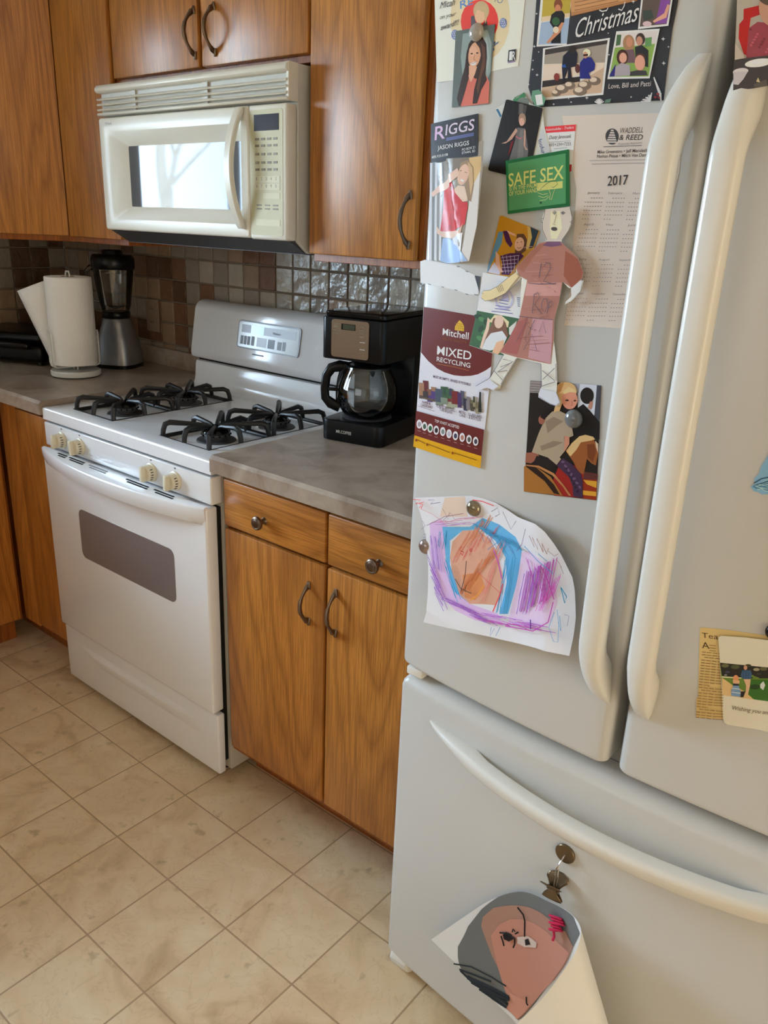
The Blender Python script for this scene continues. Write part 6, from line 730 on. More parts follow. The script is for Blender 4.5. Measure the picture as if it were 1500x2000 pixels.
('wall_calendar',0.0005,'off-white 2017 calendar sheet partly behind the left door handle','calendar',None,0.6,0.0004,[],17582,14447,[('B',(198,182,164),[-865,1335,665,1296,703,700,564,-1030,475,-1061,-507,-1121,-482,-637,-552,519]),('P',(52,46,44),[-75,1079,-75,1052,-84,1028,-100,1010,-122,998,-148,995,-175,1000,-201,1013,-223,1033,-239,1058,-247,1085,-247,1112,-238,1135,-222,1154,-199,1165,-173,1168,-146,1163,-120,1150,-99,1130,-83,1105]),('P',(196,182,166),[-184,1156,-156,1154,-147,1139,-188,1140]),('P',(196,182,166),[-191,1131,-144,1129,-134,1113,-197,1116]),('P',(196,182,166),[-199,1107,-133,1104,-121,1088,-206,1091]),('P',(196,182,166),[-206,1082,-121,1079,-108,1063,-215,1067]),('P',(196,182,166),[-213,1057,-110,1054,-95,1038,-224,1042]),('P',(196,182,166),[-221,1033,-98,1029,-82,1012,-233,1017]),('T',(60,54,50),'WADDELL',[-75,1112,214,1111],5.7,0.15,0),('T',(60,54,50),'& REED',[-69,1042,218,1035],5.5,0.12,1),('T',(130,120,110),'Financial Advisors',[-72,987,220,996],2.3,0.2,0),('S',(70,62,58),0.6,[-255,974,220,976]),('T',(74,66,60),'Mike Greenstro • Jeff Merideth',[-325,903,297,906],3.5,0,1),('T',(74,66,60),'Nathan Pease • Mitch Van Dam',[-324,856,300,859],3.4,0,1),('S',(150,138,126),0.7,[-415,827,391,825]),('S',(150,138,126),0.7,[-382,789,352,791]),('T',(34,30,30),'2017',[-142,549,112,562],10.5,0,1),('T',(96,86,78),'January',[-393,458,-228,460],2.3,0,0),('S',(126,114,104),0.9,[-340,411,-322,411]),('S',(126,114,104),0.9,[-304,411,-286,412]),('S',(126,114,104),0.9,[-268,412,-250,412]),('S',(126,114,104),0.9,[-232,412,-214,412]),('S',(126,114,104),0.9,[-196,412,-179,412]),('S',(126,114,104),0.9,[-414,363,-396,363]),('S',(126,114,104),0.9,[-378,363,-360,364]),('S',(126,114,104),0.9,[-341,364,-323,364]),('S',(126,114,104),0.9,[-305,364,-287,364]),('S',(126,114,104),0.9,[-269,365,-251,365]),('S',(126,114,104),0.9,[-233,365,-215,365]),('S',(126,114,104),0.9,[-198,365,-180,366]),('S',(126,114,104),0.9,[-416,315,-398,316]),('S',(126,114,104),0.9,[-379,316,-361,316]),('S',(126,114,104),0.9,[-343,316,-325,317]),('S',(126,114,104),0.9,[-307,317,-289,317]),('S',(126,114,104),0.9,[-271,317,-253,318]),('S',(126,114,104),0.9,[-235,318,-217,318]),('S',(126,114,104),0.9,[-199,318,-181,319]),('S',(126,114,104),0.9,[-418,268,-399,268]),('S',(126,114,104),0.9,[-381,268,-363,269]),('S',(126,114,104),0.9,[-345,269,-326,269]),('S',(126,114,104),0.9,[-308,269,-290,270]),('S',(126,114,104),0.9,[-272,270,-254,270]),('S',(126,114,104),0.9,[-236,271,-218,271]),('S',(126,114,104),0.9,[-200,271,-182,272]),('S',(126,114,104),0.9,[-420,220,-401,220]),('S',(126,114,104),0.9,[-383,220,-365,221]),('S',(126,114,104),0.9,[-346,221,-328,221]),('S',(126,114,104),0.9,[-310,222,-292,222]),('S',(126,114,104),0.9,[-274,223,-256,223]),('S',(126,114,104),0.9,[-238,223,-220,224]),('S',(126,114,104),0.9,[-202,224,-184,224]),('S',(126,114,104),0.9,[-421,171,-403,172]),('S',(126,114,104),0.9,[-385,172,-366,173]),('S',(126,114,104),0.9,[-348,173,-330,174]),('T',(96,86,78),'February',[-109,455,66,458],2.3,0,0),('S',(126,114,104),0.9,[-49,409,-31,410]),('S',(126,114,104),0.9,[-14,410,3,410]),('S',(126,114,104),0.9,[20,410,37,410]),('S',(126,114,104),0.9,[55,410,72,410]),('S',(126,114,104),0.9,[89,411,106,411]),('S',(126,114,104),0.9,[-120,362,-102,362]),('S',(126,114,104),0.9,[-85,363,-67,363]),('S',(126,114,104),0.9,[-50,363,-33,363]),('S',(126,114,104),0.9,[-15,363,2,364]),('S',(126,114,104),0.9,[19,364,37,364]),('S',(126,114,104),0.9,[54,364,71,364]),('S',(126,114,104),0.9,[88,365,105,365]),('S',(126,114,104),0.9,[-121,315,-103,316]),('S',(126,114,104),0.9,[-86,316,-68,316]),('S',(126,114,104),0.9,[-51,317,-34,317]),('S',(126,114,104),0.9,[-16,317,1,317]),('S',(126,114,104),0.9,[18,318,36,318]),('S',(126,114,104),0.9,[53,318,70,318]),('S',(126,114,104),0.9,[87,319,104,319]),('S',(126,114,104),0.9,[-122,269,-105,269]),('S',(126,114,104),0.9,[-87,269,-70,270]),('S',(126,114,104),0.9,[-52,270,-35,270]),('S',(126,114,104),0.9,[-17,270,0,271]),('S',(126,114,104),0.9,[17,271,35,271]),('S',(126,114,104),0.9,[52,272,69,272]),('S',(126,114,104),0.9,[86,272,103,273]),('S',(126,114,104),0.9,[-123,221,-106,222]),('S',(126,114,104),0.9,[-88,222,-71,223]),('S',(126,114,104),0.9,[-53,223,-36,223]),('S',(126,114,104),0.9,[-18,224,-1,224]),('S',(126,114,104),0.9,[16,224,34,225]),('S',(126,114,104),0.9,[51,225,68,226]),('S',(126,114,104),0.9,[85,226,103,226]),('S',(126,114,104),0.9,[-125,174,-107,175]),('S',(126,114,104),0.9,[-89,175,-72,176]),('S',(126,114,104),0.9,[-54,176,-37,176]),('T',(96,86,78),'March',[204,453,324,455],2.3,0,0),('S',(126,114,104),0.9,[238,408,254,408]),('S',(126,114,104),0.9,[271,408,288,408]),('S',(126,114,104),0.9,[304,409,321,409]),('S',(126,114,104),0.9,[337,409,353,409]),('S',(126,114,104),0.9,[370,409,386,409]),('S',(126,114,104),0.9,[170,362,187,362]),('S',(126,114,104),0.9,[204,362,221,362]),('S',(126,114,104),0.9,[237,363,254,363]),('S',(126,114,104),0.9,[271,363,287,363]),('S',(126,114,104),0.9,[304,363,320,364]),('S',(126,114,104),0.9,[337,364,353,364]),('S',(126,114,104),0.9,[369,364,386,364]),('S',(126,114,104),0.9,[170,316,186,316]),('S',(126,114,104),0.9,[203,316,220,317]),('S',(126,114,104),0.9,[237,317,253,317]),('S',(126,114,104),0.9,[270,317,287,318]),('S',(126,114,104),0.9,[303,318,320,318]),('S',(126,114,104),0.9,[336,318,353,319]),('S',(126,114,104),0.9,[369,319,385,319]),('S',(126,114,104),0.9,[169,270,186,270]),('S',(126,114,104),0.9,[203,270,219,271]),('S',(126,114,104),0.9,[236,271,253,271]),('S',(126,114,104),0.9,[270,272,286,272]),('S',(126,114,104),0.9,[303,272,319,273]),('S',(126,114,104),0.9,[336,273,352,273]),('S',(126,114,104),0.9,[369,273,385,274]),('S',(126,114,104),0.9,[168,224,185,224]),('S',(126,114,104),0.9,[202,224,219,225]),('S',(126,114,104),0.9,[236,225,252,225]),('S',(126,114,104),0.9,[269,226,286,226]),('S',(126,114,104),0.9,[302,226,319,227]),('S',(126,114,104),0.9,[335,227,352,228]),('S',(126,114,104),0.9,[368,228,385,228]),('S',(126,114,104),0.9,[167,177,184,178]),('S',(126,114,104),0.9,[201,178,218,178]),('S',(126,114,104),0.9,[235,179,252,179]),('T',(96,86,78),'April',[-379,96,-246,101],2.4,0,0),('S',(126,114,104),0.9,[-342,49,-324,49]),('S',(126,114,104),0.9,[-306,50,-287,50]),('S',(126,114,104),0.9,[-269,51,-251,52]),('S',(126,114,104),0.9,[-233,52,-215,53]),('S',(126,114,104),0.9,[-197,53,-179,54]),('S',(126,114,104),0.9,[-418,-2,-399,-2]),('S',(126,114,104),0.9,[-381,-1,-362,-1]),('S',(126,114,104),0.9,[-344,0,-325,1]),('S',(126,114,104),0.9,[-307,1,-289,2]),('S',(126,114,104),0.9,[-271,3,-252,3]),('S',(126,114,104),0.9,[-234,4,-216,5]),('S',(126,114,104),0.9,[-198,5,-180,6]),('S',(126,114,104),0.9,[-420,-51,-401,-51]),('S',(126,114,104),0.9,[-382,-50,-364,-49]),('S',(126,114,104),0.9,[-345,-49,-327,-48]),('S',(126,114,104),0.9,[-309,-47,-290,-46]),('S',(126,114,104),0.9,[-272,-46,-254,-45]),('S',(126,114,104),0.9,[-236,-44,-218,-44]),('S',(126,114,104),0.9,[-200,-43,-182,-42]),('S',(126,114,104),0.9,[-421,-100,-403,-100]),('S',(126,114,104),0.9,[-384,-99,-366,-98]),('S',(126,114,104),0.9,[-347,-97,-329,-97]),('S',(126,114,104),0.9,[-310,-96,-292,-95]),('S',(126,114,104),0.9,[-274,-94,-255,-94]),('S',(126,114,104),0.9,[-237,-93,-219,-92]),('S',(126,114,104),0.9,[-201,-91,-183,-91]),('S',(126,114,104),0.9,[-423,-150,-405,-149]),('S',(126,114,104),0.9,[-386,-148,-367,-147]),('S',(126,114,104),0.9,[-349,-146,-330,-146]),('S',(126,114,104),0.9,[-312,-145,-294,-144]),('S',(126,114,104),0.9,[-275,-143,-257,-142]),('S',(126,114,104),0.9,[-239,-142,-220,-141]),('S',(126,114,104),0.9,[-202,-140,-184,-139]),('S',(126,114,104),0.9,[-425,-199,-406,-198]),('S',(126,114,104),0.9,[-388,-197,-369,-196]),('S',(126,114,104),0.9,[-350,-196,-332,-195]),('T',(96,86,78),'May',[-73,100,21,105],2.3,0,0),('S',(126,114,104),0.9,[-54,54,-36,54]),('S',(126,114,104),0.9,[-19,55,-1,55]),('S',(126,114,104),0.9,[16,56,33,56]),('S',(126,114,104),0.9,[51,57,68,58]),('S',(126,114,104),0.9,[85,58,103,59]),('S',(126,114,104),0.9,[-126,4,-108,4]),('S',(126,114,104),0.9,[-90,5,-73,5]),('S',(126,114,104),0.9,[-55,6,-37,7]),('S',(126,114,104),0.9,[-20,7,-2,8]),('S',(126,114,104),0.9,[15,8,33,9]),('S',(126,114,104),0.9,[50,10,67,10]),('S',(126,114,104),0.9,[85,11,102,12]),('S',(126,114,104),0.9,[-127,-44,-109,-44]),('S',(126,114,104),0.9,[-92,-43,-74,-42]),('S',(126,114,104),0.9,[-56,-42,-39,-41]),('S',(126,114,104),0.9,[-21,-40,-3,-40]),('S',(126,114,104),0.9,[14,-39,32,-38]),('S',(126,114,104),0.9,[49,-38,66,-37]),('S',(126,114,104),0.9,[84,-36,101,-36]),('S',(126,114,104),0.9,[-128,-93,-111,-92]),('S',(126,114,104),0.9,[-93,-91,-75,-90]),('S',(126,114,104),0.9,[-57,-90,-40,-89]),('S',(126,114,104),0.9,[-22,-88,-4,-87]),('S',(126,114,104),0.9,[13,-87,31,-86]),('S',(126,114,104),0.9,[48,-85,66,-85]),('S',(126,114,104),0.9,[83,-84,100,-83]),('S',(126,114,104),0.9,[-130,-141,-112,-140]),('S',(126,114,104),0.9,[-94,-139,-76,-139]),('S',(126,114,104),0.9,[-58,-138,-41,-137]),('S',(126,114,104),0.9,[-23,-136,-5,-135]),('S',(126,114,104),0.9,[12,-135,30,-134]),('S',(126,114,104),0.9,[47,-133,65,-132]),('S',(126,114,104),0.9,[82,-132,99,-131]),('S',(126,114,104),0.9,[-131,-189,-113,-189]),('S',(126,114,104),0.9,[-95,-188,-77,-187]),('S',(126,114,104),0.9,[-60,-186,-42,-185]),('T',(96,86,78),'June',[208,105,314,109],2.3,0,0),('S',(126,114,104),0.9,[235,59,252,59]),('S',(126,114,104),0.9,[269,60,285,60]),('S',(126,114,104),0.9,[302,61,319,62]),('S',(126,114,104),0.9,[335,62,352,63]),('S',(126,114,104),0.9,[369,63,385,64]),('S',(126,114,104),0.9,[166,10,183,10]),('S',(126,114,104),0.9,[200,11,217,12]),('S',(126,114,104),0.9,[234,12,251,13]),('S',(126,114,104),0.9,[268,13,285,14]),('S',(126,114,104),0.9,[302,15,318,15]),('S',(126,114,104),0.9,[335,16,352,16]),('S',(126,114,104),0.9,[368,17,385,17]),('S',(126,114,104),0.9,[166,-37,183,-37]),('S',(126,114,104),0.9,[200,-36,217,-35]),('S',(126,114,104),0.9,[234,-35,251,-34]),('S',(126,114,104),0.9,[268,-33,284,-33]),('S',(126,114,104),0.9,[301,-32,318,-31]),('S',(126,114,104),0.9,[335,-31,351,-30]),('S',(126,114,104),0.9,[368,-30,384,-29]),('S',(126,114,104),0.9,[165,-85,182,-84]),('S',(126,114,104),0.9,[199,-83,216,-82]),('S',(126,114,104),0.9,[233,-82,250,-81]),('S',(126,114,104),0.9,[267,-80,284,-80]),('S',(126,114,104),0.9,[301,-79,317,-78]),('S',(126,114,104),0.9,[334,-78,351,-77]),('S',(126,114,104),0.9,[368,-76,384,-75]),('S',(126,114,104),0.9,[164,-132,181,-131]),('S',(126,114,104),0.9,[199,-130,216,-130]),('S',(126,114,104),0.9,[233,-129,250,-128]),('S',(126,114,104),0.9,[266,-127,283,-127]),('S',(126,114,104),0.9,[300,-126,317,-125]),('S',(126,114,104),0.9,[334,-124,351,-124]),('S',(126,114,104),0.9,[367,-123,384,-122]),('S',(126,114,104),0.9,[164,-180,181,-179]),('S',(126,114,104),0.9,[198,-178,215,-177]),('S',(126,114,104),0.9,[232,-176,249,-175]),('T',(96,86,78),'July',[-372,-310,-255,-302],2.4,0,0),('S',(126,114,104),0.9,[-343,-358,-325,-357]),('S',(126,114,104),0.9,[-306,-356,-288,-355]),('S',(126,114,104),0.9,[-269,-354,-251,-353]),('S',(126,114,104),0.9,[-233,-352,-214,-351]),('S',(126,114,104),0.9,[-196,-350,-178,-349]),('S',(126,114,104),0.9,[-420,-413,-401,-412]),('S',(126,114,104),0.9,[-382,-410,-364,-409]),('S',(126,114,104),0.9,[-345,-408,-326,-407]),('S',(126,114,104),0.9,[-308,-406,-289,-405]),('S',(126,114,104),0.9,[-271,-404,-252,-402]),('S',(126,114,104),0.9,[-234,-401,-216,-400]),('S',(126,114,104),0.9,[-197,-399,-179,-398]),('S',(126,114,104),0.9,[-422,-463,-403,-462]),('S',(126,114,104),0.9,[-384,-461,-365,-459]),('S',(126,114,104),0.9,[-347,-458,-328,-457]),('S',(126,114,104),0.9,[-309,-456,-291,-455]),('S',(126,114,104),0.9,[-272,-453,-254,-452]),('S',(126,114,104),0.9,[-235,-451,-217,-450]),('S',(126,114,104),0.9,[-199,-449,-180,-448]),('S',(126,114,104),0.9,[-424,-514,-405,-512]),('S',(126,114,104),0.9,[-386,-511,-367,-510]),('S',(126,114,104),0.9,[-348,-509,-330,-507]),('S',(126,114,104),0.9,[-311,-506,-292,-505]),('S',(126,114,104),0.9,[-274,-503,-255,-502]),('S',(126,114,104),0.9,[-237,-501,-218,-500]),('S',(126,114,104),0.9,[-200,-498,-182,-497]),('S',(126,114,104),0.9,[-426,-564,-407,-563]),('S',(126,114,104),0.9,[-388,-562,-369,-560]),('S',(126,114,104),0.9,[-350,-559,-331,-558]),('S',(126,114,104),0.9,[-313,-556,-294,-555]),('S',(126,114,104),0.9,[-275,-554,-257,-552]),('S',(126,114,104),0.9,[-238,-551,-220,-550]),('S',(126,114,104),0.9,[-202,-548,-183,-547]),('S',(126,114,104),0.9,[-427,-615,-408,-614]),('S',(126,114,104),0.9,[-389,-612,-371,-611]),('S',(126,114,104),0.9,[-352,-610,-333,-608]),('T',(96,86,78),'August',[-99,-299,47,-290],2.4,0,0),('S',(126,114,104),0.9,[-54,-346,-37,-345]),('S',(126,114,104),0.9,[-19,-344,-1,-343]),('S',(126,114,104),0.9,[17,-342,34,-341]),('S',(126,114,104),0.9,[52,-340,69,-339]),('S',(126,114,104),0.9,[87,-338,104,-337]),('S',(126,114,104),0.9,[-127,-399,-109,-398]),('S',(126,114,104),0.9,[-91,-397,-73,-396]),('S',(126,114,104),0.9,[-55,-395,-38,-394]),('S',(126,114,104),0.9,[-20,-393,-2,-391]),('S',(126,114,104),0.9,[16,-390,33,-389]),('S',(126,114,104),0.9,[51,-388,69,-387]),('S',(126,114,104),0.9,[86,-386,104,-385]),('S',(126,114,104),0.9,[-129,-449,-111,-447]),('S',(126,114,104),0.9,[-93,-446,-75,-445]),('S',(126,114,104),0.9,[-57,-444,-39,-443]),('S',(126,114,104),0.9,[-21,-442,-3,-440]),('S',(126,114,104),0.9,[15,-439,32,-438]),('S',(126,114,104),0.9,[50,-437,68,-436]),('S',(126,114,104),0.9,[85,-435,103,-434]),('S',(126,114,104),0.9,[-130,-498,-112,-497]),('S',(126,114,104),0.9,[-94,-496,-76,-494]),('S',(126,114,104),0.9,[-58,-493,-40,-492]),('S',(126,114,104),0.9,[-22,-491,-4,-490]),('S',(126,114,104),0.9,[14,-488,31,-487]),('S',(126,114,104),0.9,[49,-486,67,-485]),('S',(126,114,104),0.9,[84,-484,102,-482]),('S',(126,114,104),0.9,[-131,-548,-113,-547]),('S',(126,114,104),0.9,[-95,-545,-77,-544]),('S',(126,114,104),0.9,[-59,-543,-41,-541]),('S',(126,114,104),0.9,[-23,-540,-5,-539]),('S',(126,114,104),0.9,[13,-538,31,-536]),('S',(126,114,104),0.9,[48,-535,66,-534]),('S',(126,114,104),0.9,[84,-533,101,-531]),('S',(126,114,104),0.9,[-132,-598,-114,-596]),('S',(126,114,104),0.9,[-96,-595,-78,-594]),('S',(126,114,104),0.9,[-60,-592,-42,-591]),('T',(96,86,78),'September',[176,-289,363,-277],2.4,0,0),('S',(126,114,104),0.9,[243,-333,260,-332]),('S',(126,114,104),0.9,[277,-331,294,-330]),('S',(126,114,104),0.9,[311,-329,328,-328]),('S',(126,114,104),0.9,[345,-327,362,-326]),('S',(126,114,104),0.9,[379,-325,395,-324]),('S',(126,114,104),0.9,[174,-385,191,-384]),('S',(126,114,104),0.9,[208,-383,225,-382]),('S',(126,114,104),0.9,[243,-381,260,-380]),('S',(126,114,104),0.9,[277,-379,294,-378]),('S',(126,114,104),0.9,[311,-376,328,-375]),('S',(126,114,104),0.9,[345,-374,361,-373]),('S',(126,114,104),0.9,[378,-372,395,-371]),('S',(126,114,104),0.9,[173,-433,190,-432]),('S',(126,114,104),0.9,[208,-431,225,-430]),('S',(126,114,104),0.9,[242,-429,259,-428]),('S',(126,114,104),0.9,[276,-427,293,-426]),('S',(126,114,104),0.9,[310,-424,327,-423]),('S',(126,114,104),0.9,[344,-422,361,-421]),('S',(126,114,104),0.9,[378,-420,395,-419]),('S',(126,114,104),0.9,[172,-482,190,-481]),('S',(126,114,104),0.9,[207,-480,224,-478]),('S',(126,114,104),0.9,[241,-477,259,-476]),('S',(126,114,104),0.9,[276,-475,293,-474]),('S',(126,114,104),0.9,[310,-473,327,-471]),('S',(126,114,104),0.9,[344,-470,361,-469]),('S',(126,114,104),0.9,[378,-468,394,-467]),('S',(126,114,104),0.9,[172,-531,189,-529]),('S',(126,114,104),0.9,[206,-528,224,-527]),('S',(126,114,104),0.9,[241,-526,258,-524]),('S',(126,114,104),0.9,[275,-523,292,-522]),('S',(126,114,104),0.9,[309,-521,326,-520]),('S',(126,114,104),0.9,[343,-518,360,-517]),('S',(126,114,104),0.9,[377,-516,394,-515]),('S',(126,114,104),0.9,[171,-580,188,-578]),('S',(126,114,104),0.9,[206,-577,223,-576]),('S',(126,114,104),0.9,[240,-574,258,-573]),('T',(96,86,78),'October',[-402,-721,-230,-706],2.6,0,0),('S',(126,114,104),0.9,[-346,-768,-327,-766]),('S',(126,114,104),0.9,[-308,-765,-289,-763]),('S',(126,114,104),0.9,[-271,-761,-252,-760]),('S',(126,114,104),0.9,[-233,-758,-215,-757]),('S',(126,114,104),0.9,[-196,-755,-178,-754]),('S',(126,114,104),0.9,[-424,-826,-404,-824]),('S',(126,114,104),0.9,[-385,-823,-366,-821]),('S',(126,114,104),0.9,[-347,-819,-329,-818]),('S',(126,114,104),0.9,[-310,-816,-291,-814]),('S',(126,114,104),0.9,[-272,-813,-253,-811]),('S',(126,114,104),0.9,[-235,-809,-216,-808]),('S',(126,114,104),0.9,[-198,-806,-179,-804]),('S',(126,114,104),0.9,[-425,-878,-406,-876]),('S',(126,114,104),0.9,[-387,-874,-368,-873]),('S',(126,114,104),0.9,[-349,-871,-330,-869]),('S',(126,114,104),0.9,[-311,-867,-292,-866]),('S',(126,114,104),0.9,[-274,-864,-255,-862]),('S',(126,114,104),0.9,[-236,-860,-218,-859]),('S',(126,114,104),0.9,[-199,-857,-181,-855]),('S',(126,114,104),0.9,[-427,-930,-408,-928]),('S',(126,114,104),0.9,[-389,-926,-370,-924]),('S',(126,114,104),0.9,[-351,-923,-332,-921]),('S',(126,114,104),0.9,[-313,-919,-294,-917]),('S',(126,114,104),0.9,[-275,-915,-256,-914]),('S',(126,114,104),0.9,[-238,-912,-219,-910]),('S',(126,114,104),0.9,[-200,-908,-182,-907]),('S',(126,114,104),0.9,[-429,-982,-410,-980]),('S',(126,114,104),0.9,[-391,-978,-372,-976]),('S',(126,114,104),0.9,[-353,-974,-334,-973]),('S',(126,114,104),0.9,[-315,-971,-296,-969]),('S',(126,114,104),0.9,[-277,-967,-258,-965]),('S',(126,114,104),0.9,[-239,-963,-221,-962]),('S',(126,114,104),0.9,[-202,-960,-183,-958]),('S',(126,114,104),0.9,[-431,-1034,-412,-1032]),('S',(126,114,104),0.9,[-393,-1031,-373,-1029]),('S',(126,114,104),0.9,[-354,-1027,-335,-1025]),('T',(96,86,78),'November',[-119,-703,63,-687],2.5,0,0),('S',(126,114,104),0.9,[-56,-748,-38,-746]),('S',(126,114,104),0.9,[-20,-745,-2,-743]),('S',(126,114,104),0.9,[16,-742,34,-740]),('S',(126,114,104),0.9,[52,-739,70,-737]),('S',(126,114,104),0.9,[87,-736,105,-734]),('S',(126,114,104),0.9,[-130,-805,-112,-803]),('S',(126,114,104),0.9,[-93,-801,-75,-800]),('S',(126,114,104),0.9,[-57,-798,-39,-797]),('S',(126,114,104),0.9,[-21,-795,-3,-793]),('S',(126,114,104),0.9,[15,-792,33,-790]),('S',(126,114,104),0.9,[51,-789,69,-787]),('S',(126,114,104),0.9,[86,-786,104,-784]),('S',(126,114,104),0.9,[-131,-855,-113,-854]),('S',(126,114,104),0.9,[-95,-852,-76,-850]),('S',(126,114,104),0.9,[-58,-849,-40,-847]),('S',(126,114,104),0.9,[-22,-845,-4,-844]),('S',(126,114,104),0.9,[14,-842,32,-841]),('S',(126,114,104),0.9,[50,-839,68,-837]),('S',(126,114,104),0.9,[86,-836,103,-834]),('S',(126,114,104),0.9,[-133,-906,-114,-905]),('S',(126,114,104),0.9,[-96,-903,-78,-901]),('S',(126,114,104),0.9,[-59,-899,-41,-898]),('S',(126,114,104),0.9,[-23,-896,-5,-894]),('S',(126,114,104),0.9,[13,-893,31,-891]),('S',(126,114,104),0.9,[49,-889,67,-888]),('S',(126,114,104),0.9,[85,-886,103,-884]),('S',(126,114,104),0.9,[-134,-958,-115,-956]),('S',(126,114,104),0.9,[-97,-954,-79,-952]),('S',(126,114,104),0.9,[-61,-950,-42,-949]),('S',(126,114,104),0.9,[-24,-947,-6,-945]),('S',(126,114,104),0.9,[12,-943,30,-942]),('S',(126,114,104),0.9,[48,-940,66,-938]),('S',(126,114,104),0.9,[84,-936,102,-935]),('S',(126,114,104),0.9,[-135,-1009,-117,-1007]),('S',(126,114,104),0.9,[-98,-1005,-80,-1003]),('S',(126,114,104),0.9,[-62,-1002,-43,-1000]),('T',(96,86,78),'December',[171,-684,345,-668],2.4,0,0),('S',(126,114,104),0.9,[232,-728,249,-726]),('S',(126,114,104),0.9,[266,-725,283,-723]),('S',(126,114,104),0.9,[301,-722,318,-721]),('S',(126,114,104),0.9,[335,-719,352,-718]),('S',(126,114,104),0.9,[369,-716,386,-715]),('S',(126,114,104),0.9,[161,-783,179,-782]),('S',(126,114,104),0.9,[196,-780,214,-779]),('S',(126,114,104),0.9,[231,-777,248,-776]),('S',(126,114,104),0.9,[266,-774,283,-773]),('S',(126,114,104),0.9,[300,-771,317,-770]),('S',(126,114,104),0.9,[334,-768,352,-767]),('S',(126,114,104),0.9,[369,-765,386,-764]),('S',(126,114,104),0.9,[160,-833,178,-832]),('S',(126,114,104),0.9,[195,-830,213,-828]),('S',(126,114,104),0.9,[230,-827,248,-825]),('S',(126,114,104),0.9,[265,-824,282,-822]),('S',(126,114,104),0.9,[300,-821,317,-819]),('S',(126,114,104),0.9,[334,-817,351,-816]),('S',(126,114,104),0.9,[368,-814,385,-813]),('S',(126,114,104),0.9,[160,-883,177,-882]),('S',(126,114,104),0.9,[195,-880,212,-878]),('S',(126,114,104),0.9,[230,-877,247,-875]),('S',(126,114,104),0.9,[265,-873,282,-872]),('S',(126,114,104),0.9,[299,-870,316,-868]),('S',(126,114,104),0.9,[334,-867,351,-865]),('S',(126,114,104),0.9,[368,-864,385,-862]),('S',(126,114,104),0.9,[159,-933,176,-932]),('S',(126,114,104),0.9,[194,-930,212,-928]),('S',(126,114,104),0.9,[229,-927,247,-925]),('S',(126,114,104),0.9,[264,-923,281,-921]),('S',(126,114,104),0.9,[299,-920,316,-918]),('S',(126,114,104),0.9,[333,-916,350,-915]),('S',(126,114,104),0.9,[368,-913,385,-911]),('S',(126,114,104),0.9,[158,-984,176,-982]),('S',(126,114,104),0.9,[193,-980,211,-978]),('S',(126,114,104),0.9,[228,-977,246,-975])]),
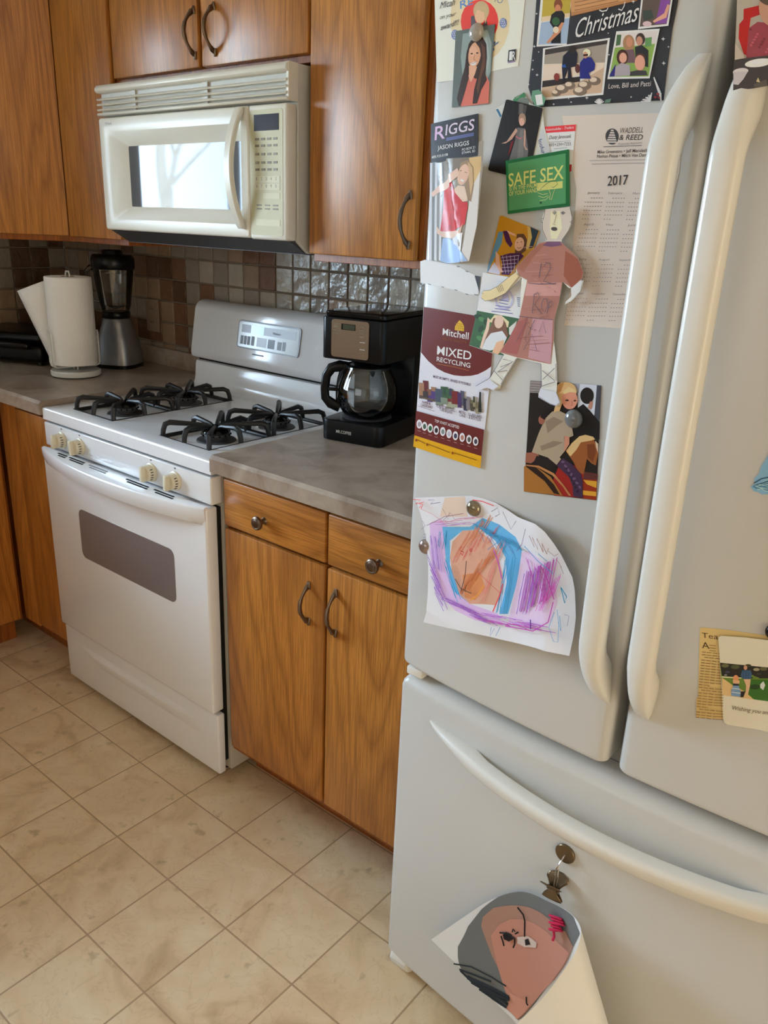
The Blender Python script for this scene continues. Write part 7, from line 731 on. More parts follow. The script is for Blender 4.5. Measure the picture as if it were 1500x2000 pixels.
('paper_doll',0.0036,'cut-out paper doll in a crayoned brown dress held by the green magnet','paper doll',None,0.6,0.0004,[(1.6,1.32,0.6,0.8,0.06,0.004,1.0)],16625,13405,[('B',(222,214,196),[43,1313,393,1345,439,1229,442,1151,413,1072,333,957,320,936,581,762,681,595,675,528,551,397,694,502,682,366,571,248,474,191,478,226,556,301,535,396,504,393,406,461,383,204,338,-12,355,-269,428,-567,459,-785,467,-949,548,-1056,536,-1104,488,-1127,383,-1115,200,-1055,192,-995,233,-897,195,-600,-201,-580,-421,-970,-433,-1035,-545,-1085,-647,-1062,-763,-1113,-856,-1104,-850,-1063,-622,-922,-523,-749,-418,-564,-497,-543,-497,-543,-357,-327,-210,-55,-218,473,-460,245,-685,144,-802,118,-876,157,-869,210,-842,258,-733,267,-601,329,-438,450,-315,531,-319,587,-143,765,10,910,107,938,24,1073,5,1200]),('P',(206,192,172),[47,1311,390,1342,432,1229,433,1157,405,1072,325,956,115,941,32,1073,32,1207]),('P',(226,212,170),[129,1288,257,1297,315,1095,251,967,169,970,134,1116]),('S',(96,82,84),0.7,[44,1307,32,1207,20,1167,32,1073,114,948]),('S',(96,82,84),0.7,[393,1342,436,1229,440,1158,410,1072,326,952]),('S',(96,82,84),0.6,[32,1207,5,1200,5,1159,30,1153]),('S',(96,82,84),0.6,[438,1184,415,1177,442,1154]),('S',(96,82,84),0.7,[155,1276,184,1296,211,1277,185,1253,155,1276]),('S',(96,82,84),0.7,[275,1278,305,1291,336,1275,306,1258,275,1278]),('P',(110,112,120),[199,1274,196,1266,187,1263,177,1266,173,1273,176,1281,184,1284,194,1281]),('P',(110,112,120),[317,1275,314,1267,306,1264,296,1267,291,1274,294,1282,303,1285,312,1282]),('S',(160,140,120),0.6,[214,1257,194,1158,171,1144,213,1134]),('P',(72,58,54),[249,1083,247,1076,240,1070,231,1066,218,1063,204,1062,190,1064,177,1068,167,1073,160,1080,158,1087,160,1094,166,1100,176,1104,189,1107,203,1107,217,1106,230,1102,240,1097,246,1090]),('P',(168,110,90),[124,935,311,942,581,762,681,595,675,528,551,397,406,461,383,204,338,-12,355,-269,340,-587,-201,-573,-497,-543,-357,-327,-210,-55,-125,444,-256,492,-319,587,-143,765,10,910]),('P',(150,78,48),[397,833,582,749,674,594,667,527,543,399,412,537]),('P',(160,96,70),[-141,752,12,896,110,914,-70,728,-188,539,-301,588]),('P',(196,140,126),[-123,416,399,454,388,288,-144,243]),('P',(160,84,72),[-208,-70,-65,-26,-206,-535,-469,-532]),('P',(190,140,140),[7,-33,321,-14,343,-579,-18,-555]),('P',(112,72,100),[125,931,311,938,341,897,182,870,64,885]),('S',(186,132,116),0.7,[-222,845,-86,865]),('S',(150,92,84),0.7,[-125,800,23,820]),('S',(186,132,116),0.7,[-28,755,131,776]),('S',(150,92,84),0.7,[67,710,237,733]),('S',(186,132,116),0.7,[161,666,-55,667]),('S',(150,92,84),0.7,[255,622,54,624]),('S',(186,132,116),0.7,[-156,547,162,581]),('S',(150,92,84),0.7,[-58,502,269,538]),('S',(186,132,116),0.7,[39,459,-24,468]),('S',(150,92,84),0.7,[134,415,85,426]),('S',(186,132,116),0.7,[228,372,194,383]),('S',(150,92,84),0.7,[322,329,300,342]),('S',(186,132,116),0.7,[-142,98,84,141]),('S',(150,92,84),0.7,[-54,63,142,103]),('S',(186,132,116),0.7,[34,28,199,66]),('S',(150,92,84),0.7,[121,-6,257,29]),('S',(186,132,116),0.7,[-222,-86,-107,-52]),('S',(150,92,84),0.7,[-132,-121,-47,-90]),('S',(186,132,116),0.7,[-43,-155,12,-127]),('S',(150,92,84),0.7,[45,-189,71,-164]),('S',(186,132,116),0.7,[132,-223,130,-201]),('S',(150,92,84),0.7,[-212,-309,188,-238]),('S',(186,132,116),0.7,[-122,-343,247,-275]),('S',(150,92,84),0.7,[-32,-376,304,-312]),('S',(186,132,116),0.7,[56,-410,-61,-403]),('S',(150,92,84),0.7,[144,-443,-1,-440]),('S',(92,72,84),0.9,[73,673,63,485]),('S',(92,72,84),0.9,[121,628,140,677,207,674,215,606,135,449,288,425]),('S',(92,72,84),0.8,[-104,410,72,409,320,434]),('S',(92,72,84),0.9,[6,270,1,32]),('S',(92,72,84),0.9,[-2,269,65,303,96,249,26,150,143,39]),('S',(92,72,84),0.9,[138,182,159,233,210,238,228,147,192,66,139,110,138,182]),('S',(92,72,84),0.9,[249,192,229,48]),('S',(92,72,84),0.9,[241,191,289,216,310,176,248,121]),('S',(92,72,84),0.7,[-45,-259,44,-43,21,-177,-55,-142]),('S',(92,72,84),0.7,[129,-194,177,-51,235,-196]),('S',(92,72,84),0.7,[-100,-460,26,-236,116,-432]),('S',(92,72,84),0.7,[-222,-355,-64,-40,-74,-337]),('S',(92,72,84),0.7,[-212,-26,113,-22,321,-14]),('P',(226,196,140),[-315,531,-256,485,-460,252,-685,148,-799,123,-870,159,-859,211,-836,249,-729,264,-600,325,-438,443]),('S',(96,82,84),0.6,[-315,531,-438,448,-600,328,-729,267,-840,255,-869,210,-829,214]),('S',(96,82,84),0.6,[-250,421,-460,245,-685,142,-798,119,-874,157]),('S',(96,82,70),0.7,[-609,318,-556,252]),('S',(96,82,70),0.7,[-583,332,-534,262]),('S',(96,82,70),0.7,[-557,346,-512,273]),('S',(96,82,70),0.7,[-532,359,-489,284]),('P',(232,228,220),[544,394,663,500,686,501,675,366,571,251,481,201,561,302]),('S',(96,82,84),0.7,[-417,-571,-522,-757,-626,-926,-849,-1068]),('S',(96,82,84),0.7,[-200,-583,-421,-973]),('S',(96,82,84),0.7,[201,-607,233,-897,198,-1009]),('S',(96,82,84),0.7,[428,-567,458,-785]),('S',(140,126,118),1.1,[-421,-626,-250,-633,-478,-805]),('S',(140,126,118),1.1,[-447,-738,-267,-651]),('S',(140,126,118),1.1,[-556,-801,-388,-917]),('S',(140,126,118),1.1,[230,-685,434,-789]),('S',(140,126,118),1.1,[250,-803,417,-627]),('S',(140,126,118),1.1,[242,-895,444,-802]),('S',(140,126,118),1.1,[-496,-816,-329,-768]),('P',(206,204,206),[-616,-937,-446,-1005,-546,-1077,-648,-1057,-763,-1109,-847,-1096,-839,-1066]),('P',(206,206,214),[223,-929,466,-934,540,-1061,484,-1119,382,-1103,208,-1047]),('S',(130,130,150),0.8,[215,-1037,381,-1100,487,-1115])]),
('child_drawing',0.0008,"child's crayon face drawing in purple, blue and orange held by two silver magnets",'drawing',None,0.8,0.0004,[(1.56,1.0,-0.1,-1.0,0.09,0.016,1.6),(1.6,1.05,1.0,0.25,0.075,0.01,1.6)],16475,9817,[('B',(212,206,222),[-1797,517,-1194,700,-677,854,-437,877,-190,882,63,844,266,804,608,819,759,751,914,629,1048,501,1164,351,1257,231,1314,61,1397,-340,1418,-588,1423,-859,900,-949,266,-1091,-458,-1218,-1214,-1378,-1161,-1161,-1235,-843,-1331,-507,-1476,-95,-1620,200]),('P',(214,186,160),[-1167,691,-772,818,-693,514,-1244,354]),('P',(206,170,208),[-1446,188,-1215,321,-1020,210,-1044,-253,-728,-677,-400,-786,119,-762,251,-884,-243,-985,-640,-964,-963,-834,-1196,-587,-1361,-269]),('P',(212,184,216),[363,298,528,382,835,302,1033,3,1087,-206,1034,-521,744,-736,329,-815,335,-466]),('P',(96,164,196),[-1178,204,-630,369,-408,576,-86,577,246,493,384,346,349,-186,295,-694,141,-754,166,-257,82,112,-135,299,-437,385,-769,265,-996,29,-921,-337,-616,-720,-400,-786,-746,-703,-1002,-322]),('P',(206,152,122),[-944,24,-769,265,-483,361,-233,287,-94,130,75,-172,121,-392,41,-656,-225,-728,-400,-786,-616,-720,-836,-472,-947,-223]),('P',(204,128,76),[-649,-412,-340,-274,-201,-466,-328,-704,-515,-726]),('S',(206,128,92),1.1,[-861,-214,-766,-48,-696,144]),('S',(206,128,92),1.1,[-820,-190,-761,-18,-654,169]),('S',(206,128,92),1.1,[-778,-133,-681,65,-607,228]),('S',(206,128,92),1.1,[-795,-84,-709,93,-619,279]),('S',(206,128,92),1.1,[-805,-60,-728,102,-628,304]),('S',(206,128,92),1.1,[-712,-3,-613,196,-533,361]),('S',(206,128,92),1.1,[-696,29,-627,191,-515,394]),('S',(206,128,92),1.1,[-700,46,-588,222,-518,411]),('S',(206,128,92),1.1,[-655,29,-565,205,-476,393]),('S',(206,128,92),1.1,[-633,62,-534,230,-453,426]),('S',(206,128,92),1.1,[-550,160,-466,353,-368,522]),('S',(206,128,92),1.1,[-585,192,-501,368,-403,553]),('S',(206,128,92),1.1,[-562,178,-478,365,-380,540]),('S',(206,128,92),1.1,[-463,248,-381,427,-280,609]),('S',(206,128,92),1.1,[-446,309,-336,513,-261,669]),('S',(206,128,92),1.1,[-406,288,-334,452,-220,649]),('S',(206,66,66),0.6,[-868,-286,-836,-127,-751,16]),('S',(206,66,66),0.6,[-818,-264,-773,-128,-701,37]),('S',(206,66,66),0.6,[-695,-192,-645,-39,-575,110]),('S',(206,66,66),0.6,[-672,-139,-628,-3,-548,165]),('S',(206,66,66),0.6,[-588,-86,-545,43,-461,219]),('S',(206,66,66),0.6,[-594,-17,-524,122,-461,291]),('S',(206,66,66),0.6,[-506,1,-441,161,-374,308]),('S',(206,66,66),0.6,[-455,105,-406,267,-317,414]),('S',(206,66,66),0.6,[-356,109,-303,276,-215,420]),('S',(206,66,66),0.6,[-271,204,-205,369,-128,516]),('S',(206,66,66),0.6,[-239,227,-169,386,-95,539]),('S',(206,66,66),0.6,[-220,260,-169,410,-76,571]),('S',(196,110,60),1.1,[-618,-694,-549,-549,-504,-379]),('S',(196,110,60),1.1,[-592,-693,-553,-539,-479,-379]),('S',(196,110,60),1.1,[-600,-660,-553,-504,-485,-345]),('S',(196,110,60),1.1,[-500,-589,-424,-424,-384,-273]),('S',(196,110,60),1.1,[-513,-544,-458,-380,-394,-228]),('S',(196,110,60),1.1,[-498,-458,-440,-318,-376,-140]),('S',(196,110,60),1.1,[-414,-426,-356,-262,-292,-108]),('S',(196,110,60),1.1,[-459,-375,-384,-225,-333,-55]),('S',(196,110,60),1.1,[-397,-352,-323,-197,-271,-33]),('S',(196,110,60),1.1,[-341,-293,-283,-142,-210,30]),('S',(196,110,60),1.1,[-344,-234,-268,-77,-208,91]),('S',(196,110,60),1.1,[-304,-215,-233,-55,-165,113]),('S',(196,110,60),1.1,[-299,-145,-241,8,-153,187]),('S',(196,110,60),1.1,[-226,-101,-147,56,-72,236]),('S',(196,110,60),1.1,[-203,-40,-116,120,-44,300]),('S',(196,110,60),1.1,[-165,-2,-69,167,-3,340]),('S',(214,120,110),0.8,[-195,-692,-165,-537,-133,-378]),('S',(214,120,110),0.8,[-244,-639,-197,-476,-181,-324]),('S',(214,120,110),0.8,[-188,-552,-149,-381,-119,-233]),('S',(214,120,110),0.8,[-166,-475,-125,-310,-92,-153]),('S',(214,120,110),0.8,[-157,-425,-114,-270,-79,-100]),('S',(214,120,110),0.8,[-195,-333,-158,-177,-112,-5]),('S',(214,120,110),0.8,[-152,-295,-109,-114,-65,35]),('S',(214,120,110),0.8,[-117,-188,-93,-17,-19,149]),('S',(214,120,110),0.8,[-107,-120,-75,59,-3,220]),('S',(214,120,110),0.8,[-69,-59,-13,109,40,284]),('S',(214,120,110),0.8,[-58,-31,-27,136,53,313]),('S',(214,120,110),0.8,[-33,76,9,232,83,422]),('S',(176,66,156),1.1,[494,-563,500,-236,522,75]),('S',(176,66,156),1.1,[531,-559,541,-262,559,78]),('S',(176,66,156),1.1,[572,-538,591,-226,604,100]),('S',(176,66,156),1.1,[551,-519,561,-207,585,122]),('S',(176,66,156),1.1,[628,-534,637,-216,661,104]),('S',(176,66,156),1.1,[627,-459,621,-154,670,186]),('S',(176,66,156),1.1,[625,-460,642,-157,668,185]),('S',(176,66,156),1.1,[629,-469,626,-154,670,174]),('S',(176,66,156),1.1,[694,-429,727,-120,741,217]),('S',(176,66,156),1.1,[681,-417,713,-93,729,230]),('S',(176,66,156),1.1,[686,-410,718,-86,735,238]),('S',(176,66,156),1.1,[696,-407,694,-102,745,240]),('S',(176,66,156),1.1,[725,-373,753,-62,774,273]),('S',(176,66,156),1.1,[713,-386,720,-88,763,262]),('S',(176,66,156),1.1,[789,-324,796,3,831,313]),('S',(176,66,156),1.1,[824,-302,845,16,863,329]),('S',(176,66,156),1.1,[820,-317,843,16,858,315]),('S',(176,66,156),1.1,[844,-276,859,44,880,352]),('S',(176,66,156),1.1,[828,-289,843,31,867,341]),('S',(176,66,156),1.1,[884,-260,877,51,915,362]),('S',(176,66,156),1.1,[883,-274,907,38,914,348]),('S',(176,66,156),1.1,[865,-263,876,45,899,362]),('S',(176,66,156),1.1,[929,-220,943,75,962,401]),('S',(176,66,156),1.1,[920,-198,945,127,954,424]),('S',(176,66,156),1.1,[935,-214,934,80,968,408]),('S',(176,66,156),1.1,[974,-165,983,135,1009,456]),('S',(150,92,172),0.9,[478,9,459,-315,459,-623]),('S',(150,92,172),0.9,[484,13,452,-318,464,-619]),('S',(150,92,172),0.9,[549,73,516,-267,521,-563]),('S',(150,92,172),0.9,[591,63,550,-277,564,-572]),('S',(150,92,172),0.9,[649,78,629,-229,619,-558]),('S',(150,92,172),0.9,[672,158,649,-184,632,-484]),('S',(150,92,172),0.9,[700,191,660,-157,656,-454]),('S',(150,92,172),0.9,[695,170,658,-150,654,-473]),('S',(150,92,172),0.9,[768,255,717,-79,720,-392]),('S',(200,90,170),0.8,[780,-444,821,-281,857,-103]),('S',(200,90,170),0.8,[860,-396,892,-223,927,-66]),('S',(200,90,170),0.8,[858,-403,908,-227,926,-74]),('S',(200,90,170),0.8,[834,-411,858,-251,904,-77]),('S',(200,90,170),0.8,[888,-384,922,-224,951,-58]),('S',(200,90,170),0.8,[879,-345,905,-192,945,-18]),('S',(200,90,170),0.8,[908,-287,928,-125,974,39]),('S',(200,90,170),0.8,[936,-263,975,-104,1004,64]),('S',(200,90,170),0.8,[911,-287,925,-119,977,39]),('S',(200,90,170),0.8,[954,-226,998,-59,1023,102]),('S',(200,90,170),0.8,[955,-246,972,-97,1024,82]),('S',(200,90,170),0.8,[942,-189,992,-27,1014,141]),('S',(200,90,170),0.8,[967,-161,1018,3,1039,170]),('S',(200,90,170),0.8,[1021,-126,1060,45,1094,204]),('S',(200,90,170),0.8,[997,-130,1036,41,1071,201]),('S',(200,90,170),0.8,[1019,-91,1067,73,1093,239]),('S',(176,66,156),0.8,[492,274,598,97,678,-87]),('S',(176,66,156),0.8,[524,250,625,76,712,-109]),('S',(176,66,156),0.8,[528,264,605,92,715,-96]),('S',(176,66,156),0.8,[648,254,748,95,833,-103]),('S',(176,66,156),0.8,[665,205,760,30,852,-149]),('S',(176,66,156),0.8,[708,253,783,79,887,-108]),('S',(176,66,156),0.8,[752,224,850,57,926,-140]),('S',(150,92,172),0.9,[-1377,-299,-1270,-412,-1129,-529]),('S',(150,92,172),0.9,[-1359,-340,-1251,-476,-1110,-569]),('S',(150,92,172),0.9,[-1322,-394,-1187,-512,-1073,-621]),('S',(150,92,172),0.9,[-1296,-417,-1186,-543,-1047,-644]),('S',(150,92,172),0.9,[-1300,-430,-1168,-530,-1050,-656]),('S',(150,92,172),0.9,[-1303,-414,-1194,-518,-1054,-641]),('S',(150,92,172),0.9,[-1251,-499,-1133,-608,-1001,-723]),('S',(150,92,172),0.9,[-1241,-477,-1104,-594,-992,-701]),('S',(150,92,172),0.9,[-1252,-508,-1115,-633,-1001,-732]),('S',(150,92,172),0.9,[-1188,-533,-1048,-622,-939,-756]),('S',(150,92,172),0.9,[-1216,-599,-1099,-696,-965,-820]),('S',(150,92,172),0.9,[-1152,-625,-1027,-730,-902,-845]),('S',(150,92,172),0.9,[-1193,-601,-1050,-707,-942,-822]),('S',(150,92,172),0.9,[-1102,-602,-993,-702,-854,-823]),('S',(150,92,172),0.9,[-1132,-643,-1018,-754,-882,-862]),('S',(150,92,172),0.9,[-1123,-670,-1012,-802,-872,-889]),('S',(150,92,172),0.9,[-1107,-729,-985,-841,-856,-946]),('S',(150,92,172),0.9,[-1102,-744,-992,-860,-850,-961]),('S',(150,92,172),0.9,[-1007,-765,-870,-859,-757,-980]),('S',(150,92,172),0.9,[-1068,-811,-941,-922,-816,-1026]),('S',(140,100,170),0.8,[-1377,9,-1272,-245,-1186,-471]),('S',(140,100,170),0.8,[-1361,15,-1258,-214,-1172,-465]),('S',(140,100,170),0.8,[-1356,15,-1283,-244,-1167,-465]),('S',(140,100,170),0.8,[-1267,29,-1199,-204,-1082,-450]),('S',(140,100,170),0.8,[-1299,25,-1213,-222,-1112,-454]),('S',(140,100,170),0.8,[-1276,22,-1181,-202,-1089,-457]),('S',(140,100,170),0.8,[-1253,0,-1172,-230,-1065,-477]),('S',(140,100,170),0.8,[-1209,-1,-1108,-241,-1022,-477]),('S',(150,92,172),0.9,[-926,-833,-721,-837,-543,-845]),('S',(150,92,172),0.9,[-913,-860,-708,-878,-530,-871]),('S',(150,92,172),0.9,[-843,-848,-657,-867,-464,-860]),('S',(150,92,172),0.9,[-835,-825,-665,-826,-457,-838]),('S',(150,92,172),0.9,[-786,-868,-609,-862,-410,-880]),('S',(150,92,172),0.9,[-700,-850,-535,-848,-327,-863]),('S',(150,92,172),0.9,[-709,-859,-501,-874,-336,-871]),('S',(150,92,172),0.9,[-625,-842,-442,-845,-256,-855]),('S',(150,92,172),0.9,[-606,-840,-413,-855,-237,-853]),('S',(150,92,172),0.9,[-525,-838,-343,-834,-160,-852]),('S',(150,92,172),0.9,[-474,-865,-271,-876,-111,-879]),('S',(150,92,172),0.9,[-478,-877,-278,-877,-115,-891]),('S',(150,92,172),0.9,[-404,-881,-208,-898,-44,-894]),('S',(150,92,172),0.9,[-341,-916,-161,-909,18,-928]),('S',(150,92,172),0.9,[-285,-878,-118,-906,74,-888]),('S',(150,92,172),0.9,[-298,-913,-115,-932,61,-923]),('S',(150,92,172),0.9,[-232,-885,-65,-885,127,-893]),('S',(150,92,172),0.9,[-172,-893,14,-888,188,-899]),('S',(176,66,156),0.9,[-228,-924,-25,-905,137,-872]),('S',(176,66,156),0.9,[-77,-910,98,-872,290,-849]),('S',(176,66,156),0.9,[24,-875,188,-841,394,-809]),('S',(176,66,156),0.9,[78,-882,276,-834,447,-814]),('S',(176,66,156),0.9,[233,-806,428,-779,602,-733]),('S',(176,66,156),0.9,[335,-810,511,-759,703,-733]),('S',(176,66,156),0.9,[430,-767,601,-731,797,-688]),('S',(176,66,156),0.9,[513,-706,688,-665,879,-624]),('S',(176,66,156),0.9,[643,-708,825,-683,1002,-627]),('S',(176,66,156),0.9,[780,-674,969,-633,1119,-611]),('S',(170,90,180),0.8,[-278,-863,-91,-838,107,-797]),('S',(170,90,180),0.8,[-150,-827,30,-783,237,-753]),('S',(170,90,180),0.8,[-78,-817,121,-787,311,-738]),('S',(170,90,180),0.8,[93,-777,304,-722,484,-691]),('S',(170,90,180),0.8,[213,-741,420,-699,603,-650]),('S',(170,90,180),0.8,[370,-762,575,-723,758,-666]),('S',(170,90,180),0.8,[471,-727,654,-684,857,-628]),('S',(170,90,180),0.8,[601,-673,812,-616,982,-574]),('S',(170,90,180),0.8,[680,-648,865,-590,1049,-559]),('S',(170,90,180),0.8,[836,-667,1034,-620,1183,-597]),('S',(52,140,176),1.2,[-551,462,-409,441,-281,422]),('S',(52,140,176),1.2,[-449,444,-298,440,-176,408]),('S',(52,140,176),1.2,[-411,435,-268,404,-137,401]),('S',(52,140,176),1.2,[-347,399,-199,396,-72,368]),('S',(52,140,176),1.2,[-282,396,-129,372,-6,367]),('S',(52,140,176),1.2,[-151,421,-16,406,126,396]),('S',(52,140,176),1.2,[-61,432,68,412,215,409]),('S',(52,140,176),1.2,[18,439,135,434,294,418]),('S',(52,140,176),1.2,[61,396,184,391,337,377]),('S',(52,140,176),1.2,[139,393,286,378,414,375]),('S',(52,140,176),1.2,[167,386,320,366,441,369]),('S',(52,140,176),1.2,[117,99,112,-337,118,-729]),('S',(52,140,176),1.2,[136,117,133,-302,133,-712]),('S',(52,140,176),1.2,[149,159,111,-261,139,-675]),('S',(52,140,176),1.2,[184,141,149,-300,176,-690]),('S',(52,140,176),1.2,[263,157,255,-273,251,-675]),('S',(52,140,176),1.2,[308,164,292,-277,294,-668]),('S',(52,140,176),1.2,[259,207,212,-221,240,-630]),('S',(52,140,176),1.2,[312,202,294,-234,292,-634]),('S',(30,120,150),1.1,[-1184,146,-1178,27,-1169,-99]),('S',(30,120,150),1.1,[-1154,141,-1153,9,-1139,-104]),('S',(30,120,150),1.1,[-1091,132,-1067,30,-1075,-112]),('S',(30,120,150),1.1,[-1044,165,-1050,52,-1030,-80]),('S',(30,120,150),1.1,[-1047,191,-1030,55,-1035,-55]),('S',(30,120,150),1.1,[-1031,201,-1027,69,-1020,-45]),('S',(52,140,176),0.9,[-993,-243,-832,-470,-647,-696]),('S',(52,140,176),0.9,[-969,-256,-817,-489,-623,-708]),('S',(52,140,176),0.9,[-1000,-301,-847,-527,-650,-751]),('S',(52,140,176),0.9,[-996,-310,-801,-533,-645,-760]),('S',(52,140,176),0.9,[-943,-352,-788,-579,-593,-798]),('S',(52,140,176),0.9,[-902,-295,-721,-515,-556,-744]),('S',(30,120,160),0.8,[-488,470,-394,360,-296,243]),('S',(30,120,160),0.8,[-339,480,-252,349,-144,259]),('S',(30,120,160),0.8,[-232,435,-154,327,-38,217]),('S',(30,120,160),0.8,[-76,423,20,331,119,209]),('S',(30,120,160),0.8,[-13,389,81,278,181,177]),('S',(30,120,160),0.8,[141,405,242,319,335,197]),('S',(190,110,130),0.8,[-1342,250,-1200,297,-1059,360]),('S',(190,110,130),0.8,[-1191,295,-1053,338,-914,402]),('S',(190,110,130),0.8,[-1089,332,-959,377,-816,438]),('S',(190,110,130),0.8,[-1001,361,-853,423,-731,465]),('S',(190,110,130),0.8,[-900,426,-768,481,-635,527]),('S',(190,110,130),0.8,[-788,470,-664,519,-527,570]),('S',(190,110,130),0.8,[-715,487,-575,532,-457,585]),('S',(190,110,130),0.8,[-612,537,-475,579,-355,636]),('S',(170,120,170),0.8,[-1282,231,-1133,277,-975,344]),('S',(170,120,170),0.8,[-1151,279,-1007,334,-850,389]),('S',(170,120,170),0.8,[-1070,277,-922,326,-772,386]),('S',(170,120,170),0.8,[-966,322,-806,376,-673,429]),('S',(170,120,170),0.8,[-861,374,-712,431,-573,480]),('S',(170,120,170),0.8,[-739,399,-593,443,-455,503]),('S',(176,66,156),2.1,[-111,185,-9,38,110,-199]),('S',(206,66,66),2.1,[143,-266,116,-472,60,-726]),('S',(214,140,60),2.5,[-192,-404,-265,-585,-377,-700]),('S',(180,60,50),1.8,[-719,-30,-656,-31,-671,-87,-705,-66]),('S',(180,60,50),1.8,[-557,40,-505,67,-513,24,-547,23]),('S',(86,50,36),1.4,[-580,-149,-558,-383,-573,-627]),('S',(60,44,40),1.1,[-728,-478,-579,-589,-382,-594]),('S',(60,44,40),0.9,[-503,-505,-498,-612]),('S',(224,70,60),1.2,[-1782,510,-1615,546,-1720,452,-1544,534,-1633,413]),('S',(224,70,60),1.5,[-1637,476,-1555,499,-1591,414]),('S',(90,80,130),0.8,[-1453,591,-1321,628,-1395,544,-1201,623]),('S',(206,110,100),0.6,[-1618,406,-1354,386,-1136,333]),('S',(214,80,80),1.5,[-578,834,-387,863,-163,861]),('S',(80,60,60),0.8,[-203,759,-87,855,-42,771,-123,705]),('S',(80,56,60),0.8,[15,828,197,614,281,771]),('S',(90,60,100),0.8,[471,721,422,460,336,328]),('S',(150,96,70),1.1,[551,645,662,512,612,648,730,497,690,656,812,485,777,606,873,476,882,563]),('S',(52,140,176),1.2,[471,459,702,353,1005,224]),('S',(52,140,176),0.9,[736,443,886,375]),('S',(30,130,160),1.5,[1144,60,1232,-138,1245,-39,1143,69]),('S',(120,84,90),0.6,[1015,454,1081,399,1155,273,1104,369]),('S',(120,84,90),0.6,[887,527,991,484,1043,537]),('S',(110,80,80),0.6,[-1141,542,-1012,401,-997,530]),('S',(110,80,80),0.6,[-1111,351,-970,517,-887,438]),('S',(120,80,100),0.8,[-1444,167,-1091,420,-724,577]),('S',(40,120,160),0.9,[99,-942,114,-1070,158,-939,211,-1033,251,-884]),('S',(90,150,190),0.8,[1108,-311,1070,-545,1180,-708,1247,-702,1209,-461,1137,-263]),('S',(52,140,176),0.9,[1192,-430,1255,-536,1192,-338]),('S',(150,110,190),0.6,[976,290,933,162]),('S',(110,110,150),0.6,[1261,-295,1328,-291,1330,-437]),('S',(90,30,110),2.1,[749,-564,785,-690]),('S',(170,40,140),1.5,[796,289,942,88,1065,-138]),('S',(40,120,170),0.8,[-219,148,-61,304,29,416]),('S',(80,60,140),0.6,[25,455,292,271]),('S',(200,80,70),0.8,[-348,-237,-138,-327,125,-410]),('S',(176,66,156),1.5,[1062,-177,1045,-480,831,-698,333,-832]),('S',(110,80,130),0.6,[-1547,222,-1470,159,-1541,75]),('S',(110,80,130),0.6,[-1487,6,-1437,32,-1434,-30,-1491,-47])]),
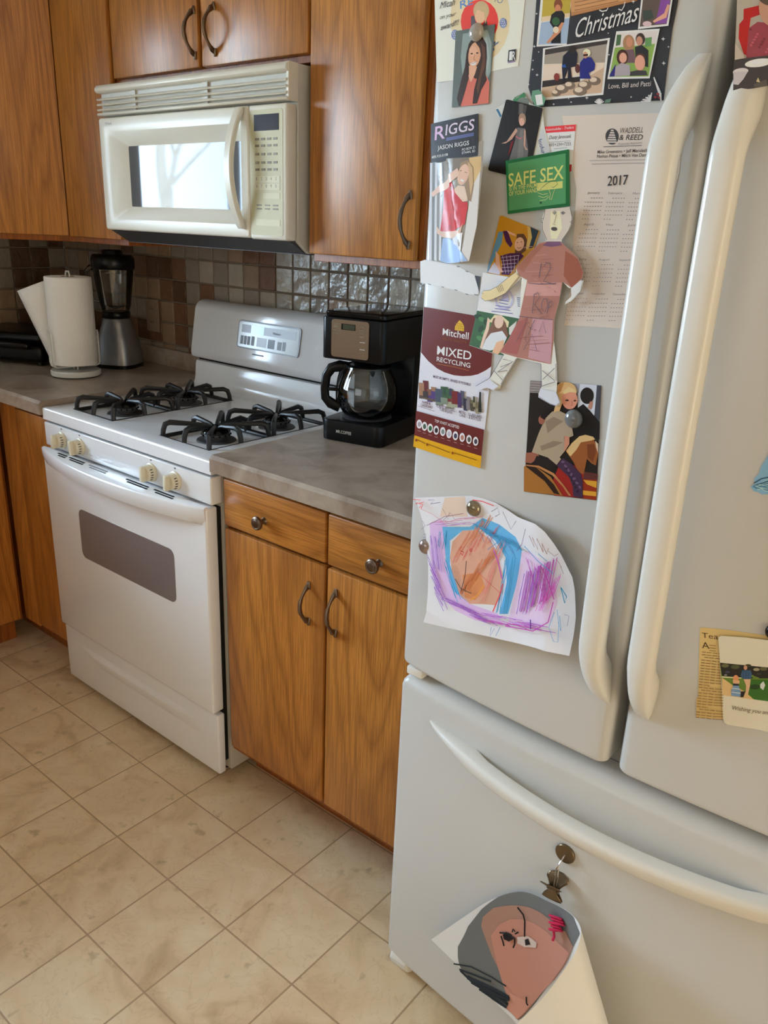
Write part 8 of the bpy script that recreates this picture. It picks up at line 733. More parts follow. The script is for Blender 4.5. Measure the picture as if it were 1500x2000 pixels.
('newspaper_clipping',0.0006,'yellowed newspaper clipping headed Tea, behind the white photo card','newspaper clipping',None,0.8,0.0004,[],19835,9289,[('B',(196,168,108),[-403,541,-357,563,-89,626,370,708,535,735,746,-359,66,-597,-83,-653,-240,-709,-280,-445,-266,-410]),('T',(66,44,22),'Tea',[-358,421,-167,464],6.9,0,0),('T',(60,40,20),'A',[-331,281,-244,303],8.5,0,0),('S',(122,92,50),1.0,[-324,229,-278,241]),('S',(130,98,54),0.9,[-269,243,-210,258]),('S',(122,92,50),1.0,[-198,261,-142,275]),('S',(130,98,54),0.9,[-131,277,-68,294]),('S',(122,92,50),1.0,[-320,192,-274,204]),('S',(130,98,54),0.9,[-265,206,-206,221]),('S',(122,92,50),1.0,[-195,224,-138,238]),('S',(130,98,54),0.9,[-127,240,-62,258]),('S',(122,92,50),1.0,[-283,167,-237,180]),('S',(130,98,54),0.9,[-228,181,-169,197]),('S',(122,92,50),1.0,[-158,200,-102,213]),('S',(130,98,54),0.9,[-91,216,-55,222]),('S',(122,92,50),1.0,[-313,117,-267,129]),('S',(130,98,54),0.9,[-258,131,-199,146]),('S',(122,92,50),1.0,[-188,150,-131,164]),('S',(130,98,54),0.9,[-120,166,-49,186]),('S',(122,92,50),1.0,[-309,79,-264,92]),('S',(130,98,54),0.9,[-254,93,-195,109]),('S',(122,92,50),1.0,[-184,113,-127,126]),('S',(130,98,54),0.9,[-116,129,-42,150]),('S',(122,92,50),1.0,[-306,41,-260,54]),('S',(130,98,54),0.9,[-251,56,-191,72]),('S',(122,92,50),1.0,[-180,75,-124,89]),('S',(130,98,54),0.9,[-112,92,-36,114]),('S',(122,92,50),1.0,[-302,4,-256,16]),('S',(130,98,54),0.9,[-247,18,-188,34]),('S',(122,92,50),1.0,[-177,38,-120,52]),('S',(130,98,54),0.9,[-109,55,-30,78]),('S',(122,92,50),1.0,[-299,-34,-253,-21]),('S',(130,98,54),0.9,[-243,-20,-184,-3]),('S',(122,92,50),1.0,[-173,0,-116,14]),('S',(130,98,54),0.9,[-105,17,-23,42]),('S',(122,92,50),1.0,[-295,-72,-249,-59]),('S',(130,98,54),0.9,[-240,-57,-181,-41]),('S',(122,92,50),1.0,[-169,-37,-113,-23]),('S',(130,98,54),0.9,[-101,-20,-17,6]),('S',(122,92,50),1.0,[-292,-110,-246,-97]),('S',(130,98,54),0.9,[-236,-95,-177,-79]),('S',(122,92,50),1.0,[-166,-75,-109,-61]),('S',(130,98,54),0.9,[-97,-58,-11,-30]),('S',(122,92,50),1.0,[-288,-148,-242,-135]),('S',(130,98,54),0.9,[-233,-133,-173,-117]),('S',(122,92,50),1.0,[-162,-113,-105,-98]),('S',(130,98,54),0.9,[-94,-95,-4,-66]),('S',(122,92,50),1.0,[-284,-187,-238,-173]),('S',(130,98,54),0.9,[-229,-171,-169,-154]),('S',(122,92,50),1.0,[-158,-151,-101,-136]),('S',(130,98,54),0.9,[-90,-133,2,-103]),('S',(122,92,50),1.0,[-281,-225,-235,-211]),('S',(130,98,54),0.9,[-225,-209,-166,-192]),('S',(122,92,50),1.0,[-154,-189,-170,-204]),('S',(122,92,50),1.0,[-277,-263,-231,-250]),('S',(130,98,54),0.9,[-222,-248,-162,-230]),('S',(122,92,50),1.0,[-151,-227,-94,-212]),('S',(130,98,54),0.9,[-82,-209,15,-176]),('S',(122,92,50),1.0,[-240,-287,-193,-274]),('S',(130,98,54),0.9,[-184,-272,-125,-255]),('S',(122,92,50),1.0,[-114,-251,-57,-236]),('S',(130,98,54),0.9,[-46,-233,22,-212]),('S',(122,92,50),1.0,[-270,-340,-224,-326]),('S',(130,98,54),0.9,[-214,-324,-155,-307]),('S',(122,92,50),1.0,[-143,-303,-86,-288]),('S',(130,98,54),0.9,[-75,-285,28,-249]),('S',(122,92,50),1.0,[-266,-379,-220,-365]),('S',(130,98,54),0.9,[-211,-363,-151,-345]),('S',(122,92,50),1.0,[-140,-341,-82,-326]),('S',(130,98,54),0.9,[-71,-323,35,-286]),('S',(122,92,50),1.0,[-263,-417,-216,-403]),('S',(130,98,54),0.9,[-207,-401,-147,-384]),('S',(122,92,50),1.0,[-136,-380,-79,-364]),('S',(130,98,54),0.9,[-67,-361,41,-322]),('S',(122,92,50),1.0,[-259,-456,-213,-442]),('S',(130,98,54),0.9,[-203,-440,-143,-422]),('S',(122,92,50),1.0,[-132,-418,-75,-402]),('S',(130,98,54),0.9,[-63,-399,48,-359]),('S',(122,92,50),1.0,[-255,-495,-209,-481]),('S',(130,98,54),0.9,[-199,-479,-140,-461]),('S',(122,92,50),1.0,[-128,-457,-71,-440]),('S',(130,98,54),0.9,[-60,-437,54,-396]),('S',(122,92,50),1.0,[-252,-534,-205,-520]),('S',(130,98,54),0.9,[-196,-517,-136,-499]),('S',(122,92,50),1.0,[-124,-495,-121,-502]),('S',(122,92,50),1.0,[-214,-558,-167,-544]),('S',(130,98,54),0.9,[-158,-542,-98,-523]),('S',(122,92,50),1.0,[-87,-519,-30,-503]),('S',(130,98,54),0.9,[-19,-500,67,-470]),('S',(122,92,50),1.0,[-244,-612,-198,-598]),('S',(130,98,54),0.9,[-188,-595,-128,-577]),('S',(122,92,50),1.0,[-117,-573,-60,-556]),('S',(130,98,54),0.9,[-48,-553,74,-507]),('S',(122,92,50),1.0,[-241,-651,-194,-637]),('S',(130,98,54),0.9,[-185,-634,-125,-616]),('S',(122,92,50),1.0,[-113,-611,-56,-595]),('S',(130,98,54),0.9,[-44,-592,80,-544]),('S',(122,92,50),1.0,[-237,-691,-190,-676]),('S',(130,98,54),0.9,[-181,-673,-121,-654]),('S',(122,92,50),1.0,[-109,-650,-52,-634]),('S',(130,98,54),0.9,[-40,-630,87,-582]),('S',(130,98,54),0.9,[-248,368,-169,385]),('S',(130,98,54),0.9,[-242,332,-163,349]),('S',(130,98,54),0.9,[-236,296,-157,314])]),
('photo_card',0.0022,'white rounded photo card with a family walking on grass, right door','card',None,0.6,0.0004,[(1.98,0.95,0.25,1.0,0.1,0.004,1.0)],20027,9241,[('B',(214,200,176),[-351,531,-349,564,-318,588,-58,662,426,768,651,-425,403,-494,301,-507,-43,-590,-85,-575,-114,-521,-181,-209,-280,214]),('P',(96,124,44),[-280,219,258,364,489,426,572,-16,340,-81,-175,-205]),('P',(34,32,26),[-280,219,258,364,489,426,514,295,284,220,106,148,-227,51]),('P',(96,96,60),[-172,220,-177,202,-197,184,-224,173,-247,174,-258,186,-253,204,-233,222,-206,232,-183,232]),('P',(70,76,44),[-48,251,-54,229,-77,208,-108,196,-134,197,-147,211,-141,232,-118,253,-87,266,-60,265]),('P',(60,64,40),[76,318,71,303,55,288,34,280,15,280,6,290,10,306,27,320,48,329,67,328]),('P',(150,140,110),[174,303,170,288,154,273,133,265,114,265,105,275,110,291,126,305,147,314,166,313]),('P',(90,86,54),[255,344,250,326,231,309,206,299,183,300,173,311,178,329,197,347,222,357,244,356]),('P',(60,60,80),[-142,140,-146,128,-159,116,-177,109,-192,109,-200,117,-196,130,-183,142,-165,149,-149,148]),('P',(50,50,44),[205,252,202,240,189,228,172,221,157,222,150,230,154,242,167,253,184,260,198,260]),('P',(130,130,130),[-168,88,-171,81,-178,74,-189,70,-199,70,-203,75,-201,82,-193,89,-182,94,-173,93]),('P',(206,172,116),[-223,30,-157,6,-65,-31,52,-47,185,-121,-177,-207]),('P',(224,208,160),[-233,44,-1,119,-6,103,-223,30]),('P',(50,100,30),[109,131,515,287,571,-14,199,-115,100,-64]),('P',(30,60,20),[222,77,221,65,214,52,202,39,186,28,167,18,147,12,129,10,114,11,103,17,98,27,99,38,106,51,119,64,135,76,154,86,174,92,192,94,207,92,217,86]),('P',(54,86,116),[-12,219,79,256,102,210,104,138,16,107,-17,144]),('P',(190,140,110),[37,275,38,265,36,256,33,247,28,241,23,237,16,236,10,238,5,243,0,250,-2,260,-3,270,-2,279,2,288,6,294,12,298,18,299,25,297,30,292,34,284]),('P',(206,166,126),[24,106,100,136,110,41,110,-78,82,-90,67,32]),('S',(34,58,90),0.5,[3,220,19,109]),('S',(34,58,90),0.5,[31,232,47,120]),('S',(34,58,90),0.5,[59,243,75,131]),('P',(206,140,90),[-31,93,-30,77,-32,62,-37,49,-45,39,-54,32,-64,31,-74,34,-83,42,-90,54,-94,68,-95,83,-93,98,-88,112,-80,122,-71,128,-61,130,-51,126,-42,118,-36,107]),('P',(214,160,120),[-95,49,-16,72,-11,28,-79,0]),('P',(34,36,50),[-80,5,-18,21,-13,-5,-74,-25]),('P',(110,140,170),[-74,-25,-13,-2,21,-69,31,-144,-71,-172,-87,-105]),('S',(226,226,226),0.9,[-82,-66,12,-41]),('S',(226,226,226),0.9,[-77,-119,26,-95]),('P',(30,22,26),[25,-68,74,-47,67,-133,32,-148]),('P',(196,206,196),[216,111,242,167,272,124,264,49,224,69]),('T',(110,96,76),'Wishing you and yours',[-38,-357,566,-206],5.4,0.3,0)]),
('table_photo',0.038,'photo of a person in patterned red at a dark table, above the right handle','photo',None,0.3,0.0004,[],19054,16210,[('B',(172,160,138),[-324,594,221,527,390,-324,132,-322,-192,-353,-224,-125]),('P',(178,22,16),[-227,376,-75,392,-48,314,-145,291,-141,203,-113,-44,-154,-18,-229,123,-246,247,-213,287]),('P',(150,60,66),[-147,204,-72,251,27,230,285,205,341,-80,82,-59,-122,-60]),('P',(120,40,50),[-112,189,-115,181,-128,180,-139,187,-140,197,-132,202,-119,199]),('P',(186,84,92),[-39,142,-43,134,-55,133,-66,140,-68,149,-59,154,-46,151]),('P',(120,40,50),[33,95,29,86,17,85,6,92,4,102,13,107,26,104]),('P',(186,84,92),[104,48,100,40,89,38,78,45,76,55,84,60,97,57]),('P',(120,40,50),[175,1,171,-7,160,-8,149,-1,147,8,155,14,168,10]),('P',(186,84,92),[245,-45,242,-53,230,-54,219,-48,217,-38,226,-33,238,-36]),('P',(120,40,50),[272,129,268,121,257,120,246,127,244,136,253,141,265,138]),('P',(186,84,92),[-49,119,-53,110,-65,109,-76,116,-78,126,-69,131,-56,128]),('P',(120,40,50),[23,71,19,63,7,62,-4,69,-6,79,3,84,16,81]),('P',(186,84,92),[94,24,91,16,79,15,68,22,66,32,75,37,87,34]),('P',(120,40,50),[165,-22,162,-30,150,-31,139,-25,137,-15,146,-10,158,-13]),('P',(186,84,92),[193,152,189,144,178,143,167,150,165,160,174,165,186,162]),('P',(120,40,50),[262,106,259,98,248,97,237,104,235,113,243,118,256,115]),('P',(186,84,92),[-59,95,-63,87,-75,86,-86,93,-88,103,-79,108,-66,104]),('P',(120,40,50),[13,48,9,40,-3,39,-14,46,-15,55,-7,60,6,57]),('P',(186,84,92),[85,1,81,-7,69,-8,58,-1,56,8,65,14,78,10]),('P',(120,40,50),[156,-45,152,-54,141,-55,130,-48,128,-38,136,-33,149,-36]),('P',(186,84,92),[183,130,180,122,168,121,158,127,156,137,164,142,176,139]),('P',(120,40,50),[253,83,250,75,238,74,228,81,226,91,234,96,246,92]),('P',(186,84,92),[-69,72,-73,63,-85,62,-96,69,-98,79,-89,84,-76,81]),('P',(120,40,50),[3,25,-1,16,-13,15,-24,22,-25,32,-17,37,-4,34]),('P',(186,84,92),[75,-22,71,-31,59,-32,49,-25,47,-15,55,-10,68,-13]),('P',(120,40,50),[104,153,100,145,88,144,77,151,76,161,84,166,97,163]),('P',(186,84,92),[174,107,170,99,159,98,148,104,146,114,155,119,167,116]),('P',(120,40,50),[244,60,240,52,229,51,218,58,216,68,225,73,237,70]),('P',(186,84,92),[-79,48,-83,40,-95,39,-106,46,-108,56,-99,61,-86,58]),('P',(190,140,110),[178,343,182,293,173,250,151,216,120,197,81,192,39,204,-2,232,-39,271,-66,320,-82,371,-86,422,-75,465,-53,498,-21,517,18,520,60,507,100,480,135,441,162,394]),('P',(90,70,56),[169,449,168,420,153,396,127,377,90,368,47,368,2,378,-41,396,-77,421,-102,451,-115,483,-114,512,-99,537,-71,555,-33,564,10,563,54,553,96,535,131,509,156,480]),('P',(62,54,50),[-238,-67,-122,-60,81,-54,338,-63,385,-302,132,-322,-192,-353]),('P',(222,214,200),[137,-104,134,-116,119,-127,94,-136,60,-144,21,-148,-20,-148,-58,-145,-90,-139,-112,-130,-122,-119,-120,-107,-104,-96,-78,-86,-43,-79,-4,-75,37,-75,74,-78,105,-84,127,-93]),('P',(240,234,220),[100,-94,98,-101,89,-108,72,-114,51,-119,26,-121,0,-122,-24,-120,-44,-116,-58,-110,-65,-103,-63,-96,-53,-89,-37,-83,-15,-79,11,-76,36,-76,60,-78,80,-82,93,-87]),('P',(206,196,186),[-78,-172,-78,-181,-86,-190,-100,-198,-120,-203,-142,-206,-166,-206,-189,-203,-207,-197,-221,-190,-228,-181,-227,-171,-219,-162,-205,-154,-185,-149,-162,-146,-139,-146,-116,-149,-98,-155,-84,-163]),('P',(190,178,172),[-222,-177,-81,-181,-112,-247,-153,-296,-199,-287]),('P',(190,172,150),[-252,80,-154,-18,-135,-59,-229,-68]),('P',(90,80,66),[-4,-300,109,-262,132,-322,14,-335]),('P',(200,180,130),[16,-278,27,-240,54,-286])]),
('blue_feather_craft',0.001,'pale blue feathery craft at the right edge of the picture, right door','craft',None,0.9,0.001,[],19828,11903,[('B',(132,176,200),[-143,-146,-105,-90,-125,-40,-85,30,-80,115,-48,198,-32,262,54,376,199,448,320,-170,166,-206,46,-191,-13,-205,-58,-188,-97,-190]),('S',(176,210,224),0.9,[-109,-143,-8,-45,164,84]),('S',(86,134,164),0.9,[-91,-152,-10,-54,167,69]),('S',(86,134,164),0.9,[-94,-150,-12,-62,169,55]),('S',(176,210,224),0.9,[-83,-126,2,-66,172,40]),('S',(86,134,164),0.9,[-86,-155,-8,-76,175,26]),('S',(86,134,164),0.9,[-103,-100,2,-82,178,11]),('S',(176,210,224),0.9,[-111,-101,1,-90,181,-3]),('S',(86,134,164),0.9,[-97,-147,19,-93,184,-18]),('S',(86,134,164),0.9,[-103,-139,15,-102,186,-33]),('S',(176,210,224),0.9,[-66,-163,23,-108,189,-47]),('S',(86,134,164),0.9,[-112,-112,23,-115,192,-62]),('S',(86,134,164),0.9,[-120,-136,20,-124,195,-76]),('S',(176,210,224),0.9,[-96,-126,26,-130,198,-91]),('S',(86,134,164),0.9,[-106,-141,25,-138,200,-106]),('S',(86,134,164),0.9,[-118,-128,17,-148,203,-120]),('S',(176,210,224),0.9,[-97,-112,18,-155,206,-135]),('S',(50,84,110),1.2,[-118,-93,-47,-23,66,32,195,60]),('S',(50,84,110),0.9,[-100,-112,24,-38,206,2])])]
INK_GAIN = 0.80
GAINS = {'wall_calendar':0.68,'award_sheet':0.60,'business_card':0.60,'christmas_card':0.72,'newspaper_clipping':0.66,'photo_card':0.70,'wooden_plaque':0.8,'child_drawing':0.74,'recycling_flyer':0.74,'torn_sticker':0.72,'announcement_card':0.68}
def ink(c, rough, g=INK_GAIN):
    k = 'ink_%d_%d_%d_%d_%d' % (*c, int(rough*100), int(g*100))
    if k not in MATS:
        m = mat(k, c, rough); b = m.node_tree.nodes['Principled BSDF']
        b.inputs['Base Color'].default_value = (*[min(0.86, v*t_/g) for v, t_ in zip(lin(c),(0.96,1.0,1.10))], 1)
        if rough < 0.35: b.inputs['Specular IOR Level'].default_value = 0.5
    return MATS[k]
def lift(spec, x, z):
    h = 0.0
    for xa, za, ux, uz, L, H, p in spec:
        s = ((x-xa)*ux+(z-za)*uz)/L
        if s > 0: h += H*min(s, 1.5)**p
    return h
def flat_thing(name, off, label, cat, group, gloss, th, spec, ox, oz, raw):
    mm = lambda L: [((L[i]+ox)/10, (L[i+1]+oz)/10) for i in range(0, len(L), 2)]
    ops = [(o[0],o[1],mm(o[2])) if o[0] in 'PB' else ((o[0],o[1],o[2],mm(o[3])) if o[0] == 'S' else (o[0],o[1],o[2],*mm(o[3]),o[4],o[5],o[6])) for o in raw]
    m = MB(); layer = 0
    fine = 0.007 if spec else 0.014
    def put(bm_, mt, d):
        xs = [v.co.x for v in bm_.verts]; zs = [v.co.z for v in bm_.verts]
        def cut(lo, hi, no, ax):
            k = math.ceil(lo/fine)
            while k*fine < hi:
                co = [0,0,0]; co[ax] = k*fine
                if k*fine > lo+1e-5: bmesh.ops.bisect_plane(bm_, geom=list(bm_.verts)+list(bm_.edges)+list(bm_.faces), plane_co=co, plane_no=no)
                k += 1
        if len(bm_.faces):
            cut(min(xs),max(xs),(1,0,0),0)
            if spec: cut(min(zs),max(zs),(0,0,1),2)
        for v in bm_.verts:
            x, z = v.co.x, v.co.z; v.co.y = surf(x)-off-d-lift(spec,x,z)+v.co.y
        m.bm(bm_, mt)
    def poly(pts):
        b = bmesh.new(); vs = [b.verts.new((x/1000,0,z/1000)) for x, z in pts]
        f = b.faces.new(vs); f.normal_update()
        if f.normal.y > 0: f.normal_flip()
        bmesh.ops.triangulate(b, faces=[f]); return b
    for op in ops:
        k = op[0]; mt = ink(op[1], gloss, GAINS.get(name, INK_GAIN))
        if k == 'B':
            put(poly(op[2]), mt, 0)
            b = poly(op[2]); bd = [e for e in b.edges if len(e.link_faces) == 1]
            bmesh.ops.reverse_faces(b, faces=b.faces)
            for v in b.verts: v.co.y = th
            ring = [v for v in b.verts]
            r = bmesh.ops.extrude_edge_only(b, edges=bd)
            for g in r['geom']:
                if isinstance(g, bmesh.types.BMVert): g.co.y = 0.0
            put(b, mt, 0); continue
        layer += 1; d = 0.00003*layer
        if k == 'P': put(poly(op[2]), mt, d)
        elif k == 'S':
            w = op[2]/1000/2; p = [(x/1000,z/1000) for x, z in op[3]]; b = bmesh.new(); L = []
            for i, (x, z) in enumerate(p):
                a_, c_ = p[max(i-1,0)], p[min(i+1,len(p)-1)]; dx, dz = c_[0]-a_[0], c_[1]-a_[1]; n = math.hypot(dx,dz) or 1
                nx, nz = -dz/n*w, dx/n*w; L.append((b.verts.new((x+nx,0,z+nz)), b.verts.new((x-nx,0,z-nz))))
            for i in range(len(L)-1):
                f = b.faces.new((L[i][0],L[i][1],L[i+1][1],L[i+1][0])); f.normal_update()
                if f.normal.y > 0: f.normal_flip()
            put(b, mt, d)
        elif k == 'T':
            _, _, s, a_, c_, h, shear, bold = op; vs, fs = text_polys(s, bold); dx, dz = (c_[0]-a_[0])/1000, (c_[1]-a_[1])/1000; n = math.hypot(dx,dz); ux, uz = dx/n, dz/n
            for o_ in (0,):
                b = bmesh.new(); bv = []
                for u, v in vs:
                    q = u*n+v*h/1000*shear+o_*h/1000; r = v*h/1000; bv.append(b.verts.new((a_[0]/1000+q*ux-r*uz,0,a_[1]/1000+q*uz+r*ux)))
                for f in fs:
                    try:
                        g = b.faces.new([bv[i] for i in f]); g.normal_update()
                        if g.normal.y > 0: g.normal_flip()
                    except ValueError: pass
                put(b, mt, d+0.000005*abs(o_)*100)
    org = ops[0][2]; cx = sum(p[0] for p in org)/len(org)/1000; cz = sum(p[1] for p in org)/len(org)/1000
    return tag(m.build(name, None, origin=(cx, surf(cx), cz), smooth=60), label, cat, group)
for A_ in ART: flat_thing(*A_)
CURL_TOP = [[1.5845, -0.835, 0.2066], [1.6425, -0.834, 0.2963], [1.6977, -0.833, 0.3777], [1.7523, -0.835, 0.4338], [1.8067, -0.846, 0.4571], [1.8452, -0.862, 0.4759], [1.8741, -0.885, 0.485], [1.8848, -0.915, 0.4805], [1.8798, -0.935, 0.4547], [1.8625, -0.96, 0.4039], [1.8376, -0.98, 0.3509], [1.8121, -1.0, 0.2904]]
CURL_END = [[1.7634, -0.836, 0.158], [1.8057, -0.834, 0.1316], [1.8448, -0.833, 0.1291], [1.8822, -0.835, 0.1416], [1.9247, -0.846, 0.1697], [1.9571, -0.862, 0.2066], [1.9822, -0.885, 0.245], [1.9982, -0.915, 0.251], [1.9948, -0.935, 0.2275], [1.9873, -0.96, 0.1951], [1.9715, -0.98, 0.1471], [1.9566, -1.0, 0.0873]]
FACE = [((112, 112, 106), [(0.261, 0.0), (0.202, 0.0), (0.148, 0.022), (0.099, 0.069), (0.05, 0.17), (0.0, 0.393), (0.0, 0.59), (0.0, 0.77), (0.065, 0.754), (0.089, 0.811), (0.205, 0.631), (0.301, 0.473), (0.4, 0.254), (0.498, 0.083), (0.479, 0.004), (0.385, 0.0), (0.318, 0.0)]), ((172, 128, 106), [(0.13, 0.113), (0.144, 0.068), (0.181, 0.048), (0.251, 0.075), (0.32, 0.094), (0.403, 0.139), (0.423, 0.211), (0.301, 0.473), (0.092, 0.8), (0.065, 0.754), (0.122, 0.584), (0.121, 0.317)]), ((198, 136, 112), [(0.144, 0.194), (0.179, 0.151), (0.215, 0.139), (0.26, 0.156), (0.322, 0.193), (0.394, 0.263), (0.283, 0.504), (0.188, 0.646), (0.085, 0.802), (0.1, 0.644), (0.124, 0.385)]), ((206, 144, 120), [(0.122, 0.584), (0.181, 0.648), (0.095, 0.79), (0.068, 0.741)]), ((214, 190, 172), [(0.219, 0.243), (0.254, 0.244), (0.276, 0.277), (0.267, 0.309), (0.231, 0.305), (0.212, 0.279)]), ((20, 18, 20), [(0.24, 0.262), (0.252, 0.256), (0.253, 0.29), (0.236, 0.295)]), ((20, 18, 20), [(0.18, 0.21), (0.192, 0.199), (0.206, 0.222), (0.206, 0.25), (0.19, 0.258), (0.178, 0.237)])]
PEN = [(3, [(0.174, 0.192), (0.191, 0.204), (0.213, 0.247)]), (3, [(0.175, 0.213), (0.174, 0.247), (0.172, 0.275)]), (3, [(0.211, 0.208), (0.217, 0.192), (0.22, 0.208)]), (3, [(0.213, 0.241), (0.206, 0.277), (0.197, 0.297)]), (3, [(0.217, 0.221), (0.23, 0.214)]), (3, [(0.18, 0.596), (0.171, 0.639), (0.174, 0.652)]), (3, [(0.25, 0.077), (0.261, 0.12), (0.26, 0.156), (0.244, 0.243)])]
SCRIBBLE = [(3, [(0.0, 0.304), (0.049, 0.361), (0.088, 0.459), (0.122, 0.531)]), (5, [(0.0, 0.391), (0.0, 0.531), (0.05, 0.622), (0.091, 0.678)]), (8, [(0.0, 0.476), (0.034, 0.544), (0.075, 0.615), (0.111, 0.626)]), (9, [(0.0, 0.526), (0.038, 0.598), (0.09, 0.657)]), (4, [(0.0, 0.376), (0.041, 0.444), (0.079, 0.497)]), (5, [(0.0, 0.621), (0.035, 0.678), (0.074, 0.717)]), (6, [(0.019, 0.5), (0.065, 0.558), (0.112, 0.612)])]
BOW_AT = [(0.38, 0.091), (0.359, 0.144)]
# ------------------------------------------------------------------ dome magnets
mat('dome_clear',(170,166,160),0.08,spec=0.8); mat('dome_grey',(116,122,124),0.08,spec=0.8); mat('dome_pewter',(150,140,118),0.14,0.75); mat('dome_silver',(176,160,158),0.16,0.75)
for x, z, r, off, mt, lab in ((1.5323,1.6824,0.0105,0.0022,'dome_clear','clear dome magnet on top of the coral portrait'),
        (1.7381,1.2156,0.0124,0.0014,'dome_grey','grey dome magnet on the horse riding photo'),
        (1.5897,1.0503,0.0124,0.0014,'dome_pewter','pewter dome magnet on the top edge of the crayon drawing'),
        (1.498,0.9587,0.0125,0.0014,'dome_silver','silvery dome magnet on the left edge of the crayon drawing'),
        (2.0258,1.0068,0.0096,0.0005,'black_gloss','black dome magnet at the right frame edge above the white card')):
    y = surf(x)-off; k = MB(); k.lathe([(0,0),(r,0),(r*1.0,0.0022),(r*0.97,0.0032),(r*0.86,0.0052),(r*0.62,0.0074),(r*0.32,0.0086),(0,0.009)],(x,y,z),mt,32,'y')
    tag(k.build('dome_magnet', None, origin=(x,y,z), smooth=60), lab, 'magnet', 'dome magnets')

# ------------------------------------------------------------------ hook, clip and curled artwork below the freezer handle
mat('antique_brass',(120,104,82),0.3,0.9)
hx, hz = 1.8125, 0.5449; hy = surf(hx)
t = thing('magnetic_hook', (hx,hy,hz), 'round metal magnetic hook under the freezer drawer handle', 'hook')
MB().lathe([(0,0.0003),(0.0160,0.0003),(0.0163,0.003),(0.0150,0.0042),(0,0.0046)],(hx,hy,hz),'antique_brass',32,'y').build('disc', t)
m = MB(); m.tube([(hx+0.002,hy-0.004,hz+0.002),(hx+0.002,hy-0.012,hz+0.001),(hx+0.001,hy-0.022,hz-0.006),(hx,hy-0.025,hz-0.014),(hx-0.0005,hy-0.021,hz-0.018),(hx-0.001,hy-0.016,hz-0.014)],0.0012,'chrome',8); m.build('hook_wire', t)
cx, cz = 1.8085, 0.480
t = thing('bulldog_clip', (cx,hy-0.02,cz), 'brass bulldog clip hanging from the magnetic hook on a wire loop', 'clip')
m = MB(); m.tube([(hx-0.003,hy-0.020,hz-0.016),(hx-0.0035,hy-0.021,hz-0.030),(cx+0.001,hy-0.022,cz+0.016),(cx+0.003,hy-0.022,cz+0.012),(cx+0.005,hy-0.022,cz+0.016),(hx+0.002,hy-0.023,hz-0.030),(hx+0.0015,hy-0.022,hz-0.016),(hx-0.0007,hy-0.0205,hz-0.0135)],0.0009,'chrome',8,closed=True); m.build('wire_loop', t)
def plate(name, sgn):
    rows = []
    for i in range(13):
        s = i/12; w = 0.0165-0.0085*math.sin(PI*min(1,max(0,(s-0.05)/0.75)))**1.5 if s < 0.62 else 0.0165-0.0085*max(0,math.cos((s-0.62)/0.38*PI/2))**0.6*0+0.0
        if s >= 0.62: w = 0.0085+(0.0185-0.0085)*math.sin((s-0.62)/0.38*PI)**0.7 if s < 1 else 0.006
        z = cz-0.014+0.040*s; o_ = 0.0016+(0.004*s if s < 0.55 else 0.0022+(s-0.55)*0.030)
        rows.append([(cx+w*q/4,-0.0+hy-0.019-sgn*(o_+0.0014*(1-(q/4)**2)),z+0.10*w*(q/4)) for q in range(-4,5)])
    m = MB(); m.grid(rows,'antique_brass'); o = m.build(name, t, smooth=60); o.modifiers.new('thickness','SOLIDIFY').thickness = 0.0008
plate('front_plate', 1); plate('back_plate', -1)
m = MB(); m.tube([(cx-0.010,hy-0.019,cz+0.005),(cx+0.010,hy-0.019,cz+0.005)],0.0034,'antique_brass',14); m.build('spring_barrel', t)
def catmull(P, s):
    n = len(P)-1; f = min(max(s,0.0),1.0)*n; i = min(int(f),n-1); q = f-i
    a, b_, c, d = (Vector(P[max(i-1,0)]),Vector(P[i]),Vector(P[i+1]),Vector(P[min(i+2,n)]))
    return 0.5*((2*b_)+(c-a)*q+(2*a-5*b_+4*c-d)*q*q+(3*b_-a-3*c+d)*q**3)
def sheet_pt(s, v, d=0.0):
    p = catmull(CURL_TOP,s)*(1-v)+catmull(CURL_END,s)*v
    if d:
        e = 1e-3; a = (catmull(CURL_TOP,s+e)*(1-v)+catmull(CURL_END,s+e)*v)-p if s < 1-e else p-(catmull(CURL_TOP,s-e)*(1-v)+catmull(CURL_END,s-e)*v)
        n = a.cross(catmull(CURL_END,s)-catmull(CURL_TOP,s)).normalized()
        if (n.y > 0): n = -n
        p = p+n*d
    return p
t = thing('paper_portrait', tuple(sheet_pt(0.4,0.0)), 'curled paper portrait of a pink face hanging by one corner from the clip', 'artwork')
m = MB(); m.grid([[tuple(sheet_pt(i/88,j/24)) for i in range(89)] for j in range(25)],'white_paper'); o = m.build('sheet', t, smooth=180)
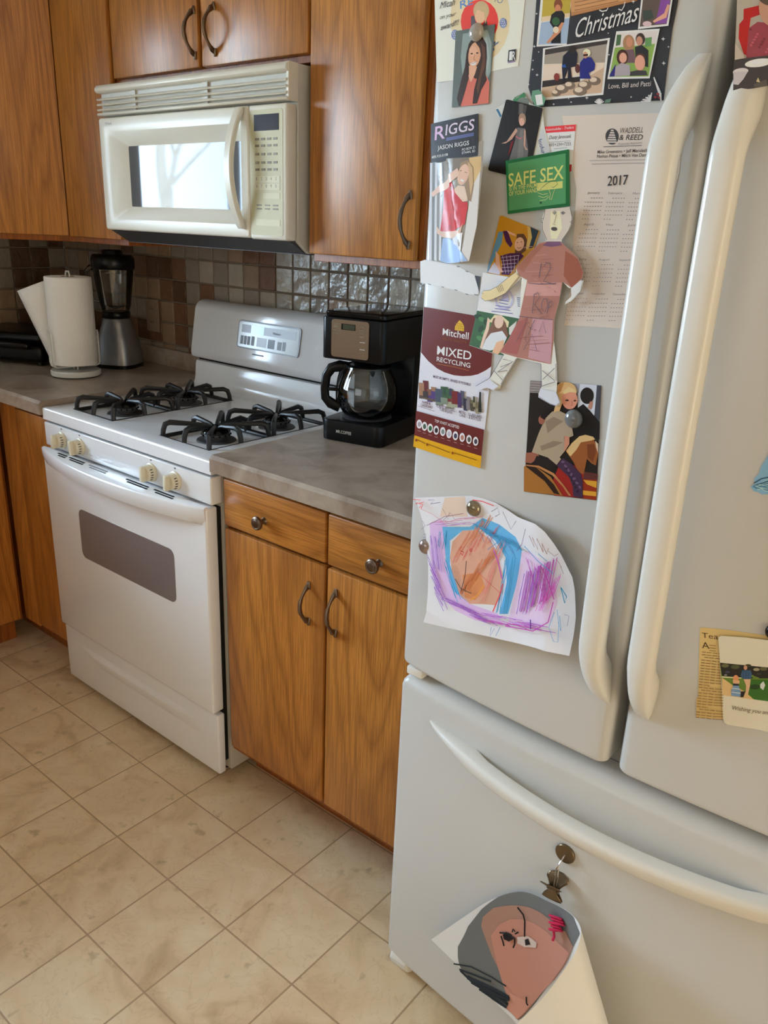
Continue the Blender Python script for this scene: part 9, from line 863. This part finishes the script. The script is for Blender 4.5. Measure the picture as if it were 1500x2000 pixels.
def on_sheet(m, pts, mt, d):
    b = bmesh.new(); f = b.faces.new([b.verts.new((s,v,0)) for s, v in pts]); bmesh.ops.triangulate(b, faces=[f])
    for ax, lo, hi, st in ((0,0,0.6,0.0125),(1,0,1,0.05)):
        for k in range(1, int((hi-lo)/st)):
            co = [0,0,0]; co[ax] = lo+k*st; no = [0,0,0]; no[ax] = 1
            bmesh.ops.bisect_plane(b, geom=list(b.verts)+list(b.edges)+list(b.faces), plane_co=co, plane_no=no)
    for v in b.verts: v.co = sheet_pt(v.co.x, v.co.y, d)
    m.bm(b, mt)
NAMES = ['grey_backing','head_outline','face','neck','eye_white','eye','eye']
for k, (c, pts) in enumerate(FACE):
    m = MB(); on_sheet(m, pts, ink(c,0.8), 0.0006+0.0005*k); m.build(NAMES[k], t, smooth=60)
def pen(m, w, pts, c, d):
    w = w*0.00042
    L = []
    for i, p in enumerate(pts):
        P0 = sheet_pt(*p, d); a, b_ = sheet_pt(*pts[max(i-1,0)], d), sheet_pt(*pts[min(i+1,len(pts)-1)], d); tn = (b_-a).normalized(); sd = tn.cross(Vector((0.3,-0.8,0.5)).normalized()).normalized()*w
        L.append((tuple(P0+sd),tuple(P0-sd)))
    m.add([q for pr in L for q in pr],[(2*i,2*i+1,2*i+3,2*i+2) for i in range(len(L)-1)],ink(c,0.7))
m = MB()
for w, pts in PEN: pen(m, w, pts, (24,20,22), 0.0045)
m.build('pen_marks', t, smooth=0)
m = MB()
for w, pts in SCRIBBLE: pen(m, w, pts, (26,32,34), 0.0034)
m.build('black_scribble', t, smooth=0)
mat('yarn',(214,36,84),0.9); b0 = sheet_pt(*BOW_AT[0],0.005); m = MB()
for k in range(7):
    q = b0+Vector((-0.002+0.0035*(k%3),-0.002-0.001*(k//3),0.010-0.004*k)); m.tube([q+Vector((0.010*math.cos(a)*(1-0.06*k),-0.003*math.sin(a),0.003*math.sin(a)+0.003*math.cos(a))) for a in [2*PI*i/14 for i in range(14)]],0.0019,'yarn',6,closed=True)
m.tube([b0+Vector(p) for p in ((-0.002,-0.002,-0.016),(0.001,-0.003,-0.026),(-0.001,-0.002,-0.036))],0.0022,'yarn',6)
m.build('yarn_bow', t)
